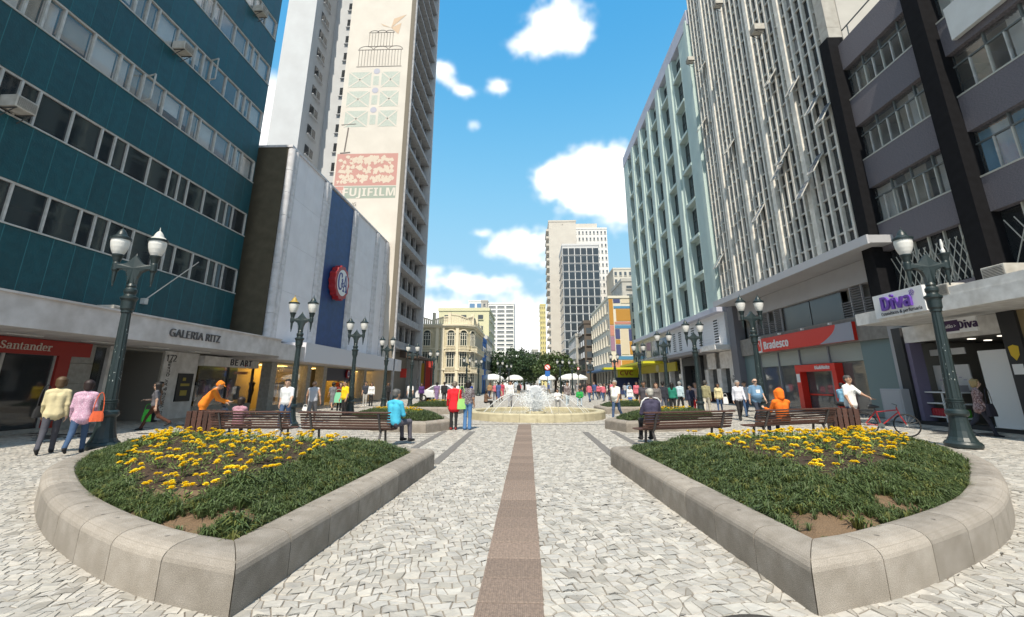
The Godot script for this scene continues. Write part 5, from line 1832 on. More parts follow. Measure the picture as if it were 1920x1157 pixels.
	while s < total:
		var q := along(line, s)
		var rise := 10.6 + 0.55 * absf(sin(s * 0.62)) + (0.35 if s > 7.5 and s < 11.5 else 0.0)
		par.beam(v3(q[0] - q[1] * 0.1, 10.05), v3(q[0] - q[1] * 0.1, rise), 0.13, 0.2)
		var q2 := along(line, s + 0.3)
		var rise2 := 10.6 + 0.55 * absf(sin((s + 0.3) * 0.62)) + (0.35 if s + 0.3 > 7.5 and s + 0.3 < 11.5 else 0.0)
		par.beam(v3(q[0] - q[1] * 0.1, rise), v3(q2[0] - q2[1] * 0.1, rise2), 0.3, 0.16)
		s += 0.3
	put(t, "parapet", par.mesh(), trim)
	for s2 in [0.3, 5.3, 7.6, 11.6, 16.0]:
		var q := along(line, s2)
		var b := Bag.new()
		b.beam(v3(q[0] - q[1] * 0.1, 10.0), v3(q[0] - q[1] * 0.1, 11.75), 0.42, 0.42)
		put(t, "parapet_post", b.mesh(), trim)

func outward(p: Array, i: int) -> Vector2:
	var d: Vector2 = (p[mini(i + 1, p.size() - 1)] - p[maxi(i - 1, 0)]).normalized()
	return Vector2(d.y, -d.x)

# a plain far block: x range, height, forward range, and a grid of windows on its front and its street flank
func far_block(label: String, x0: float, x1: float, top: float, z0: float, z1: float, wall: Material, pane: Material, cols: int, rows: int, y0: float, fill := Vector2(0.6, 0.55), flank := 0, flank_cols := 0) -> Node3D:
	var t := thing("distant_building", label, "building", Vector3((x0 + x1) / 2, 0, -z0))
	pb(t, "body", x0, x1, 0, top, z0, z1, wall)
	pb(t, "parapet", x0 - 0.15, x1 + 0.15, top, top + 0.7, z0 - 0.15, z1, wall)
	var b := Bag.new()
	var ledges := Bag.new()
	for r in rows:
		var ya := lerpf(y0, top - 0.6, float(r) / rows)
		var yb := lerpf(y0, top - 0.6, float(r + 1) / rows)
		var h := (yb - ya) * fill.y
		for c in cols:
			var a := lerpf(x0, x1, float(c) / cols)
			var e := lerpf(x0, x1, float(c + 1) / cols)
			var m := (a + e) / 2
			var w := (e - a) * fill.x / 2
			b.box(m - w, m + w, yb - h - 0.3, yb - 0.3, z0 - 0.06, z0)
			ledges.box(m - w - 0.1, m + w + 0.1, yb - h - 0.42, yb - h - 0.3, z0 - 0.25, z0)
		if flank != 0:
			var x := x0 if flank < 0 else x1
			for c in flank_cols:
				var a := lerpf(z0, z1, float(c) / flank_cols)
				var e := lerpf(z0, z1, float(c + 1) / flank_cols)
				var m := (a + e) / 2
				var w := (e - a) * fill.x / 2
				b.box(minf(x, x + flank * 0.06), maxf(x, x + flank * 0.06), yb - h - 0.3, yb - 0.3, m - w, m + w)
				ledges.box(minf(x, x + flank * 0.3), maxf(x, x + flank * 0.3), yb - h - 0.42, yb - h - 0.3, m - w - 0.1, m + w + 0.1)
	put(t, "windows", b.mesh(), pane).set_meta("kind", "stuff")
	put(t, "window_ledges", ledges.mesh(), wall).set_meta("kind", "stuff")
	return t

func tree(label: String, at: Vector3, tall: float, wide: float, seed_value: int, shade: Color) -> void:
	var t := thing("tree", label, "tree", at, "trees closing the street")
	var g := RandomNumberGenerator.new()
	g.seed = seed_value
	var bark := mat("bark", Color(0.05, 0.04, 0.03), 0.95)
	var b := Bag.new()
	b.tube([Vector3.ZERO, Vector3(0.1, tall * 0.3, 0), Vector3(0, tall * 0.6, 0.1)], [0.3, 0.22, 0.1], 8)
	for k in 7:
		var a := TAU * k / 7 + g.randf()
		b.tube([Vector3(0.08, tall * (0.28 + 0.03 * k), 0), Vector3(cos(a) * wide * 0.25, tall * (0.45 + 0.03 * k), sin(a) * wide * 0.25), Vector3(cos(a) * wide * 0.42, tall * (0.55 + 0.04 * k), sin(a) * wide * 0.42)], [0.12, 0.08, 0.03], 6)
	put(t, "trunk", b.mesh(), bark, false)
	var leaf := mat("tree leaf", Color(1, 1, 1), 0.6)
	leaf.vertex_color_use_as_albedo = true
	leaf.backlight_enabled = true
	leaf.backlight = Color(0.1, 0.16, 0.04)
	var c := Bag.new()
	var clumps := []
	for k in 70:
		var d := Vector3(g.randfn(), g.randfn() * 0.8, g.randfn()).normalized() * pow(g.randf(), 0.45)
		clumps.append([Vector3(d.x * wide / 2, tall * 0.58 + d.y * tall * 0.42, d.z * wide / 2), g.randf_range(0.5, 1.05) * wide * 0.13, 1.0])
	for q in clumps:
		for k in 90:
			var d := Vector3(g.randfn(), g.randfn() * 0.75, g.randfn()).normalized() * g.randf_range(0.55, 1.05)
			var p: Vector3 = q[0] + d * q[1]
			var u := Vector3(g.randfn(), g.randfn(), g.randfn()).normalized() * g.randf_range(0.16, 0.3)
			var s := u.cross(Vector3(g.randfn(), g.randfn(), g.randfn())).normalized() * 0.14
			c.tint = shade * g.randf_range(0.7, 1.35)
			c.quad(p - u, p + s, p + u, p - s)
	put(t, "crown", c.mesh(true), leaf, false)

func far_end() -> void:
	cream_building()
	var pane := glossy("far glass", Color(0.07, 0.085, 0.10), 0.15)  # far windows; also dark glass put where a gap is only in shade
	var blue_pane := glossy("far blue glass", Color(0.10, 0.20, 0.34), 0.12)
	var ivory := mat("far ivory", Color(0.52, 0.50, 0.44), 0.9, noise_tex("stain2", 0.006, Color(), Color()), 12.0)
	var white := mat("far white", Color(0.66, 0.66, 0.64), 0.9)
	var yellow := mat("far yellow", Color(0.55, 0.48, 0.22), 0.9, noise_tex("stain2", 0.006, Color(), Color()), 9.0)
	var stone_m := mat("far stone wall", Color(0.44, 0.43, 0.40), 0.9, noise_tex("stain", 0.008, Color(), Color()), 9.0)
	var grey_m := mat("far grey", Color(0.26, 0.26, 0.25), 0.9)
	far_block("small bright blue house next to the cream corner house", -18, -8.0, 9.0, 81.2, 88, mat("far blue paint", Color(0.03, 0.14, 0.42), 0.8), pane, 4, 2, 3.5, Vector2(0.5, 0.6), 1, 3)
	far_block("old ivory house beyond the blue house", -18, -7.9, 10.0, 88.2, 101, ivory, pane, 4, 2, 3.2, Vector2(0.5, 0.6), 1, 5)
	far_block("pale yellow block rising behind the old houses", -20, -8.6, 17.5, 101.2, 118, mat("far pale yellow", Color(0.56, 0.54, 0.36), 0.9), pane, 3, 4, 7.0, Vector2(0.3, 0.4), 1, 6)
	far_block("white slab tower with close rows of windows far behind the cream house", -17.6, -5.9, 36.0, 200, 216, white, pane, 3, 17, 4, Vector2(0.8, 0.36))
	far_block("grey stair tower joined to the far white slab", -20.5, -17.7, 37.0, 199, 214, stone_m, pane, 1, 10, 4, Vector2(0.3, 0.3))
	far_block("office tower with a blue glass front far behind the cream house", -27.6, -20.6, 39.0, 210, 226, white, blue_pane, 2, 9, 6, Vector2(0.7, 0.8))
	far_block("low blue glass wing beside the far glass fronted tower", -32.5, -27.7, 33.5, 212, 226, mat("far blue steel", Color(0.2, 0.3, 0.42), 0.6), blue_pane, 3, 10, 6, Vector2(0.85, 0.85))
	# right: the high towers
	var beige := mat("far beige", Color(0.50, 0.47, 0.42), 0.92, noise_tex("stain2", 0.006, Color(), Color()), 14.0)
	var hb := far_block("tall beige tower with balconies stacked up its edge", 9.0, 20.0, 65.5, 175, 190, beige, pane, 1, 1, 60, Vector2(0.01, 0.02), -1, 4)
	for k in 19:
		pb(hb, "balcony", 7.9, 9.0, 6 + k * 3.1, 6.9 + k * 3.1, 175.5, 188, beige)
	var chalk := far_block("pale tower dotted with small windows behind the dark gridded tower", 20.2, 34.4, 66.0, 186, 205, mat("far chalk", Color(0.60, 0.59, 0.57), 0.9), pane, 9, 20, 8, Vector2(0.4, 0.42), -1, 4)
	pb(chalk, "lift_house", 21.5, 31, 66.5, 70, 190, 200, beige)
	far_block("dark gridded office tower with pale vertical ribs", 12.2, 24.6, 47.6, 150, 166, mat("far rib", Color(0.50, 0.50, 0.50), 0.8), glossy("far dark glass", Color(0.035, 0.042, 0.05), 0.12), 6, 15, 4, Vector2(0.86, 0.84), -1, 1)
	far_block("cream apartment block behind the mosaic building", 33.0, 44, 44, 170, 185, ivory, pane, 6, 12, 8, Vector2(0.5, 0.5))
	far_block("narrow yellow tower far down the street", 7.4, 10.6, 46, 262, 276, yellow, pane, 3, 14, 5, Vector2(0.35, 0.4), -1, 4)
	far_block("small far grey block at the street's end", 2.8, 6.6, 22, 290, 300, stone_m, pane, 3, 6, 5, Vector2(0.6, 0.5))
	far_block("brown office block with projecting bays beside the mosaic building", 12.0, 20, 14.0, 97, 108, mat("far brown", Color(0.10, 0.08, 0.065), 0.8), pane, 3, 4, 3.5, Vector2(0.7, 0.5), -1, 3)
	far_block("old grey house with tall windows before the dark gridded tower", 11.4, 20, 12.5, 109, 128, stone_m, pane, 3, 3, 3.5, Vector2(0.4, 0.6), -1, 6)
	far_block("stepped concrete house behind the mosaic building", 19.5, 28, 22, 92, 104, stone_m, pane, 3, 3, 16, Vector2(0.4, 0.35))
	# mosaic fronted building
	var t := thing("mosaic_building", "cream four storey block with a colourful mosaic strip and yellow canopy", "building", Vector3(13.5, 0, -75))
	var cr := mat("mosaic cream", Color(0.60, 0.57, 0.49), 0.9)
	pb(t, "body", 13.5, 24, 4.0, 15.4, 75, 96, cr)
	pb(t, "parapet", 13.35, 24, 15.4, 15.8, 74.85, 96, cr)
	pb(t, "ground_floor_core", 17.5, 24, 0, 4.0, 79, 96, mats["room wall"])
	pb(t, "shop_ceiling", 13.9, 24, 3.85, 3.98, 75.4, 96, mats["room wall"])
	for k in 7:
		pb(t, "shop_pier", 13.9, 14.4, 0, 3.85, 75.5 + k * 3.2, 76.0 + k * 3.2, cr)
		if k < 6:
			pb(t, "shop_glass", 14.1, 14.12, 0, 3.6, 76.05 + k * 3.2, 78.65 + k * 3.2, mats["window glass"])
	var cols := [Color(0.40, 0.20, 0.03), Color(0.05, 0.06, 0.16), Color(0.06, 0.20, 0.36), Color(0.45, 0.20, 0.16), Color(0.55, 0.48, 0.36), Color(0.28, 0.16, 0.24)]
	for p in [[13.5, 14.2, 11.0, 15.3, 0], [14.25, 15.4, 14.6, 15.25, 1], [14.25, 17.0, 13.7, 14.1, 2], [14.6, 17.0, 11.6, 13.6, 0], [14.3, 17.0, 11.1, 11.5, 3], [14.3, 17.0, 10.4, 10.95, 2], [13.5, 14.2, 9.2, 10.9, 3], [14.3, 15.1, 8.7, 10.3, 1], [15.2, 16.4, 6.2, 10.3, 4], [16.5, 17.0, 8.4, 10.3, 1], [13.5, 14.2, 6.8, 9.1, 5], [14.3, 15.1, 7.9, 8.6, 0], [14.3, 15.1, 6.0, 7.8, 1], [14.3, 17.0, 5.4, 5.95, 2], [13.5, 15.0, 4.1, 5.3, 3], [15.1, 17.0, 4.1, 5.3, 0], [15.5, 17.0, 14.55, 15.25, 4], [16.5, 17.0, 6.2, 8.3, 0]]:
		pb(t, "mosaic_panel", p[0], p[1] - 0.03, p[2], p[3] - 0.03, 74.94 - 0.004 * p[4], 75, mat("mosaic %d" % p[4], cols[p[4]], 0.7))
	for r in 4:
		var y := 5.0 + r * 2.7
		var w := pb(t, "window", 17.3, 19.6, y, y + 1.5, 74.93, 75, pane)
		pb(w, "bar", 17.3, 19.6, y + 0.75, y + 0.82, 74.9, 74.928, cr)
		for k in 7:
			var z := 76.0 + k * 2.85
			var w2 := pb(t, "window", 13.44, 13.5, y, y + 1.75, z, z + 1.5, pane)
			pb(w2, "sill", 13.3, 13.5, y - 0.12, y, z - 0.1, z + 1.6, cr)
			pb(w2, "fin", 13.2, 13.44, y, y + 1.75, z + 1.5, z + 1.65, cr)
	pb(t, "canopy", 11.9, 21, 3.8, 4.1, 73, 75.3, mats["sign yellow"])
	pb(t, "canopy", 11.9, 13.6, 3.7, 3.95, 75.4, 95, mat("canopy blue", Color(0.12, 0.22, 0.40), 0.6))
	pb(t, "shop_board", 14.2, 17.4, 2.6, 3.75, 74.4, 74.5, mats["sign yellow"])
	letters(t, "lettering", "CVC", Vector3(15.6, 3.25, -74.38), 0.7, 0.05, 0, mat("letter rust", Color(0.25, 0.06, 0.01), 0.5), false, true, 1.2)
	pb(t, "shop_wall", 14.0, 21, 0, 2.6, 75.2, 75.3, mat("shop blue", Color(0.02, 0.03, 0.10), 0.6))
	pb(t, "poster_panel", 17.6, 20.6, 0.8, 2.3, 75.1, 75.2, mats["far white"])
	# red party wall and yellow strip beside the tower
	var rw := thing("red_wall", "tall red and ochre shop wall at the foot of the tower", "wall", Vector3(-12.8, 0, -60))
	pb(rw, "red_slab", -13.4, -12.2, 0, 4.6, 59.8, 60.2, mat("wall red", Color(0.42, 0.035, 0.025), 0.6))
	pb(rw, "ochre_slab", -14.2, -13.42, 0, 4.2, 59.7, 60.1, mat("wall ochre", Color(0.38, 0.24, 0.02), 0.6))
	for a in [["round dark leafed tree on the cream house side", -3.9, 100.0, 9.6, 11.0, 1, Color(0.026, 0.052, 0.016)], ["bushy tree in the middle of the street's end", 1.5, 118.0, 9.0, 11.0, 2, Color(0.034, 0.062, 0.018)], ["lighter green tree before the beige tower", 5.6, 96.0, 8.0, 9.5, 3, Color(0.050, 0.080, 0.020)], ["dark tree hidden behind the other street trees", -1.0, 130.0, 10.5, 12.0, 4, Color(0.026, 0.05, 0.016)], ["dark tree before the far yellow tower", 7.4, 128.0, 9.5, 11.5, 5, Color(0.036, 0.06, 0.018)]]:
		tree(a[0], Vector3(a[1], 0, -a[2]), a[3], a[4], a[5], a[6])
	for a in [[-6.4, 84.0, 4.2, "white domed stall tent on the cream house side"], [-2.6, 92.0, 3.4, "white domed stall tent under the dark tree"], [3.6, 88.0, 3.2, "white domed stall tent under the lighter tree"], [7.7, 80.0, 5.0, "wide white stall tent beside the traffic light"]]:
		var tn := thing("stall_tent", a[3], "tent", Vector3(a[0], 0, -a[1]))
		var b := Bag.new()
		b.lathe([Vector2(a[2] / 2, 2.3), Vector2(a[2] / 2, 2.55), Vector2(a[2] * 0.42, 2.9), Vector2(a[2] * 0.25, 3.2), Vector2(0.01, 3.35)], 14)
		put(tn, "cover", b.mesh(), mat("tent canvas", Color(0.68, 0.68, 0.66), 0.8), false)
		for k in 4:
			var p := Bag.new()
			var q: Vector3 = Vector3(cos(TAU * (k + 0.5) / 4), 0, sin(TAU * (k + 0.5) / 4)) * a[2] * 0.48
			p.beam(q, q + Vector3.UP * 2.4, 0.06, 0.06)
			put(tn, "post", p.mesh(), mats["dark steel frame"], false)
	# no-parking sign and traffic light
	var ns := thing("street_sign", "round red and white street sign above a blue plate on a thin post", "sign", Vector3(2.3, 0, -55))
	var nb := Bag.new()
	nb.tube([Vector3(0, 0, 0), Vector3(0, 3.2, 0)], [0.04, 0.04], 8)
	put(ns, "post", nb.mesh(), mats["dark steel frame"], false)
	var nd := put(ns, "disc", disc_mesh(0.34, 0.03), mats["bank red"], false)
	nd.position = Vector3(0, 3.5, 0.06)
	var nf := put(ns, "face", disc_mesh(0.26, 0.03), mats["sign white"], false)
	nf.position = Vector3(0, 3.5, 0.08)
	var bar := Bag.new()
	bar.beam(Vector3(-0.18, 3.68, 0.115), Vector3(0.18, 3.32, 0.115), 0.02, 0.09, Vector3(1, 1, 0).normalized())
	put(ns, "slash", bar.mesh(), mats["bank red"], false)
	var bp := Bag.new()
	bp.box(-0.28, 0.28, 2.45, 3.1, -0.06, -0.09)
	put(ns, "blue_plate", bp.mesh(), mat("plate blue", Color(0.02, 0.12, 0.40), 0.5), false)
	var tl := thing("traffic_light", "small traffic light showing red beside the wide white tent", "traffic light", Vector3(7.1, 0, -66))
	var tb := Bag.new()
	tb.tube([Vector3(0, 0, 0), Vector3(0, 3.0, 0)], [0.06, 0.05], 8)
	put(tl, "post", tb.mesh(), mats["dark steel frame"], false)
	var hd := Bag.new()
	hd.box(-0.18, 0.18, 2.8, 3.9, -0.1, 0.15)
	put(tl, "housing", hd.mesh(), mats["black cladding"], false)
	for k in 3:
		var ln := put(tl, "lens", disc_mesh(0.12, 0.03), lit("signal red glow", Color(1, 0.08, 0.04), 1.2) if k == 0 else mat("lens %d" % k, Color(0.05, 0.05, 0.03), 0.3), false)
		ln.position = Vector3(0, 3.7 - k * 0.33, 0.11)
	# car crossing at the end of the block
	var car := thing("parked_car", "small pale grey hatchback standing before the cream corner house", "car", Vector3(-8.6, 0, -45), "", 0.0)
	var paint := mat("car paint", Color(0.55, 0.56, 0.58), 0.25)
	paint.clearcoat_enabled = true
	paint.clearcoat = 0.8
	var prof := [Vector2(-1.9, 0.35), Vector2(-1.95, 0.7), Vector2(-1.8, 0.95), Vector2(-1.0, 1.02), Vector2(-0.35, 1.42), Vector2(0.9, 1.48), Vector2(1.6, 1.05), Vector2(1.85, 0.95), Vector2(1.9, 0.4)]
	var cb := Bag.new()
	for i in prof.size():
		var p: Vector2 = prof[i]
		var q: Vector2 = prof[(i + 1) % prof.size()]
		var wp := 0.8 if p.y < 1.1 else 0.62
		var wq := 0.8 if q.y < 1.1 else 0.62
		cb.quad(Vector3(p.x, p.y, wp), Vector3(q.x, q.y, wq), Vector3(q.x, q.y, -wq), Vector3(p.x, p.y, -wp))
		for s in [-1, 1]:
			cb.tri(Vector3(0, 0.7, s * 0.82), Vector3(p.x, p.y, s * wp), Vector3(q.x, q.y, s * wq))
	put(car, "body", cb.mesh(), paint, false)
	var wb := Bag.new()
	wb.quad(Vector3(-0.85, 1.03, 0.785), Vector3(-0.3, 1.36, 0.685), Vector3(0.25, 1.38, 0.68), Vector3(0.25, 1.03, 0.785))
	wb.quad(Vector3(0.32, 1.03, 0.785), Vector3(0.32, 1.38, 0.68), Vector3(0.85, 1.4, 0.68), Vector3(1.4, 1.05, 0.785))
	put(car, "side_window", wb.mesh(), mats["dull window"], false)
	for x in [-1.2, 1.2]:
		var w := Bag.new()
		w.tube([Vector3(x, 0.31, 0.62), Vector3(x, 0.31, 0.84)], [0.31, 0.31], 18)
		var wh := put(car, "wheel", w.mesh(), mat("tyre", Color(0.02, 0.02, 0.02), 0.9), false)
		var r := Bag.new()
		r.tube([Vector3(x, 0.31, 0.83), Vector3(x, 0.31, 0.855)], [0.19, 0.17], 14)
		put(wh, "rim", r.mesh(), mats["aluminium"], false)
		var w2 := Bag.new()
		w2.tube([Vector3(x, 0.31, -0.84), Vector3(x, 0.31, -0.62)], [0.31, 0.31], 18)
		put(car, "wheel", w2.mesh(), mats["tyre"], false)
	car.scale = Vector3.ONE * 1.05

func disc_mesh(r: float, deep: float) -> ArrayMesh:      # a round plate facing +z
	var b := Bag.new()
	for i in 24:
		var p := Vector3(cos(TAU * i / 24), sin(TAU * i / 24), 0) * r
		var q := Vector3(cos(TAU * (i + 1) / 24), sin(TAU * (i + 1) / 24), 0) * r
		var f := Vector3(0, 0, deep)
		b.tri(f, q + f, p + f)
		b.quad(p, p + f, q + f, q)
	return b.mesh()

# ---------------------------------------------------------------- street furniture
func lamp_proto(second_globe := true, cap_colours := [0, 0]) -> Node3D:
	var o := Node3D.new()
	o.name = "street_lamp"
	o.set_meta("label", "")
	o.set_meta("category", "street lamp")
	var iron := mat("lamp iron", Color(0.016, 0.030, 0.032), 0.42, noise_tex("iron_paint", 0.03, grey(0.8), grey(1.0)), 0.7)
	bump(iron, noise_tex("iron_n", 0.1, Color(), Color(), FastNoiseLite.TYPE_SIMPLEX, 3, 512, true, 3.0), 0.25)
	var chip := mat("chipped paint", Color(0.30, 0.33, 0.32), 0.8)
	var caps := [iron, mat("lamp cap white", Color(0.50, 0.50, 0.46), 0.6), mat("lamp cap gold", Color(0.36, 0.24, 0.04), 0.5)]
	var b := Bag.new()
	b.lathe([Vector2(0.33, 0), Vector2(0.36, 0.04), Vector2(0.365, 0.1), Vector2(0.33, 0.15), Vector2(0.30, 0.165)], 28)
	put(o, "foot", b.mesh(), iron, false)
	var fl := Bag.new()
	fl.lathe([Vector2(0.30, 0.16), Vector2(0.255, 0.25), Vector2(0.215, 0.4), Vector2(0.19, 0.58), Vector2(0.18, 0.74)], 16, Vector3.ZERO, true)
	put(o, "flared_base", fl.mesh(), iron, false)
	var rg := Bag.new()
	rg.lathe([Vector2(0.18, 0.73), Vector2(0.215, 0.755), Vector2(0.235, 0.80), Vector2(0.225, 0.86), Vector2(0.19, 0.895), Vector2(0.16, 0.9), Vector2(0.16, 1.06), Vector2(0.175, 1.065), Vector2(0.175, 1.09), Vector2(0.155, 1.1), Vector2(0.172, 1.115), Vector2(0.172, 1.14), Vector2(0.14, 1.15)], 24)
	for k in 10:                                            # key pattern round the collar
		var a := TAU * k / 10
		var d := Vector3(cos(a), 0, sin(a))
		var s := Vector3(-d.z, 0, d.x)
		for e in [[-0.035, 0.92, -0.035, 1.03], [-0.035, 1.03, 0.03, 1.03], [0.03, 1.03, 0.03, 0.96], [0.03, 0.96, -0.008, 0.96]]:
			rg.beam(d * 0.162 + s * e[0] + Vector3.UP * e[1], d * 0.162 + s * e[2] + Vector3.UP * e[3], 0.014, 0.014)
	put(o, "collar", rg.mesh(), iron, false)
	var sh := Bag.new()
	for i in 12:
		var a0 := TAU * i / 12
		var a1 := TAU * (i + 1) / 12
		var am := (a0 + a1) / 2
		for seg in [[1.14, 0.145, 2.2, 0.125], [2.2, 0.125, 3.32, 0.104]]:
			for h in [[a0, am, 1.0, 0.93], [am, a1, 0.93, 1.0]]:
				sh.quad(Vector3(cos(h[0]) * seg[1] * h[2], seg[0], sin(h[0]) * seg[1] * h[2]), Vector3(cos(h[1]) * seg[1] * h[3], seg[0], sin(h[1]) * seg[1] * h[3]), Vector3(cos(h[1]) * seg[3] * h[3], seg[2], sin(h[1]) * seg[3] * h[3]), Vector3(cos(h[0]) * seg[3] * h[2], seg[2], sin(h[0]) * seg[3] * h[2]))
	put(o, "shaft", sh.mesh(), iron, false)
	var g := RandomNumberGenerator.new()
	g.seed = 6
	var cp := Bag.new()
	for k in 26:                                            # flakes where paint has come off
		var a := -PI / 2 + g.randf_range(-1.5, 1.5)
		var y := 1.3 + 1.5 * g.randf() * g.randf() + 0.3
		var r := 0.147 - (y - 1.14) * 0.0185
		var d := Vector3(cos(a), 0, -sin(a))
		var s := Vector3(-d.z, 0, d.x) * g.randf_range(0.004, 0.014)
		var u := Vector3.UP * g.randf_range(0.008, 0.035)
		cp.quad(d * r + Vector3.UP * y - s, d * r + Vector3.UP * y - u, d * r + Vector3.UP * y + s, d * r + Vector3.UP * y + u)
	put(o, "bare_flakes", cp.mesh(), chip, false)
	var ct := Bag.new()
	ct.lathe([Vector2(0.10, 3.30), Vector2(0.125, 3.32), Vector2(0.125, 3.37), Vector2(0.15, 3.42), Vector2(0.155, 3.6), Vector2(0.165, 3.64), Vector2(0.195, 3.68), Vector2(0.195, 3.72), Vector2(0.13, 3.76), Vector2(0.12, 3.8), Vector2(0.145, 3.86), Vector2(0.145, 3.92), Vector2(0.10, 3.98), Vector2(0.115, 4.02), Vector2(0.09, 4.08)], 20)
	put(o, "capital", ct.mesh(), iron, false)
	var br := Bag.new()                                     # forked bracket
	var fork := [Vector2(0.085, 4.02), Vector2(0.10, 4.25), Vector2(0.16, 4.40), Vector2(0.28, 4.475), Vector2(0.42, 4.48), Vector2(0.42, 4.60), Vector2(0.27, 4.60), Vector2(0.17, 4.64), Vector2(0.07, 4.76), Vector2(0.0, 4.86)]
	for sx in [-1, 1]:
		for i in fork.size() - 1:
			var p: Vector2 = fork[i]
			var q: Vector2 = fork[i + 1]
			br.quad(Vector3(sx * p.x, p.y, 0.07), Vector3(sx * q.x, q.y, 0.07), Vector3(sx * q.x, q.y, -0.07), Vector3(sx * p.x, p.y, -0.07))
			for z in [0.07, -0.07]:
				br.tri(Vector3(0, 4.5, z * 1.35), Vector3(sx * p.x, p.y, z), Vector3(sx * q.x, q.y, z))
		for k in 6:
			br.lathe([Vector2(0.001, -0.016), Vector2(0.016, 0), Vector2(0.001, 0.016)], 6, Vector3(sx * (0.09 + 0.012 * k), 4.1 + 0.065 * k, 0.075))
	br.lathe([Vector2(0.085, 4.0), Vector2(0.09, 4.5), Vector2(0.05, 4.72), Vector2(0.03, 4.84), Vector2(0.001, 4.93)], 12)
	put(o, "bracket", br.mesh(), iron, false)
	for k in 2:
		var x := -0.42 if k == 0 else 0.42
		var c := Bag.new()
		c.lathe([Vector2(0.002, 4.0), Vector2(0.022, 4.03), Vector2(0.018, 4.07), Vector2(0.035, 4.15), Vector2(0.055, 4.40), Vector2(0.085, 4.45), Vector2(0.085, 4.62), Vector2(0.075, 4.66), Vector2(0.105, 4.78), Vector2(0.13, 4.84), Vector2(0.13, 4.87)], 16, Vector3(x, 0, 0))
		put(o, "cup", c.mesh(), iron, false)
		if k == 1 and not second_globe:
			var st := Bag.new()
			st.lathe([Vector2(0.05, 4.86), Vector2(0.05, 4.95), Vector2(0.03, 5.0), Vector2(0.035, 5.12), Vector2(0.02, 5.25), Vector2(0.001, 5.27)], 10, Vector3(x, 0, 0))
			put(o, "bare_bulb", st.mesh(), mat("bulb white", Color(0.6, 0.6, 0.58), 0.3), false)
			continue
		var gl := Bag.new()
		gl.lathe([Vector2(0.115, 4.87), Vector2(0.155, 4.95), Vector2(0.19, 5.06), Vector2(0.208, 5.18), Vector2(0.205, 5.28)], 20, Vector3(x, 0, 0))
		var opal := mat("opal globe", Color(0.66, 0.655, 0.63), 0.3)
		opal.backlight_enabled = true
		opal.backlight = Color(0.35, 0.35, 0.33)
		var lamp := put(o, "globe", gl.mesh(), opal, false)
		var cr := Bag.new()
		cr.lathe([Vector2(0.205, 5.27), Vector2(0.232, 5.275), Vector2(0.235, 5.33), Vector2(0.19, 5.34)], 20, Vector3(x, 0, 0))
		put(lamp, "rim", cr.mesh(), iron, false)
		var cap := Bag.new()
		cap.lathe([Vector2(0.20, 5.335), Vector2(0.175, 5.37), Vector2(0.125, 5.41), Vector2(0.115, 5.44), Vector2(0.09, 5.50), Vector2(0.055, 5.555), Vector2(0.015, 5.59), Vector2(0.012, 5.64), Vector2(0.001, 5.70)], 20, Vector3(x, 0, 0))
		put(lamp, "cap", cap.mesh(), caps[cap_colours[k]], false)
	return o

func make_lamps() -> void:
	var plain_lamp := lamp_proto()
	var g := "cast iron street lamps"
	copy(lamp_proto(true, [0, 1]), ground_at(190, 842), 0.35, "twin globe iron street lamp with one white cap, beside the women walking away", 1.05, g).rotation.z = 0.03
	copy(lamp_proto(true, [2, 0]), ground_at(542, 799), 0.12, "twin globe iron street lamp with one golden cap behind the slatted benches", 0.92, g)
	copy(lamp_proto(false, [0, 0]), ground_at(1808, 840), -0.25, "iron street lamp with one globe missing, before the Diva shop", 1.07, g).rotation.z = -0.03
	for a in [[655, 781, 0.9, "twin globe street lamp beside the man in the yellow shirt"], [718, 769, 0.83, "twin globe street lamp before the lit store windows"], [768, 766, 0.78, "twin globe street lamp before the red shop sign"], [1435, 788, 1.03, "twin globe street lamp before the Bradesco sign"], [1316, 783, 0.86, "twin globe street lamp before the white shop wall"], [1255, 771, 0.87, "twin globe street lamp before the black shop portal"], [1205, 765, 0.8, "twin globe street lamp before the yellow shop canopy"]]:
		copy(plain_lamp, ground_at(a[0], a[1]), 0.0, a[3], a[2], g)
	for a in [[-10.0, 49.0, "street lamp before the windows of the cream house's near end"], [-8.3, 63.0, "street lamp before the cream house's rounded corner"], [-7.0, 66.0, "street lamp past the cream house's rounded corner"], [-4.3, 72.0, "street lamp before the round dark tree"], [-3.4, 84.0, "far street lamp beside the stall tents"], [10.2, 55.0, "street lamp before the mosaic building"], [4.7, 68.0, "street lamp before the lighter green tree"], [6.6, 70.0, "street lamp beside the traffic light"], [9.6, 72.0, "far street lamp before the brown office block"]]:
		copy(plain_lamp, Vector3(a[0], 0, -a[1]), 0.0, a[2], 0.92, g)

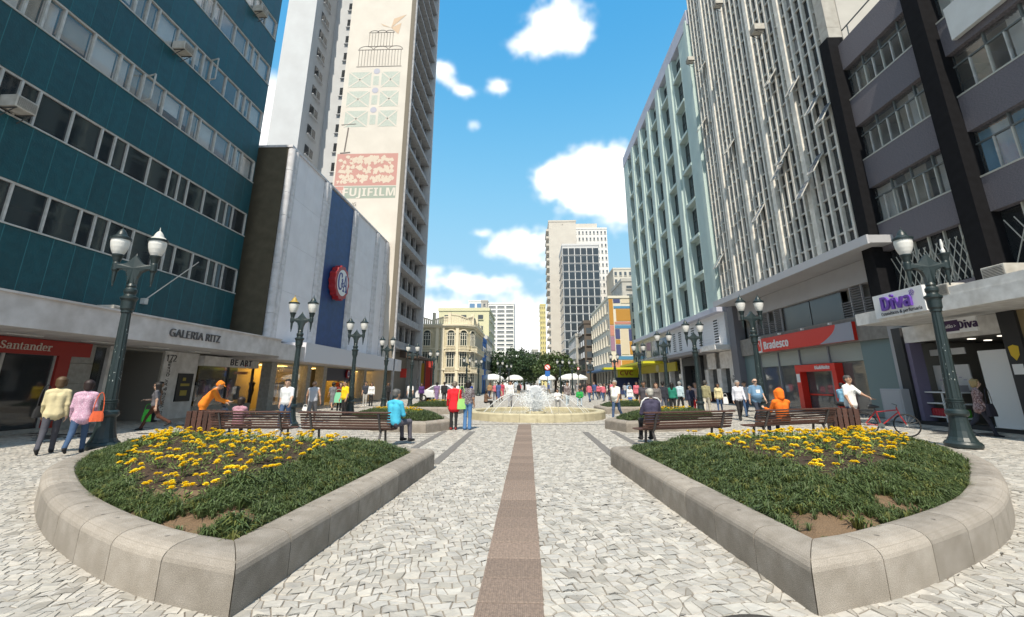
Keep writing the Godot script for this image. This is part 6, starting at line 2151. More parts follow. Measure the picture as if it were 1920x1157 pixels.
func make_benches() -> void:
	var o := Node3D.new()
	o.name = "bench"
	o.set_meta("label", "")
	o.set_meta("category", "bench")
	var woods := []
	for k in 3:
		woods.append(mat("bench wood %d" % k, Color(0.10, 0.042, 0.028) * (0.8 + 0.3 * k), 0.5, noise_tex("wood", 0.02, grey(0.6), grey(1.0), FastNoiseLite.TYPE_SIMPLEX_SMOOTH, 5), 0.5))
	var iron := mat("bench iron", Color(0.05, 0.045, 0.045), 0.5)
	var long := 2.5
	for k in 6:                                       # back slats, leaning towards the planter
		var s := put(o, "back_slat", chamfered(Vector3(long, 0.048, 0.026), 0.006), woods[k % 3], false)
		s.position = Vector3(0, 0.46 + k * 0.066, 0.215 + k * 0.024)
		s.rotation.x = 0.33
	var tp := put(o, "top_rail", chamfered(Vector3(long + 0.04, 0.034, 0.115), 0.008), woods[1], false)
	tp.position = Vector3(0, 0.865, 0.37)
	tp.rotation.x = 0.1
	for k in 7:
		var s := put(o, "seat_slat", chamfered(Vector3(long, 0.03, 0.055), 0.006), woods[(k + 1) % 3], false)
		s.position = Vector3(0, 0.42 + (0.012 if k == 0 or k == 6 else 0.0), -0.26 + k * 0.068)
	for x in [-0.95, 0.95]:
		var b := Bag.new()
		b.beam(Vector3(x, 0.40, -0.27), Vector3(x, 0.40, 0.2), 0.05, 0.035)
		b.beam(Vector3(x, 0.40, 0.2), Vector3(x, 0.86, 0.40), 0.05, 0.04)
		b.beam(Vector3(x, 0.0, -0.22), Vector3(x, 0.40, -0.16), 0.05, 0.04)
		b.beam(Vector3(x, 0.0, 0.30), Vector3(x, 0.40, 0.14), 0.05, 0.04)
		b.beam(Vector3(x, 0.02, -0.26), Vector3(x, 0.02, 0.34), 0.06, 0.035)
		put(o, "iron_frame", b.mesh(), iron, false)
	for a in [[395, 833, 545, 834, "slatted wooden bench with the dark haired sitter in a floral top"], [565, 835, 735, 838, "slatted wooden bench with the man in turquoise at its end"], [1200, 838, 1368, 830, "slatted wooden bench with the white haired man"], [1410, 829, 1560, 819, "slatted wooden bench with the orange hooded sitter"]]:
		var p := ground_at(a[0], a[1])
		var q := ground_at(a[2], a[3])
		var d := q - p
		var c := copy(o, (p + q) / 2 - Vector3(0, 0, 0.12), atan2(-d.z, d.x), a[4], 1.0, "slatted benches")
		c.scale = Vector3(d.length() / 2.52, 1, 1)
	# slatted litter bins
	var bn := Node3D.new()
	bn.name = "litter_bin"
	bn.set_meta("label", "")
	bn.set_meta("category", "litter bin")
	for side in 4:
		for k in 5:
			var s := put(bn, "slat", chamfered(Vector3(0.125, 0.80, 0.03), 0.008), woods[(k + side) % 3], false)
			s.position = Vector3(-0.30 + k * 0.15, 0.44, 0.37).rotated(Vector3.UP, side * PI / 2)
			s.rotation.y = side * PI / 2
	for y in [0.16, 0.62]:
		var b := Bag.new()
		for side in 4:
			b.beam(Vector3(-0.35, y, 0.345).rotated(Vector3.UP, side * PI / 2), Vector3(0.35, y, 0.345).rotated(Vector3.UP, side * PI / 2), 0.02, 0.06)
		put(bn, "hoop", b.mesh(), iron, false)
	var ln := Bag.new()
	ln.lathe([Vector2(0.26, 0.03), Vector2(0.29, 0.72), Vector2(0.27, 0.72), Vector2(0.25, 0.1), Vector2(0.0, 0.1)], 20)
	put(bn, "liner", ln.mesh(), mats["black cladding"], false)
	copy(bn, ground_at(380, 826), 0.15, "square slatted wooden litter bin beside the orange clad sweeper", 1.0, "slatted litter bins")
	copy(bn, ground_at(1586, 817), -0.35, "square slatted wooden litter bin before the man with the bicycle", 1.0, "slatted litter bins")
	copy(bn, Vector3(7.0, 0, -38.0), 0.0, "slatted wooden litter bin far beyond the fountain", 1.0, "slatted litter bins")

func make_fountain() -> void:
	var c := Vector3(0.38, 0, -23.9)
	var t := thing("fountain", "round stone fountain basin with a foaming jet", "fountain", c)
	var st := mat("basin stone", Color(0.52, 0.47, 0.32), 0.8, noise_tex("stain", 0.008, Color(), Color()), 1.7)
	var n := 28
	for i in n:                                            # rim stones
		var b := Bag.new()
		var a0 := TAU * i / n + 0.002
		var a1 := TAU * (i + 1) / n - 0.002
		var prof := [Vector2(3.42, 0), Vector2(3.42, 0.30), Vector2(3.38, 0.35), Vector2(3.06, 0.35), Vector2(3.02, 0.31), Vector2(3.02, 0.02)]
		for k in prof.size() - 1:
			for h in 3:
				var p0 := lerpf(a0, a1, h / 3.0)
				var p1 := lerpf(a0, a1, (h + 1) / 3.0)
				var p: Vector2 = prof[k]
				var q: Vector2 = prof[k + 1]
				b.quad(Vector3(cos(p0) * p.x, p.y, sin(p0) * p.x), Vector3(cos(p1) * p.x, p.y, sin(p1) * p.x), Vector3(cos(p1) * q.x, q.y, sin(p1) * q.x), Vector3(cos(p0) * q.x, q.y, sin(p0) * q.x))
		put(t, "rim_stone", b.mesh(), st, false)
	var fl := Bag.new()
	fl.lathe([Vector2(3.04, 0.03), Vector2(0.0, 0.03)], 32)
	put(t, "basin_floor", fl.mesh(), mat("basin floor", Color(0.22, 0.18, 0.06), 0.8), false)
	var wt := mat("fountain water", Color(0.5, 0.47, 0.3), 0.03)
	wt.transparency = BaseMaterial3D.TRANSPARENCY_ALPHA
	wt.albedo_color.a = 0.25
	bump(wt, noise_tex("ripple", 0.04, Color(), Color(), FastNoiseLite.TYPE_SIMPLEX_SMOOTH, 3, 512, true, 4.0), 0.5)
	wt.uv1_triplanar = true
	wt.uv1_scale = Vector3.ONE * 0.6
	var wa := Bag.new()
	wa.lathe([Vector2(3.03, 0.2), Vector2(0.0, 0.2)], 32)
	put(t, "water", wa.mesh(), wt, false)
	var pl := Bag.new()
	pl.lathe([Vector2(0.5, 0.03), Vector2(0.5, 0.24), Vector2(0.4, 0.3), Vector2(0.0, 0.3)], 20)
	put(t, "nozzle_plinth", pl.mesh(), st, false)
	var white := mat("water drops", Color(0.74, 0.77, 0.80), 0.2)
	var g := RandomNumberGenerator.new()
	g.seed = 61
	var drops := Bag.new()
	for k in 8200:
		var y := pow(g.randf(), 0.8) * 1.25
		var spread := 0.09 + 0.55 * (1.0 - absf(y - 0.55) / 0.8)
		if g.randf() < 0.3:
			spread = 0.12
		var p := Vector3(g.randfn() * spread * 0.6, 0.25 + y, g.randfn() * spread * 0.6)
		var r := g.randf_range(0.008, 0.022)
		drops.tri(p + Vector3(r, 0, 0), p + Vector3(-r, 0, r), p + Vector3(0, r * 2, 0))
		drops.tri(p + Vector3(-r, 0, -r), p + Vector3(r, 0, 0), p + Vector3(0, r * 2, 0))
		drops.tri(p + Vector3(-r, 0, r), p + Vector3(-r, 0, -r), p + Vector3(0, r * 2, 0))
	put(t, "foam_jet", drops.mesh(), white, false)
	var core := Bag.new()
	core.tube([Vector3(0, 0.28, 0), Vector3(0.01, 0.8, 0), Vector3(-0.01, 1.2, 0.01), Vector3(0, 1.42, 0)], [0.06, 0.05, 0.04, 0.01], 8)
	put(t, "jet_core", core.mesh(), white, false)
	for k in 16:                                            # thin arcs thrown out from the middle
		var a := TAU * (k + 0.3) / 16
		var d := Vector3(cos(a), 0, sin(a))
		var pts := []
		var rad := []
		for i in 11:
			var s := i / 10.0
			pts.append(d * (0.35 + 2.35 * s) + Vector3.UP * (0.3 + 0.85 * sin(PI * (0.18 + 0.82 * s)) - 0.1 * s))
			rad.append(0.0085)
		var b := Bag.new()
		b.tube(pts, rad, 5)
		for i in 26:
			var s2 := g.randf()
			var p := d * (0.35 + 2.35 * s2) + Vector3.UP * (0.3 + 0.85 * sin(PI * (0.18 + 0.82 * s2)) - 0.1 * s2) + Vector3(g.randfn(), g.randfn(), g.randfn()) * 0.03
			b.tri(p, p + Vector3(0.018, 0.012, 0), p + Vector3(0, 0.03, 0.012))
		put(t, "water_arc", b.mesh(), white, false)

# ---------------------------------------------------------------- people
const SKIN := 0
const TOP := 1
const LEGS := 2
const SHOES := 3
const HAIR := 4
const DARK := 5
var bodies := {}

# one continuous surface round a set of tapered bones: [from, to, radius, radius, label]
func net(bones: Array, cell: float, soft: float, out: Array) -> void:
	var lo := Vector3(9, 9, 9)
	var hi := -lo
	for b in bones:
		var r := maxf(b[2], b[3]) + cell * 2.2
		lo = lo.min(b[0] - Vector3.ONE * r).min(b[1] - Vector3.ONE * r)
		hi = hi.max(b[0] + Vector3.ONE * r).max(b[1] + Vector3.ONE * r)
	var nx := int((hi.x - lo.x) / cell) + 2
	var ny := int((hi.y - lo.y) / cell) + 2
	var nz := int((hi.z - lo.z) / cell) + 2
	var F := PackedFloat32Array()
	F.resize(nx * ny * nz)
	F.fill(1.0)
	var B := PackedFloat32Array()
	B.resize(nx * ny * nz)
	B.fill(9.0)
	var L := PackedByteArray()
	L.resize(nx * ny * nz)
	for b in bones:
		var a: Vector3 = b[0]
		var e: Vector3 = b[1]
		var ra: float = b[2]
		var rb: float = b[3]
		var label: int = b[4]
		var pad := maxf(ra, rb) + cell * 1.8
		var p0 := ((a.min(e) - Vector3.ONE * pad - lo) / cell).floor()
		var p1 := ((a.max(e) + Vector3.ONE * pad - lo) / cell).ceil()
		var ab := e - a
		var inv := 1.0 / maxf(ab.length_squared(), 0.0000001)
		for z in range(maxi(0, int(p0.z)), mini(nz, int(p1.z) + 1)):
			for y in range(maxi(0, int(p0.y)), mini(ny, int(p1.y) + 1)):
				var i := (z * ny + y) * nx
				for x in range(maxi(0, int(p0.x)), mini(nx, int(p1.x) + 1)):
					var p := lo + Vector3(x, y, z) * cell - a
					var t := clampf(p.dot(ab) * inv, 0.0, 1.0)
					var d := (p - ab * t).length() - ra - (rb - ra) * t
					var old := F[i + x]
					var h := maxf(soft - absf(old - d), 0.0)
					F[i + x] = minf(old, d) - h * h * 0.25 / soft
					if d < B[i + x]:
						B[i + x] = d
						L[i + x] = label
	var corner := [0, 1, nx, nx + 1, nx * ny, nx * ny + 1, nx * ny + nx, nx * ny + nx + 1]
	var off := []
	for k in 8:
		off.append(Vector3(k & 1, (k >> 1) & 1, k >> 2))
	var id := PackedInt32Array()
	id.resize(nx * ny * nz)
	id.fill(-1)
	var V := PackedVector3Array()
	var N := PackedVector3Array()
	var T := PackedByteArray()
	for z in nz - 1:
		for y in ny - 1:
			for x in nx - 1:
				var i := (z * ny + y) * nx + x
				var f0 := F[i]
				if f0 > cell * 2.0 or f0 < -cell * 2.0:
					continue
				var neg := 0
				for k in 8:
					if F[i + corner[k]] < 0.0:
						neg += 1
				if neg == 0 or neg == 8:
					continue
				var sum := Vector3.ZERO
				var n := 0
				var grad := Vector3.ZERO
				var best := 9.0
				var lab := 0
				for k in 8:
					var fk := F[i + corner[k]]
					grad += (off[k] * 2.0 - Vector3.ONE) * fk
					if absf(fk) < best:
						best = absf(fk)
						lab = L[i + corner[k]]
					for bit in [1, 2, 4]:
						if k & bit == 0:
							var fm := F[i + corner[k | bit]]
							if (fk < 0.0) != (fm < 0.0):
								sum += off[k].lerp(off[k | bit], fk / (fk - fm))
								n += 1
				id[i] = V.size()
				V.append(lo + (Vector3(x, y, z) + sum / n) * cell)
				N.append(grad.normalized())
				T.append(lab)
	var sx := 1
	var sy := nx
	var sz := nx * ny
	for z in range(1, nz - 1):
		for y in range(1, ny - 1):
			for x in range(1, nx - 1):
				var i := (z * ny + y) * nx + x
				if id[i] < 0:
					continue
				var inside := F[i] < 0.0
				for e in [[sx, sy, sz], [sy, sz, sx], [sz, sx, sy]]:
					if (F[i + e[0]] < 0.0) == inside:
						continue
					var q := [id[i - e[1] - e[2]], id[i - e[2]], id[i], id[i - e[1]]]
					if q[0] < 0 or q[1] < 0 or q[3] < 0:
						continue
					if inside:
						q.reverse()
					var bag: Bag = out[T[q[0]]]
					for k in [0, 1, 2, 0, 2, 3]:
						bag.v.append(V[q[k]])
						bag.n.append(N[q[k]])

func hand_bones(w: Vector3, d: Vector3, s: Vector3, curl: float) -> Array:
	# wrist, direction of the forearm, side of the thumb; fingers curl towards the palm
	var palm := d.cross(s).normalized()
	var r := [[w, w + d * 0.03, 0.024, 0.026, SKIN]]
	for o in [-0.02, 0.0, 0.02]:
		r.append([w + d * 0.02 + s * o * 0.8, w + d * 0.088 + s * o, 0.019, 0.017, SKIN])
	var lens := [0.062, 0.078, 0.084, 0.074]
	for k in 4:
		var base := w + d * 0.092 + s * (-0.032 + 0.0215 * k)
		var d1 := (d * cos(curl * 0.6) + palm * sin(curl * 0.6)).normalized()
		var d2 := (d * cos(curl * 1.5) + palm * sin(curl * 1.5)).normalized()
		var l: float = lens[k]
		r.append([base, base + d1 * l * 0.5, 0.0098, 0.009, SKIN])
		r.append([base + d1 * l * 0.5, base + d1 * l * 0.5 + d2 * l * 0.5, 0.009, 0.0075, SKIN])
	var tb := w + d * 0.03 + s * 0.028
	var td := (d * 0.7 + s * 0.6 + palm * 0.3).normalized()
	r.append([tb, tb + td * 0.04, 0.0125, 0.0105, SKIN])
	r.append([tb + td * 0.04, tb + td * 0.04 + (td + d * 0.5).normalized() * 0.03, 0.0105, 0.008, SKIN])
	return r

# o: pose (stand, walk, sit, bend), stride, sleeve (none, short, long), legs (long, short, skirt), hair (short, bald, bob, long, cap, hood), wide, hem, arms
func body(key: String, o: Dictionary) -> ArrayMesh:
	if bodies.has(key):
		return bodies[key]
	var pose: String = o.get("pose", "stand")
	var st: float = o.get("stride", 0.0)
	var wide: float = o.get("wide", 1.0)
	var fem: bool = o.get("fem", false)
	var b := []
	var hip_y := 0.92
	var lean := Vector3(0, 0, 0)
	var feet := []
	var kn := []
	var hips := [Vector3(-0.088, hip_y, 0), Vector3(0.088, hip_y, 0)]
	for k in 2:
		var a := st if k == 0 else -st
		var flex := 0.12 if a > 0 else 0.12 + absf(a) * 1.1
		var h: Vector3 = hips[k]
		var knee := h + Vector3(0, -cos(a), sin(a)) * 0.43
		var foot := knee + Vector3(0, -cos(a - flex), sin(a - flex)) * 0.42
		if pose == "sit":
			knee = h + Vector3((k - 0.5) * 0.1, 0.02, 0.43)
			foot = knee + Vector3(0, -0.42, 0.05)
		kn.append(knee)
		feet.append(foot)
	var drop: float = minf(feet[0].y, feet[1].y) - 0.075
	var down := Vector3(0, -drop, 0)
	var chest_f := Vector3(0, 0, 0.02)
	if pose == "bend":
		chest_f = Vector3(0, -0.10, 0.26)
	var root: Vector3 = Vector3(0, hip_y, 0) + down
	var waist := root + Vector3(0, 0.16, 0) + chest_f * 0.25
	var chest := root + Vector3(0, 0.38, 0) + chest_f * 0.8
	var sh := root + Vector3(0, 0.50, -0.01) + chest_f
	var neck := root + Vector3(0, 0.56, 0.0) + chest_f * 1.15
	var head := root + Vector3(0, 0.70, 0.025) + chest_f * (1.35 if pose == "bend" else 1.0)
	var sleeve: String = o.get("sleeve", "long")
	var legs: String = o.get("legs", "long")
	# trunk
	var belly: float = o.get("belly", 0.0)
	for s in [-1, 1]:
		b.append([root + Vector3(s * 0.065 * wide, 0.0, -0.01), root + Vector3(s * 0.06 * wide, 0.03, 0), 0.106 if fem else 0.102, 0.09, LEGS])
		b.append([root + Vector3(s * 0.055 * wide, 0.05 - o.get("hem", 0.0), 0.0), waist + Vector3(s * 0.05 * wide, 0, 0), 0.134 + o.get("hem", 0.0) * 0.12, 0.108 if fem else 0.118, TOP])
		b.append([waist + Vector3(s * 0.05 * wide, 0, belly * 0.2), chest + Vector3(s * 0.075 * wide, 0, 0), (0.108 if fem else 0.118) + belly * 0.12, 0.118, TOP])
		b.append([chest + Vector3(s * 0.07 * wide, 0, 0), sh + Vector3(s * 0.12 * wide, -0.02, 0), 0.116, 0.07, TOP])
		b.append([sh + Vector3(s * 0.03, 0.01, 0), sh + Vector3(s * 0.165 * wide, -0.015, 0), 0.07, 0.062, TOP])
	if belly > 0:
		b.append([waist + Vector3(0, 0.0, 0.05), waist + Vector3(0, 0.1, 0.04), 0.12 + belly * 0.3, 0.1, TOP])
	if fem:
		for s in [-1, 1]:
			b.append([chest + Vector3(s * 0.065, -0.02, 0.06), chest + Vector3(s * 0.06, -0.03, 0.085), 0.062, 0.055, TOP])
	b.append([sh + Vector3(0, 0.0, 0.0), neck + Vector3(0, 0.05, 0.012), 0.056, 0.05, SKIN])
	# legs
	for k in 2:
		var h: Vector3 = hips[k] + down
		var knee: Vector3 = kn[k] + down
		var foot: Vector3 = feet[k] + down
		var cut := LEGS if legs == "long" else SKIN
		b.append([h, knee, 0.092 * (1.0 if fem else 1.03), 0.066, LEGS])
		if legs == "short":
			b.append([h, knee + Vector3(0, -0.04, 0), 0.1, 0.085, LEGS])
		b.append([knee, foot, 0.063 if cut == LEGS else 0.055, 0.05 if cut == LEGS else 0.036, cut])
		if legs == "flare":
			b.append([knee, foot, 0.063, 0.075, LEGS])
		var fd := Vector3(0, 0, 1) if pose == "sit" or st == 0.0 else (Vector3(0, -0.1, 1) if (st if k == 0 else -st) > 0 else Vector3(0, -0.55, 0.85)).normalized()
		b.append([foot + Vector3(0, -0.035, -0.03), foot + Vector3(0, -0.042, 0) + fd * 0.15, 0.042, 0.034, SHOES])
		b.append([foot + Vector3(0, 0.01, 0), foot + Vector3(0, -0.03, 0.02), 0.044, 0.04, SHOES])
	if legs == "skirt":
		b.append([root, (kn[0] + kn[1]) / 2 + down + Vector3(0, -0.05, 0), 0.15, 0.17, TOP if o.get("dress", false) else LEGS])
	# arms: angles of the upper arm forwards and of the elbow
	var fine := []
	var arms: Array = o.get("arms", [])
	for k in 2:
		var s := -1.0 if k == 0 else 1.0
		var a: float = (-st if k == 0 else st) * 0.9
		var fl := 0.35
		var outwards := 0.10
		if arms.size() == 2:
			a = arms[k][0]
			fl = arms[k][1]
			outwards = arms[k][2] if arms[k].size() > 2 else 0.10
		var sp := sh + Vector3(s * 0.185 * wide, -0.025, 0)
		var el := sp + Vector3(s * sin(outwards), -cos(a) * cos(outwards), sin(a)).normalized() * 0.28
		var fd := Vector3(s * sin(outwards) * (0.5 if fl < 1.0 else -0.9) - s * float(o.get("fold", 0.0)), -cos(a + fl), sin(a + fl)).normalized()
		var wr := el + fd * 0.25
		var up := TOP if sleeve != "none" else SKIN
		b.append([sp, el, 0.058 if up == TOP else 0.05, (0.055 if sleeve == "short" else 0.05) if up == TOP else 0.04, up])
		if sleeve == "short":
			b.append([sp.lerp(el, 0.5), el, 0.03, 0.04, SKIN])
			b[b.size() - 2][1] = sp.lerp(el, 0.75)
			b.append([sp.lerp(el, 0.7), el, 0.041, 0.039, SKIN])
		b.append([el, wr, 0.048 if sleeve == "long" else 0.039, 0.040 if sleeve == "long" else 0.028, TOP if sleeve == "long" else SKIN])
		b.append([wr - fd * 0.02, wr + fd * 0.02, 0.026, 0.026, SKIN])
		var side := Vector3(0, 0, 1)
		side = (side - fd * side.dot(fd)).normalized() if absf(fd.z) < 0.85 else Vector3(-s, 0, 0)
		fine.append(hand_bones(wr, fd, side * (1.0 if k == 1 else 1.0), o.get("grip", 0.55) * (1.0 if s * fd.cross(side).x < 0 else -1.0)))
	var out := []
	for k in 6:
		out.append(Bag.new())
	net(b, o.get("cell", 0.023), 0.03, out)
	for h in fine:
		net(h, 0.0085 if o.get("near", true) else 0.012, 0.005, out)
	# head
	var nod: float = o.get("nod", 0.0)
	var hb := []
	var hair: String = o.get("hair", "short")
	var X := Basis(Vector3.RIGHT, nod) * Basis(Vector3.UP, o.get("look", 0.0))
	var h0 := head
	hb.append([h0 + X * Vector3(0, 0.02, -0.015), h0 + X * Vector3(0, 0.035, 0.012), 0.088, 0.085, SKIN])
	hb.append([h0 + X * Vector3(0, -0.05, 0.03), h0 + X * Vector3(0, 0.0, 0.03), 0.058, 0.074, SKIN])
	hb.append([h0 + X * Vector3(0, -0.085, 0.055), h0 + X * Vector3(0, -0.07, 0.05), 0.032, 0.04, SKIN])
	hb.append([h0 + X * Vector3(0, 0.022, 0.098), h0 + X * Vector3(0, -0.022, 0.118), 0.010, 0.016, SKIN])
	hb.append([h0 + X * Vector3(-0.018, -0.058, 0.098), h0 + X * Vector3(0.018, -0.058, 0.098), 0.009, 0.009, SKIN])
	hb.append([h0 + X * Vector3(0, -0.13, 0.0), h0 + X * Vector3(0, -0.05, 0.0), 0.052, 0.055, SKIN])
	for s in [-1, 1]:
		hb.append([h0 + X * Vector3(s * 0.092, 0.02, -0.005), h0 + X * Vector3(s * 0.09, -0.03, 0.0), 0.016, 0.012, SKIN])
		hb.append([h0 + X * Vector3(s * 0.034, 0.016, 0.094), h0 + X * Vector3(s * 0.036, 0.016, 0.095), 0.0115, 0.0115, DARK])
		if o.get("glasses", false):
			hb.append([h0 + X * Vector3(s * 0.014, 0.014, 0.105), h0 + X * Vector3(s * 0.056, 0.018, 0.092), 0.019, 0.019, DARK])
			hb.append([h0 + X * Vector3(s * 0.06, 0.018, 0.085), h0 + X * Vector3(s * 0.096, 0.018, 0.01), 0.008, 0.008, DARK])
	if hair != "bald":
		hb.append([h0 + X * Vector3(0, 0.055, -0.035), h0 + X * Vector3(0, 0.068, 0.025), 0.094, 0.072, HAIR])
		hb.append([h0 + X * Vector3(0, 0.0, -0.055), h0 + X * Vector3(0, 0.05, -0.04), 0.078, 0.092, HAIR])
		for s in [-1, 1]:
			hb.append([h0 + X * Vector3(s * 0.06, 0.03, -0.01), h0 + X * Vector3(s * 0.055, 0.07, 0.02), 0.04, 0.04, HAIR])
	else:
		hb.append([h0 + X * Vector3(-0.05, -0.01, -0.05), h0 + X * Vector3(0.05, -0.01, -0.05), 0.05, 0.05, HAIR])
	if hair == "bob":
		hb.append([h0 + X * Vector3(0, -0.06, -0.05), h0 + X * Vector3(0, 0.05, -0.04), 0.08, 0.105, HAIR])
		for s in [-1, 1]:
			hb.append([h0 + X * Vector3(s * 0.075, -0.055, 0.0), h0 + X * Vector3(s * 0.07, 0.06, 0.005), 0.035, 0.045, HAIR])
	if hair == "long":
		hb.append([h0 + X * Vector3(0, -0.22, -0.075), h0 + X * Vector3(0, 0.03, -0.05), 0.075, 0.1, HAIR])
		for s in [-1, 1]:
			hb.append([h0 + X * Vector3(s * 0.08, -0.17, -0.02), h0 + X * Vector3(s * 0.075, 0.04, -0.005), 0.035, 0.045, HAIR])
	if hair == "cap":
		hb.append([h0 + X * Vector3(-0.035, 0.055, 0.07), h0 + X * Vector3(-0.04, 0.045, 0.155), 0.016, 0.010, HAIR])
		hb.append([h0 + X * Vector3(0.035, 0.055, 0.07), h0 + X * Vector3(0.04, 0.045, 0.155), 0.016, 0.010, HAIR])
		hb.append([h0 + X * Vector3(0, 0.055, 0.07), h0 + X * Vector3(0, 0.047, 0.165), 0.018, 0.012, HAIR])
	if hair == "hood":
		hb.append([h0 + X * Vector3(0, -0.08, -0.05), h0 + X * Vector3(0, 0.05, -0.03), 0.11, 0.125, HAIR])
		for s in [-1, 1]:
			hb.append([h0 + X * Vector3(s * 0.075, -0.12, 0.0), h0 + X * Vector3(s * 0.07, 0.05, 0.02), 0.06, 0.065, HAIR])
		hb.append([h0 + X * Vector3(0, 0.06, 0.0), h0 + X * Vector3(0, 0.12, -0.06), 0.1, 0.05, HAIR])
	net(hb, 0.0125 if o.get("near", true) else 0.018, 0.012, out)
	var m := ArrayMesh.new()
	var labels := []
	for k in 6:
		if out[k].v.size() > 0:
			var arr := []
			arr.resize(Mesh.ARRAY_MAX)
			arr[Mesh.ARRAY_VERTEX] = out[k].v
			arr[Mesh.ARRAY_NORMAL] = out[k].n
			m.add_surface_from_arrays(Mesh.PRIMITIVE_TRIANGLES, arr)
			labels.append(k)
	m.set_meta("labels", labels)
	bodies[key] = m
	return m

func cloth(lin: Color, pattern := "") -> StandardMaterial3D:
	var key := "cloth %s %s" % [lin.to_html(), pattern]
	if mats.has(key):
		return mats[key]
	var m := mat(key, lin, 0.9)
	bump(m, noise_tex("cloth_n", 0.012, Color(), Color(), FastNoiseLite.TYPE_SIMPLEX_SMOOTH, 4, 512, true, 14.0), 0.45)
	m.uv1_triplanar = true
	m.uv1_scale = Vector3.ONE * 2.0
	if pattern == "print":
		m.albedo_texture = noise_tex("print", 0.045, Color(0.72, 0.5, 0.62), Color(1, 1, 1), FastNoiseLite.TYPE_CELLULAR, 1)
	elif pattern == "check":
		m.albedo_texture = noise_tex("checked", 0.05, Color(0.25, 0.12, 0.12), Color(1, 1, 1), FastNoiseLite.TYPE_VALUE, 1)
	elif pattern == "mauve":
		m.albedo_texture = noise_tex("mauve", 0.03, Color(0.35, 0.22, 0.45), Color(1, 0.95, 1), FastNoiseLite.TYPE_SIMPLEX, 1)
	return m

func person(label: String, key: String, at: Vector3, face: float, tall: float, c: Array, group := "") -> Node3D:
	# c: skin, top, legs, shoes, hair as materials or colours; face: heading in degrees, 0 = away down the street, 90 = to the right
	var t := MeshInstance3D.new()
	t.name = numbered("person")
	t.mesh = bodies[key]
	add_child(t)
	t.position = at
	if not key.contains("sit"):
		face += rad_to_deg(atan2(at.x, -at.z))     # headings of walkers are given as they look from the planters
	t.rotation.y = PI - deg_to_rad(face)
	t.scale = Vector3.ONE * tall / 1.72
	t.set_meta("label", label)
	t.set_meta("category", "person")
	if group != "":
		t.set_meta("group", group)
	var labels: Array = t.mesh.get_meta("labels")
	var dark := mat("eye dark", Color(0.015, 0.012, 0.01), 0.3)
	for i in labels.size():
		var k: int = labels[i]
		var m: Material = dark
		if k < 5:
			if c[k] is Material:
				m = c[k]
			elif k == 0:
				m = skin(c[0])
			elif k == 4:
				m = mat("hair %s" % c[4].to_html(), c[4], 0.6, noise_tex("hair", 0.08, grey(0.5), grey(1.0)), 0.25)
			else:
				m = cloth(c[k])
		t.set_surface_override_material(i, m)
	org[t] = at
	return t

func skin(c: Color) -> StandardMaterial3D:
	var m := mat("skin %s" % c.to_html(), c, 0.55)
	return m

func bag(called: String, label: String, at: Vector3, w: float, h: float, d: float, lin: Color, strap: float, turn := 0.0) -> void:
	var t := thing(called, label, "bag", at, "", turn)
	var m := cloth(lin)
	var b := Bag.new()
	var prof := []
	for k in 9:
		var s := k / 8.0
		var r := 1.0 - 0.28 * s + 0.12 * sin(PI * s)
		prof.append([r, h * s])
	for k in 8:
		for i in 12:
			var q := []
			for e in [[i, k], [i + 1, k], [i + 1, k + 1], [i, k + 1]]:
				var a: float = TAU * e[0] / 12.0
				var ex := signf(cos(a)) * pow(absf(cos(a)), 0.6)
				var ez := signf(sin(a)) * pow(absf(sin(a)), 0.6)
				q.append(Vector3(ex * w / 2 * prof[e[1]][0], prof[e[1]][1], ez * d / 2 * prof[e[1]][0] * (1.0 - 0.5 * prof[e[1]][1] / h)))
			b.quad(q[0], q[1], q[2], q[3])
	put(t, "pouch", b.mesh(), m, false)
	var s := Bag.new()
	var pts := []
	var rad := []
	for k in 9:
		var a := PI * k / 8
		pts.append(Vector3(cos(a) * w * 0.36, h - 0.01 + sin(a) * strap, 0))
		rad.append(0.011)
	s.tube(pts, rad, 6)
	put(t, "strap", s.mesh(), m, false)

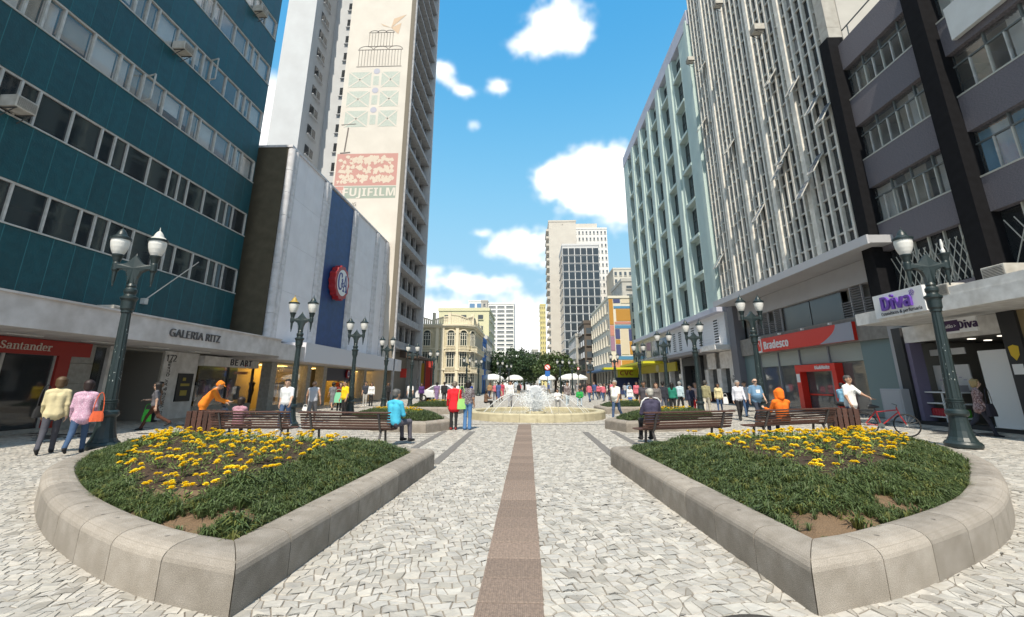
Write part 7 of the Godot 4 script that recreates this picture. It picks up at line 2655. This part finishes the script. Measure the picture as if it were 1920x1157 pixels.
func make_people() -> void:
	var tan_skin := Color(0.40, 0.23, 0.15)
	var fair := Color(0.52, 0.33, 0.24)
	var brown := Color(0.26, 0.14, 0.085)
	var black := Color(0.014, 0.014, 0.016)
	var navy := Color(0.02, 0.025, 0.055)
	var denim := Color(0.045, 0.085, 0.17)
	var white := Color(0.66, 0.66, 0.66)
	var dk_hair := Color(0.016, 0.012, 0.01)
	var grey_hair := Color(0.26, 0.255, 0.25)
	var khaki := Color(0.34, 0.28, 0.19)
	body("woman walking", {"pose": "walk", "stride": 0.24, "fem": true, "hair": "bob", "hem": 0.07, "arms": [[-0.1, 0.25], [0.15, 0.3]]})
	body("woman striding", {"pose": "walk", "stride": 0.32, "fem": true, "hair": "bob", "hem": 0.12, "arms": [[0.05, 0.5], [0.0, 0.5]]})
	body("woman with glasses", {"pose": "walk", "stride": 0.44, "fem": true, "hair": "long", "glasses": true, "sleeve": "short", "arms": [[0.25, 1.3], [-0.25, 0.2]]})
	body("sweeper", {"pose": "bend", "hair": "cap", "hem": 0.06, "nod": 0.55, "arms": [[0.5, 0.7], [0.5, 0.8]], "wide": 1.1})
	body("sitter", {"pose": "sit", "hair": "short", "arms": [[0.3, 1.35], [0.3, 1.25]], "fold": 0.85, "sleeve": "long", "wide": 1.12})
	body("sitting woman", {"pose": "sit", "fem": true, "hair": "bob", "arms": [[0.5, 1.2], [0.5, 1.2]]})
	body("hooded sitter", {"pose": "sit", "hair": "hood", "arms": [[0.5, 1.3], [0.5, 1.3]], "wide": 1.22})
	body("tank top man", {"pose": "walk", "stride": 0.3, "hair": "bald", "sleeve": "none", "legs": "short", "arms": [[-0.25, 0.45, 0.3], [0.2, 0.3, 0.25]], "wide": 1.1})
	body("man walking", {"pose": "walk", "stride": 0.3, "hair": "short", "sleeve": "short"})
	body("man in long sleeves", {"pose": "walk", "stride": 0.26, "hair": "short", "sleeve": "long"})
	body("stout man", {"pose": "walk", "stride": 0.28, "hair": "bald", "sleeve": "short", "belly": 0.35, "wide": 1.18, "hem": 0.06, "glasses": true, "arms": [[-0.05, 0.2, 0.22], [0.1, 0.35, 0.2]]})
	body("old man walking", {"pose": "walk", "stride": 0.25, "hair": "short", "sleeve": "short", "belly": 0.2, "wide": 1.1, "hem": 0.06, "look": 0.0})
	body("man standing", {"pose": "stand", "hair": "short", "sleeve": "short"})
	body("man at bicycle", {"pose": "stand", "hair": "short", "sleeve": "short", "hem": 0.08, "arms": [[0.15, 0.3, 0.15], [0.75, 0.35, 0.25]], "look": 0.0})
	body("woman in coat", {"pose": "stand", "fem": true, "hair": "short", "hem": 0.2, "wide": 1.15})
	body("woman in jeans", {"pose": "stand", "stride": 0.0, "fem": true, "hair": "bob", "legs": "flare", "sleeve": "short"})
	body("woman standing", {"pose": "stand", "fem": true, "hair": "long", "near": false})
	body("woman in dress", {"pose": "walk", "stride": 0.2, "fem": true, "hair": "bob", "legs": "skirt", "dress": true, "sleeve": "short", "near": false})
	# the two women walking away
	person("woman in cream cardigan and grey trousers walking away, dark bag on her shoulder", "woman walking", ground_at(82, 851), 8, 1.74, [fair, cloth(Color(0.52, 0.45, 0.27)), Color(0.055, 0.055, 0.07), black, Color(0.15, 0.085, 0.035)])
	bag("shoulder_bag", "black shoulder bag at the side of the woman in the cream cardigan", ground_at(58, 851) + Vector3(0, 0.82, 0), 0.34, 0.27, 0.14, black, 0.5, PI / 2 - 0.2)
	person("woman in pink flowered blouse and jeans walking away with an orange bag", "woman striding", ground_at(137, 851), 12, 1.68, [fair, cloth(Color(0.74, 0.68, 0.72), "print"), Color(0.035, 0.07, 0.14), black, Color(0.03, 0.012, 0.012)])
	bag("shoulder_bag", "orange shoulder bag of the woman in the flowered blouse", ground_at(166, 850) + Vector3(0, 0.72, 0), 0.26, 0.24, 0.12, Color(0.60, 0.10, 0.035), 0.45, 0.9)
	person("woman in sunglasses, grey vest and brown trousers leaving the dark gallery", "woman with glasses", ground_at(282, 806), -80, 1.68, [fair, Color(0.09, 0.09, 0.105), Color(0.075, 0.028, 0.016), black, dk_hair])
	bag("shopping_bag", "bright green shopping bag carried by the woman in sunglasses", ground_at(270, 806) + Vector3(0, 0.28, 0), 0.3, 0.42, 0.12, Color(0.06, 0.42, 0.05), 0.2, 0.2)
	person("stooping man in a doorway behind the woman in sunglasses, tan shirt", "man standing", Vector3(-16.4, 0, -20.4), 100, 1.66, [tan_skin, Color(0.22, 0.12, 0.075), black, black, dk_hair])
	# sweeper at the bin
	var or_c := Color(0.72, 0.20, 0.012)
	person("street sweeper in orange uniform and cap bending over the litter bin", "sweeper", ground_at(372, 815), 100, 1.80, [tan_skin, cloth(or_c), cloth(or_c), black, cloth(or_c)])
	var bb := thing("rubbish_bag", "dark rubbish bag hanging over the bin beside the sweeper", "bag", ground_at(412, 823) + Vector3(0, 0.45, 0))
	var rb := Bag.new()
	rb.lathe([Vector2(0.02, 0), Vector2(0.15, 0.05), Vector2(0.19, 0.2), Vector2(0.13, 0.38), Vector2(0.05, 0.45), Vector2(0.08, 0.52)], 11, Vector3.ZERO, true)
	put(bb, "sack", rb.mesh(), mat("sack plastic", Color(0.02, 0.024, 0.035), 0.3), false)
	# bench sitters; the seat is 0.44 m high
	person("dark haired sitter in red and white floral top seen from behind on the bench", "sitting woman", ground_at(436, 830) + Vector3(0, 0.05, -0.1), 0, 1.55, [tan_skin, cloth(Color(0.55, 0.42, 0.42), "print"), navy, black, Color(0.04, 0.02, 0.012)])
	person("grey haired man in turquoise shirt sitting on the bench end with arms folded", "sitter", ground_at(733, 836) + Vector3(0.02, 0.06, -0.06), 28, 1.84, [tan_skin, cloth(Color(0.055, 0.40, 0.58)), Color(0.09, 0.085, 0.11), black, Color(0.17, 0.165, 0.16)])
	var old := person("white haired man in navy jacket with white piping sitting on the bench", "sitter", ground_at(1228, 834) + Vector3(0, 0.06, -0.1), -8, 1.86, [fair, cloth(Color(0.045, 0.04, 0.075)), black, black, Color(0.66, 0.63, 0.56)])
	for s in [-1, 1]:
		var pipe := Bag.new()
		pipe.tube([Vector3(s * 0.06, 1.08, -0.055), Vector3(s * 0.165, 1.063, -0.045), Vector3(s * 0.245, 0.985, -0.03), Vector3(s * 0.27, 0.85, 0.03)], [0.014, 0.02, 0.02, 0.014], 6)
		put(old, "jacket_piping", pipe.mesh(), cloth(white), false)
	person("sitter in a bright orange hooded jacket seen from behind on the bench", "hooded sitter", ground_at(1478, 825) + Vector3(0, 0.06, -0.1), -10, 1.82, [fair, cloth(Color(0.74, 0.15, 0.008)), navy, black, cloth(Color(0.76, 0.16, 0.008))])
	# left pavement
	person("young man in white shirt passing behind the lamp with the golden cap", "man walking", ground_at(530, 806), 200, 1.76, [fair, Color(0.6, 0.62, 0.64), denim, white, dk_hair])
	person("bald man in grey sleeveless shirt and grey shorts walking off", "tank top man", ground_at(582, 793), 15, 1.72, [tan_skin, Color(0.42, 0.43, 0.47), Color(0.17, 0.165, 0.17), white, tan_skin])
	bag("carrier_bag", "small white carrier bag in the bald man's hand", ground_at(569, 793) + Vector3(0, 0.5, 0), 0.24, 0.16, 0.12, white, 0.1)
	person("man in bright yellow shirt and black trousers beside a lamp", "man standing", ground_at(643, 783), 230, 1.72, [tan_skin, cloth(Color(0.75, 0.52, 0.008)), black, black, dk_hair])
	person("woman in grey dress walking into the lit store", "woman in dress", Vector3(-12.4, 0, -29.6), -20, 1.66, [tan_skin, Color(0.16, 0.16, 0.175), Color(0.12, 0.12, 0.13), black, dk_hair])
	person("woman in dark red top carrying a large green bag out of the store", "woman standing", Vector3(-11.7, 0, -29.0), 170, 1.66, [fair, Color(0.14, 0.015, 0.012), black, black, Color(0.05, 0.02, 0.01)])
	bag("shopping_bag", "large pale green shopping bag held before the woman in dark red", Vector3(-11.65, 0.5, -28.65), 0.5, 0.6, 0.15, Color(0.18, 0.48, 0.30), 0.2)
	person("man in dark shirt and pale trousers standing by the store windows", "man standing", Vector3(-12.2, 0, -35.0), 180, 1.74, [tan_skin, Color(0.03, 0.035, 0.05), Color(0.40, 0.39, 0.37), white, dk_hair])
	person("woman in white blouse and black trousers standing by the store windows", "woman standing", Vector3(-11.75, 0, -35.0), 190, 1.66, [tan_skin, white, black, black, dk_hair])
	# by the fountain
	person("woman in bright red coat and black trousers seen from behind", "woman in coat", ground_at(850, 806), 4, 1.66, [fair, cloth(Color(0.60, 0.012, 0.022)), black, Color(0.2, 0.02, 0.02), Color(0.30, 0.25, 0.20)])
	person("woman in grey patterned blouse and flared blue jeans beside the red coat", "woman in jeans", ground_at(876, 806), 8, 1.68, [tan_skin, cloth(Color(0.38, 0.40, 0.43), "check"), cloth(Color(0.065, 0.16, 0.33)), cloth(Color(0.05, 0.12, 0.25)), dk_hair])
	bag("shoulder_bag", "pale green shoulder bag between the red coat and the jeans", ground_at(865, 806) + Vector3(0, 0.72, 0.12), 0.34, 0.36, 0.14, Color(0.28, 0.52, 0.16), 0.45, 0.5)
	person("old man in loose white shirt and jeans strolling past the fountain", "old man walking", ground_at(1157, 789), 215, 1.74, [tan_skin, cloth(Color(0.66, 0.66, 0.62)), cloth(Color(0.045, 0.08, 0.16)), black, Color(0.55, 0.52, 0.47)])
	# right pavement
	person("man in dark grey polo and khaki trousers walking up behind the bench", "man walking", ground_at(1211, 787), 185, 1.72, [brown, Color(0.055, 0.05, 0.06), khaki, black, dk_hair])
	person("woman in black and white top behind the white haired man", "woman standing", ground_at(1234, 781), 180, 1.62, [fair, Color(0.12, 0.11, 0.11), black, black, Color(0.16, 0.07, 0.03)])
	person("girl in white top and bright blue trousers walking up the street", "woman standing", ground_at(1183, 766), 175, 1.45, [fair, white, Color(0.015, 0.12, 0.50), black, dk_hair])
	person("man with a dark backpack walking away past the black portal", "man in long sleeves", ground_at(1247, 780), 0, 1.72, [tan_skin, Color(0.018, 0.02, 0.03), Color(0.07, 0.08, 0.11), black, dk_hair])
	person("woman in green jacket walking by the lamp at the black portal", "woman standing", ground_at(1264, 779), 10, 1.64, [fair, Color(0.012, 0.17, 0.12), black, black, dk_hair])
	person("grey haired man in pale shirt behind the green jacket", "man in long sleeves", Vector3(8.9, 0, -28.0), 20, 1.72, [fair, Color(0.4, 0.5, 0.55), black, black, Color(0.5, 0.5, 0.48)])
	person("boy in navy sweater facing up the street beside a lamp", "man in long sleeves", ground_at(1298, 779), 170, 1.52, [fair, Color(0.018, 0.022, 0.05), Color(0.015, 0.017, 0.03), white, dk_hair])
	person("woman in red trousers half hidden by the lamp at the white shop wall", "woman standing", ground_at(1308, 777), 170, 1.62, [tan_skin, Color(0.5, 0.35, 0.32), Color(0.6, 0.02, 0.03), black, Color(0.05, 0.02, 0.01)])
	person("man in olive jacket and pale trousers walking away by a lamp", "man in long sleeves", ground_at(1328, 780), 12, 1.76, [tan_skin, Color(0.24, 0.22, 0.12), Color(0.48, 0.45, 0.37), black, Color(0.12, 0.11, 0.1)])
	person("woman in pale yellow top and jeans carrying a white bag", "woman walking", ground_at(1351, 772), 185, 1.62, [brown, Color(0.55, 0.48, 0.28), denim, black, dk_hair])
	bag("carrier_bag", "white carrier bag held by the woman in pale yellow", ground_at(1363, 772) + Vector3(0, 0.45, 0), 0.3, 0.4, 0.12, white, 0.2)
	person("grey haired man in white striped shirt and black trousers", "man in long sleeves", ground_at(1390, 788), 165, 1.74, [fair, cloth(Color(0.60, 0.60, 0.66)), black, black, Color(0.45, 0.44, 0.42)])
	person("man in white shirt close behind the grey haired man", "man walking", ground_at(1402, 782), 165, 1.72, [tan_skin, Color(0.55, 0.56, 0.6), denim, black, dk_hair])
	var bald := person("stout bald man in blue printed T-shirt, dark glasses and jeans", "stout man", ground_at(1424, 792), 150, 1.82, [fair, cloth(Color(0.12, 0.22, 0.34)), cloth(Color(0.03, 0.038, 0.06)), black, fair])
	var pr := Bag.new()
	for i in 7:
		var a0 := PI * i / 7.0
		var a1 := PI * (i + 1) / 7.0
		pr.tri(Vector3(0, 1.20, 0.205), Vector3(0.085 * cos(a0), 1.20 - 0.13 * sin(a0), 0.205), Vector3(0.085 * cos(a1), 1.20 - 0.13 * sin(a1), 0.205))
	pr.box(-0.085, 0.085, 1.20, 1.29, -0.2, -0.206)
	put(bald, "shirt_print", pr.mesh(), cloth(white), false)
	bag("handbag", "black bag in the hand of the stout bald man", ground_at(1450, 792) + Vector3(0, 0.5, 0), 0.34, 0.3, 0.14, black, 0.12)
	# man and bicycle
	var mp := ground_at(1606, 815)
	var rider := person("lean man in white printed T-shirt standing with a red bicycle", "man at bicycle", mp, 125, 1.84, [tan_skin, cloth(Color(0.68, 0.68, 0.67)), cloth(Color(0.07, 0.13, 0.24)), black, Color(0.10, 0.09, 0.085)])
	var ring := Bag.new()
	var rp := []
	var rr := []
	for i in 17:
		rp.append(Vector3(0.06 + 0.055 * cos(TAU * i / 16), 1.25 + 0.055 * sin(TAU * i / 16), 0.158))
		rr.append(0.007)
	ring.tube(rp, rr, 5)
	put(rider, "shirt_print", ring.mesh(), cloth(Color(0.08, 0.12, 0.12)), false)
	bicycle(mp + Vector3(0.75, 0, 0.35), deg_to_rad(-32))
	person("person in light blue on a parked motorcycle in the bank's shade", "sitter", Vector3(14.2, 0.32, -21.8), 60, 1.75, [tan_skin, Color(0.16, 0.33, 0.46), denim, black, dk_hair])
	motorbike(Vector3(14.25, 0, -21.85), deg_to_rad(30))
	var ctn := thing("metal_cabinet", "plain light grey metal cabinet beside the parked motorcycle", "cabinet", Vector3(16.2, 0, -21.2))
	var cc := put(ctn, "case", chamfered(Vector3(0.7, 1.35, 1.2), 0.02), mat("cabinet grey", Color(0.36, 0.36, 0.38), 0.5), false)
	cc.position = Vector3(0, 0.72, 0)
	var cd := Bag.new()
	cd.box(-0.357, -0.352, 0.12, 1.32, -0.5, 0.5)
	put(ctn, "door", cd.mesh(), mat("cabinet door", Color(0.40, 0.40, 0.42), 0.5), false)
	# right edge
	person("blonde woman in patterned blouse and dark trousers passing the Diva shop", "woman striding", ground_at(1850, 818), 85, 1.74, [fair, cloth(Color(0.62, 0.52, 0.53), "check"), Color(0.02, 0.022, 0.035), black, Color(0.52, 0.38, 0.17)])
	bag("shoulder_bag", "large dark shoulder bag of the blonde woman in patterned blouse", ground_at(1866, 820) + Vector3(0, 0.62, 0.1), 0.36, 0.38, 0.16, Color(0.016, 0.014, 0.024), 0.5, 0.3)
	person("person in pale jeans at the warm coloured shop beside Diva", "woman walking", ground_at(1934, 812), 100, 1.68, [fair, Color(0.2, 0.05, 0.06), Color(0.30, 0.36, 0.42), Color(0.1, 0.03, 0.06), dk_hair])
	# farther walkers before the cream house
	person("woman in long mauve patterned dress seen from behind", "woman in dress", Vector3(-7.4, 0, -38.0), 0, 1.7, [tan_skin, cloth(Color(0.40, 0.34, 0.45), "mauve"), Color(0.3, 0.25, 0.33), black, dk_hair])
	person("person in purple top standing before the grey hatchback", "woman standing", Vector3(-9.0, 0, -39.5), 180, 1.64, [brown, Color(0.07, 0.025, 0.13), black, white, dk_hair])
	person("person in black jacket beside the mauve dress", "man in long sleeves", Vector3(-6.9, 0, -38.6), 0, 1.74, [tan_skin, black, black, black, dk_hair])
	person("person in white top by the red shop sign lamp", "man walking", Vector3(-9.2, 0, -36.5), 180, 1.7, [tan_skin, white, Color(0.3, 0.35, 0.4), white, dk_hair])
	person("person in black leaning by the bright shop door", "man in long sleeves", Vector3(-12.6, 0, -42.0), 180, 1.72, [brown, black, black, black, dk_hair])
	person("man in blue cape among the walkers past the woman in jeans", "man in long sleeves", Vector3(-4.1, 0, -33.0), 30, 1.7, [tan_skin, Color(0.012, 0.035, 0.22), black, black, dk_hair])
	person("man in white shirt walking past the blue cape", "man walking", Vector3(-5.3, 0, -34.5), 0, 1.74, [tan_skin, white, Color(0.06, 0.06, 0.08), black, dk_hair])
	person("crouched person in brown on the far planter edge", "sitting woman", Vector3(-2.9, -0.02, -32.4), 60, 1.6, [tan_skin, Color(0.14, 0.08, 0.05), black, black, dk_hair])
	person("man in white shirt facing the fountain from beyond", "man in long sleeves", Vector3(-1.3, 0, -34.0), 180, 1.8, [tan_skin, white, Color(0.3, 0.3, 0.32), black, dk_hair])
	person("person in bright green sitting beyond the fountain", "sitter", Vector3(3.9, 0.0, -35.8), 190, 1.72, [brown, Color(0.02, 0.28, 0.06), Color(0.35, 0.42, 0.48), black, dk_hair])
	person("woman in white sitting beyond the fountain's jet", "sitting woman", Vector3(2.1, 0.0, -34.0), 180, 1.66, [tan_skin, white, Color(0.2, 0.2, 0.2), black, dk_hair])
	person("woman in patterned top standing beyond the fountain", "woman walking", Vector3(3.0, 0, -36.2), 170, 1.72, [fair, cloth(Color(0.5, 0.5, 0.5), "check"), Color(0.4, 0.48, 0.54), white, Color(0.1, 0.05, 0.02)])
	# the crowd down the street
	rng.seed = 91
	var keys := ["man walking", "man in long sleeves", "man standing", "woman standing", "woman walking", "woman in dress"]
	var tops := [[white, "white"], [Color(0.45, 0.06, 0.10), "crimson"], [Color(0.5, 0.12, 0.16), "pink"], [black, "black"], [Color(0.05, 0.08, 0.2), "navy"], [Color(0.3, 0.3, 0.32), "grey"], [Color(0.25, 0.36, 0.5), "pale blue"], [Color(0.32, 0.2, 0.1), "tan"]]
	for i in 46:
		var z := rng.randf_range(46, 84)
		var x := rng.randf_range(-5.5, 9.5) if i < 34 else rng.randf_range(7.5, 13)
		if i < 10:
			z = rng.randf_range(38, 50)
			x = [5.6, 6.4, 7.1, 7.8, 8.5, 9.2, -3.4, -2.7, 6.9, 9.8][i]
		var tp: Array = tops[rng.randi() % tops.size()]
		if i in [0, 1]:
			tp = tops[2]
		person("walker in %s top in the crowd down the street" % tp[1], keys[rng.randi() % 6], Vector3(x, 0, -z), rng.randf_range(-40, 40) + (180 if rng.randf() < 0.5 else 0), rng.randf_range(1.58, 1.82), [[tan_skin, fair, brown][rng.randi() % 3], tp[0], [black, denim, khaki, navy][rng.randi() % 4], black, [dk_hair, dk_hair, Color(0.08, 0.04, 0.02), grey_hair][rng.randi() % 4]], "walkers in %s tops down the street" % tp[1])

func bicycle(at: Vector3, turn: float) -> void:
	var t := thing("bicycle", "red bicycle held by the lean man in the white T-shirt", "bicycle", at, "", turn)
	var paint := mat("bicycle red", Color(0.35, 0.018, 0.02), 0.35)
	var dk: Material = mats["tyre"]
	for x in [-0.52, 0.52]:
		var pts := []
		var rad := []
		for i in 33:
			pts.append(Vector3(x + 0.325 * cos(TAU * i / 32), 0.34 + 0.325 * sin(TAU * i / 32), 0))
			rad.append(0.021)
		var b := Bag.new()
		b.tube(pts, rad, 8, true, false)
		var w := put(t, "wheel", b.mesh(), dk, false)
		var s := Bag.new()
		for i in 16:
			s.beam(Vector3(x, 0.34, 0.02 if i % 2 == 0 else -0.02), Vector3(x + 0.31 * cos(TAU * i / 16), 0.34 + 0.31 * sin(TAU * i / 16), 0), 0.004, 0.004)
		s.tube([Vector3(x, 0.34, -0.05), Vector3(x, 0.34, 0.05)], [0.025, 0.025], 8)
		put(w, "spokes", s.mesh(), mats["aluminium"], false)
	var f := Bag.new()
	for e in [[Vector3(-0.52, 0.34, 0), Vector3(-0.12, 0.30, 0)], [Vector3(-0.12, 0.30, 0), Vector3(0.36, 0.72, 0)], [Vector3(-0.12, 0.30, 0), Vector3(-0.2, 0.78, 0)], [Vector3(-0.2, 0.72, 0), Vector3(0.35, 0.80, 0)], [Vector3(-0.52, 0.34, 0), Vector3(-0.2, 0.74, 0)]]:
		f.tube([e[0], e[1]], [0.02, 0.02], 8)
	put(t, "frame", f.mesh(), paint, false)
	var k := Bag.new()
	k.tube([Vector3(0.34, 0.88, 0), Vector3(0.40, 0.62, 0), Vector3(0.52, 0.34, 0)], [0.018, 0.018, 0.015], 8)
	put(t, "fork", k.mesh(), paint, false)
	var h := Bag.new()
	h.tube([Vector3(0.28, 0.98, -0.28), Vector3(0.36, 0.95, -0.06), Vector3(0.36, 0.95, 0.06), Vector3(0.28, 0.98, 0.28)], [0.014, 0.014, 0.014, 0.014], 8)
	h.tube([Vector3(0.34, 0.86, 0), Vector3(0.36, 0.95, 0)], [0.015, 0.015], 8)
	put(t, "handlebar", h.mesh(), mats["dark steel frame"], false)
	var sd := Bag.new()
	sd.tube([Vector3(-0.38, 0.885, 0), Vector3(-0.25, 0.89, 0), Vector3(-0.08, 0.88, 0)], [0.07, 0.065, 0.02], 10)
	sd.tube([Vector3(-0.2, 0.76, 0), Vector3(-0.23, 0.87, 0)], [0.014, 0.014], 8)
	put(t, "saddle", sd.mesh(), mats["black cladding"], false)
	var c := Bag.new()
	c.tube([Vector3(-0.12, 0.30, 0.03), Vector3(-0.12, 0.30, 0.045)], [0.09, 0.09], 16)
	c.beam(Vector3(-0.12, 0.30, 0.06), Vector3(0.0, 0.2, 0.06), 0.02, 0.02)
	c.beam(Vector3(0.0, 0.2, 0.05), Vector3(0.0, 0.2, 0.15), 0.06, 0.02)
	put(t, "crank", c.mesh(), mats["dark steel frame"], false)

func motorbike(at: Vector3, turn: float) -> void:
	var t := thing("motorcycle", "dark motorcycle parked in front of the bank wall", "motorcycle", at, "", turn)
	for x in [-0.62, 0.62]:
		var pts := []
		var rad := []
		for i in 25:
			pts.append(Vector3(x + 0.25 * cos(TAU * i / 24), 0.31 + 0.25 * sin(TAU * i / 24), 0))
			rad.append(0.055)
		var b := Bag.new()
		b.tube(pts, rad, 8, true, false)
		put(t, "wheel", b.mesh(), mats["tyre"], false)
	var f := Bag.new()
	f.tube([Vector3(-0.6, 0.35, 0), Vector3(-0.1, 0.4, 0), Vector3(0.25, 0.5, 0)], [0.06, 0.16, 0.12], 10)
	f.tube([Vector3(0.62, 0.31, 0), Vector3(0.42, 0.95, 0)], [0.045, 0.04], 8)
	put(t, "engine_frame", f.mesh(), mats["black cladding"], false)
	var k := Bag.new()
	k.tube([Vector3(-0.02, 0.74, 0), Vector3(0.18, 0.82, 0), Vector3(0.38, 0.78, 0)], [0.1, 0.15, 0.09], 12)
	put(t, "tank", k.mesh(), glossy("motorbike black", Color(0.015, 0.015, 0.02), 0.15), false)
	var s := Bag.new()
	s.tube([Vector3(-0.75, 0.78, 0), Vector3(-0.4, 0.74, 0), Vector3(-0.05, 0.72, 0)], [0.08, 0.11, 0.09], 10)
	put(t, "saddle", s.mesh(), mats["black cladding"], false)
	var h := Bag.new()
	h.tube([Vector3(0.3, 1.05, -0.36), Vector3(0.42, 0.98, 0), Vector3(0.3, 1.05, 0.36)], [0.016, 0.018, 0.016], 8)
	put(t, "handlebar", h.mesh(), mats["dark steel frame"], false)
	var l := Bag.new()
	l.tube([Vector3(0.44, 0.86, 0), Vector3(0.56, 0.86, 0)], [0.06, 0.09], 12)
	put(t, "headlight", l.mesh(), mats["aluminium"], false)

# ---------------------------------------------------------------- everything, in order
func _ready() -> void:
	set_camera_and_light()
	make_ground()
	teal_building()
	department_store()
	mural_tower()
	green_building()
	finned_tower()
	brick_building()
	far_end()
	make_planters()
	make_lamps()
	make_benches()
	make_fountain()
	make_people()
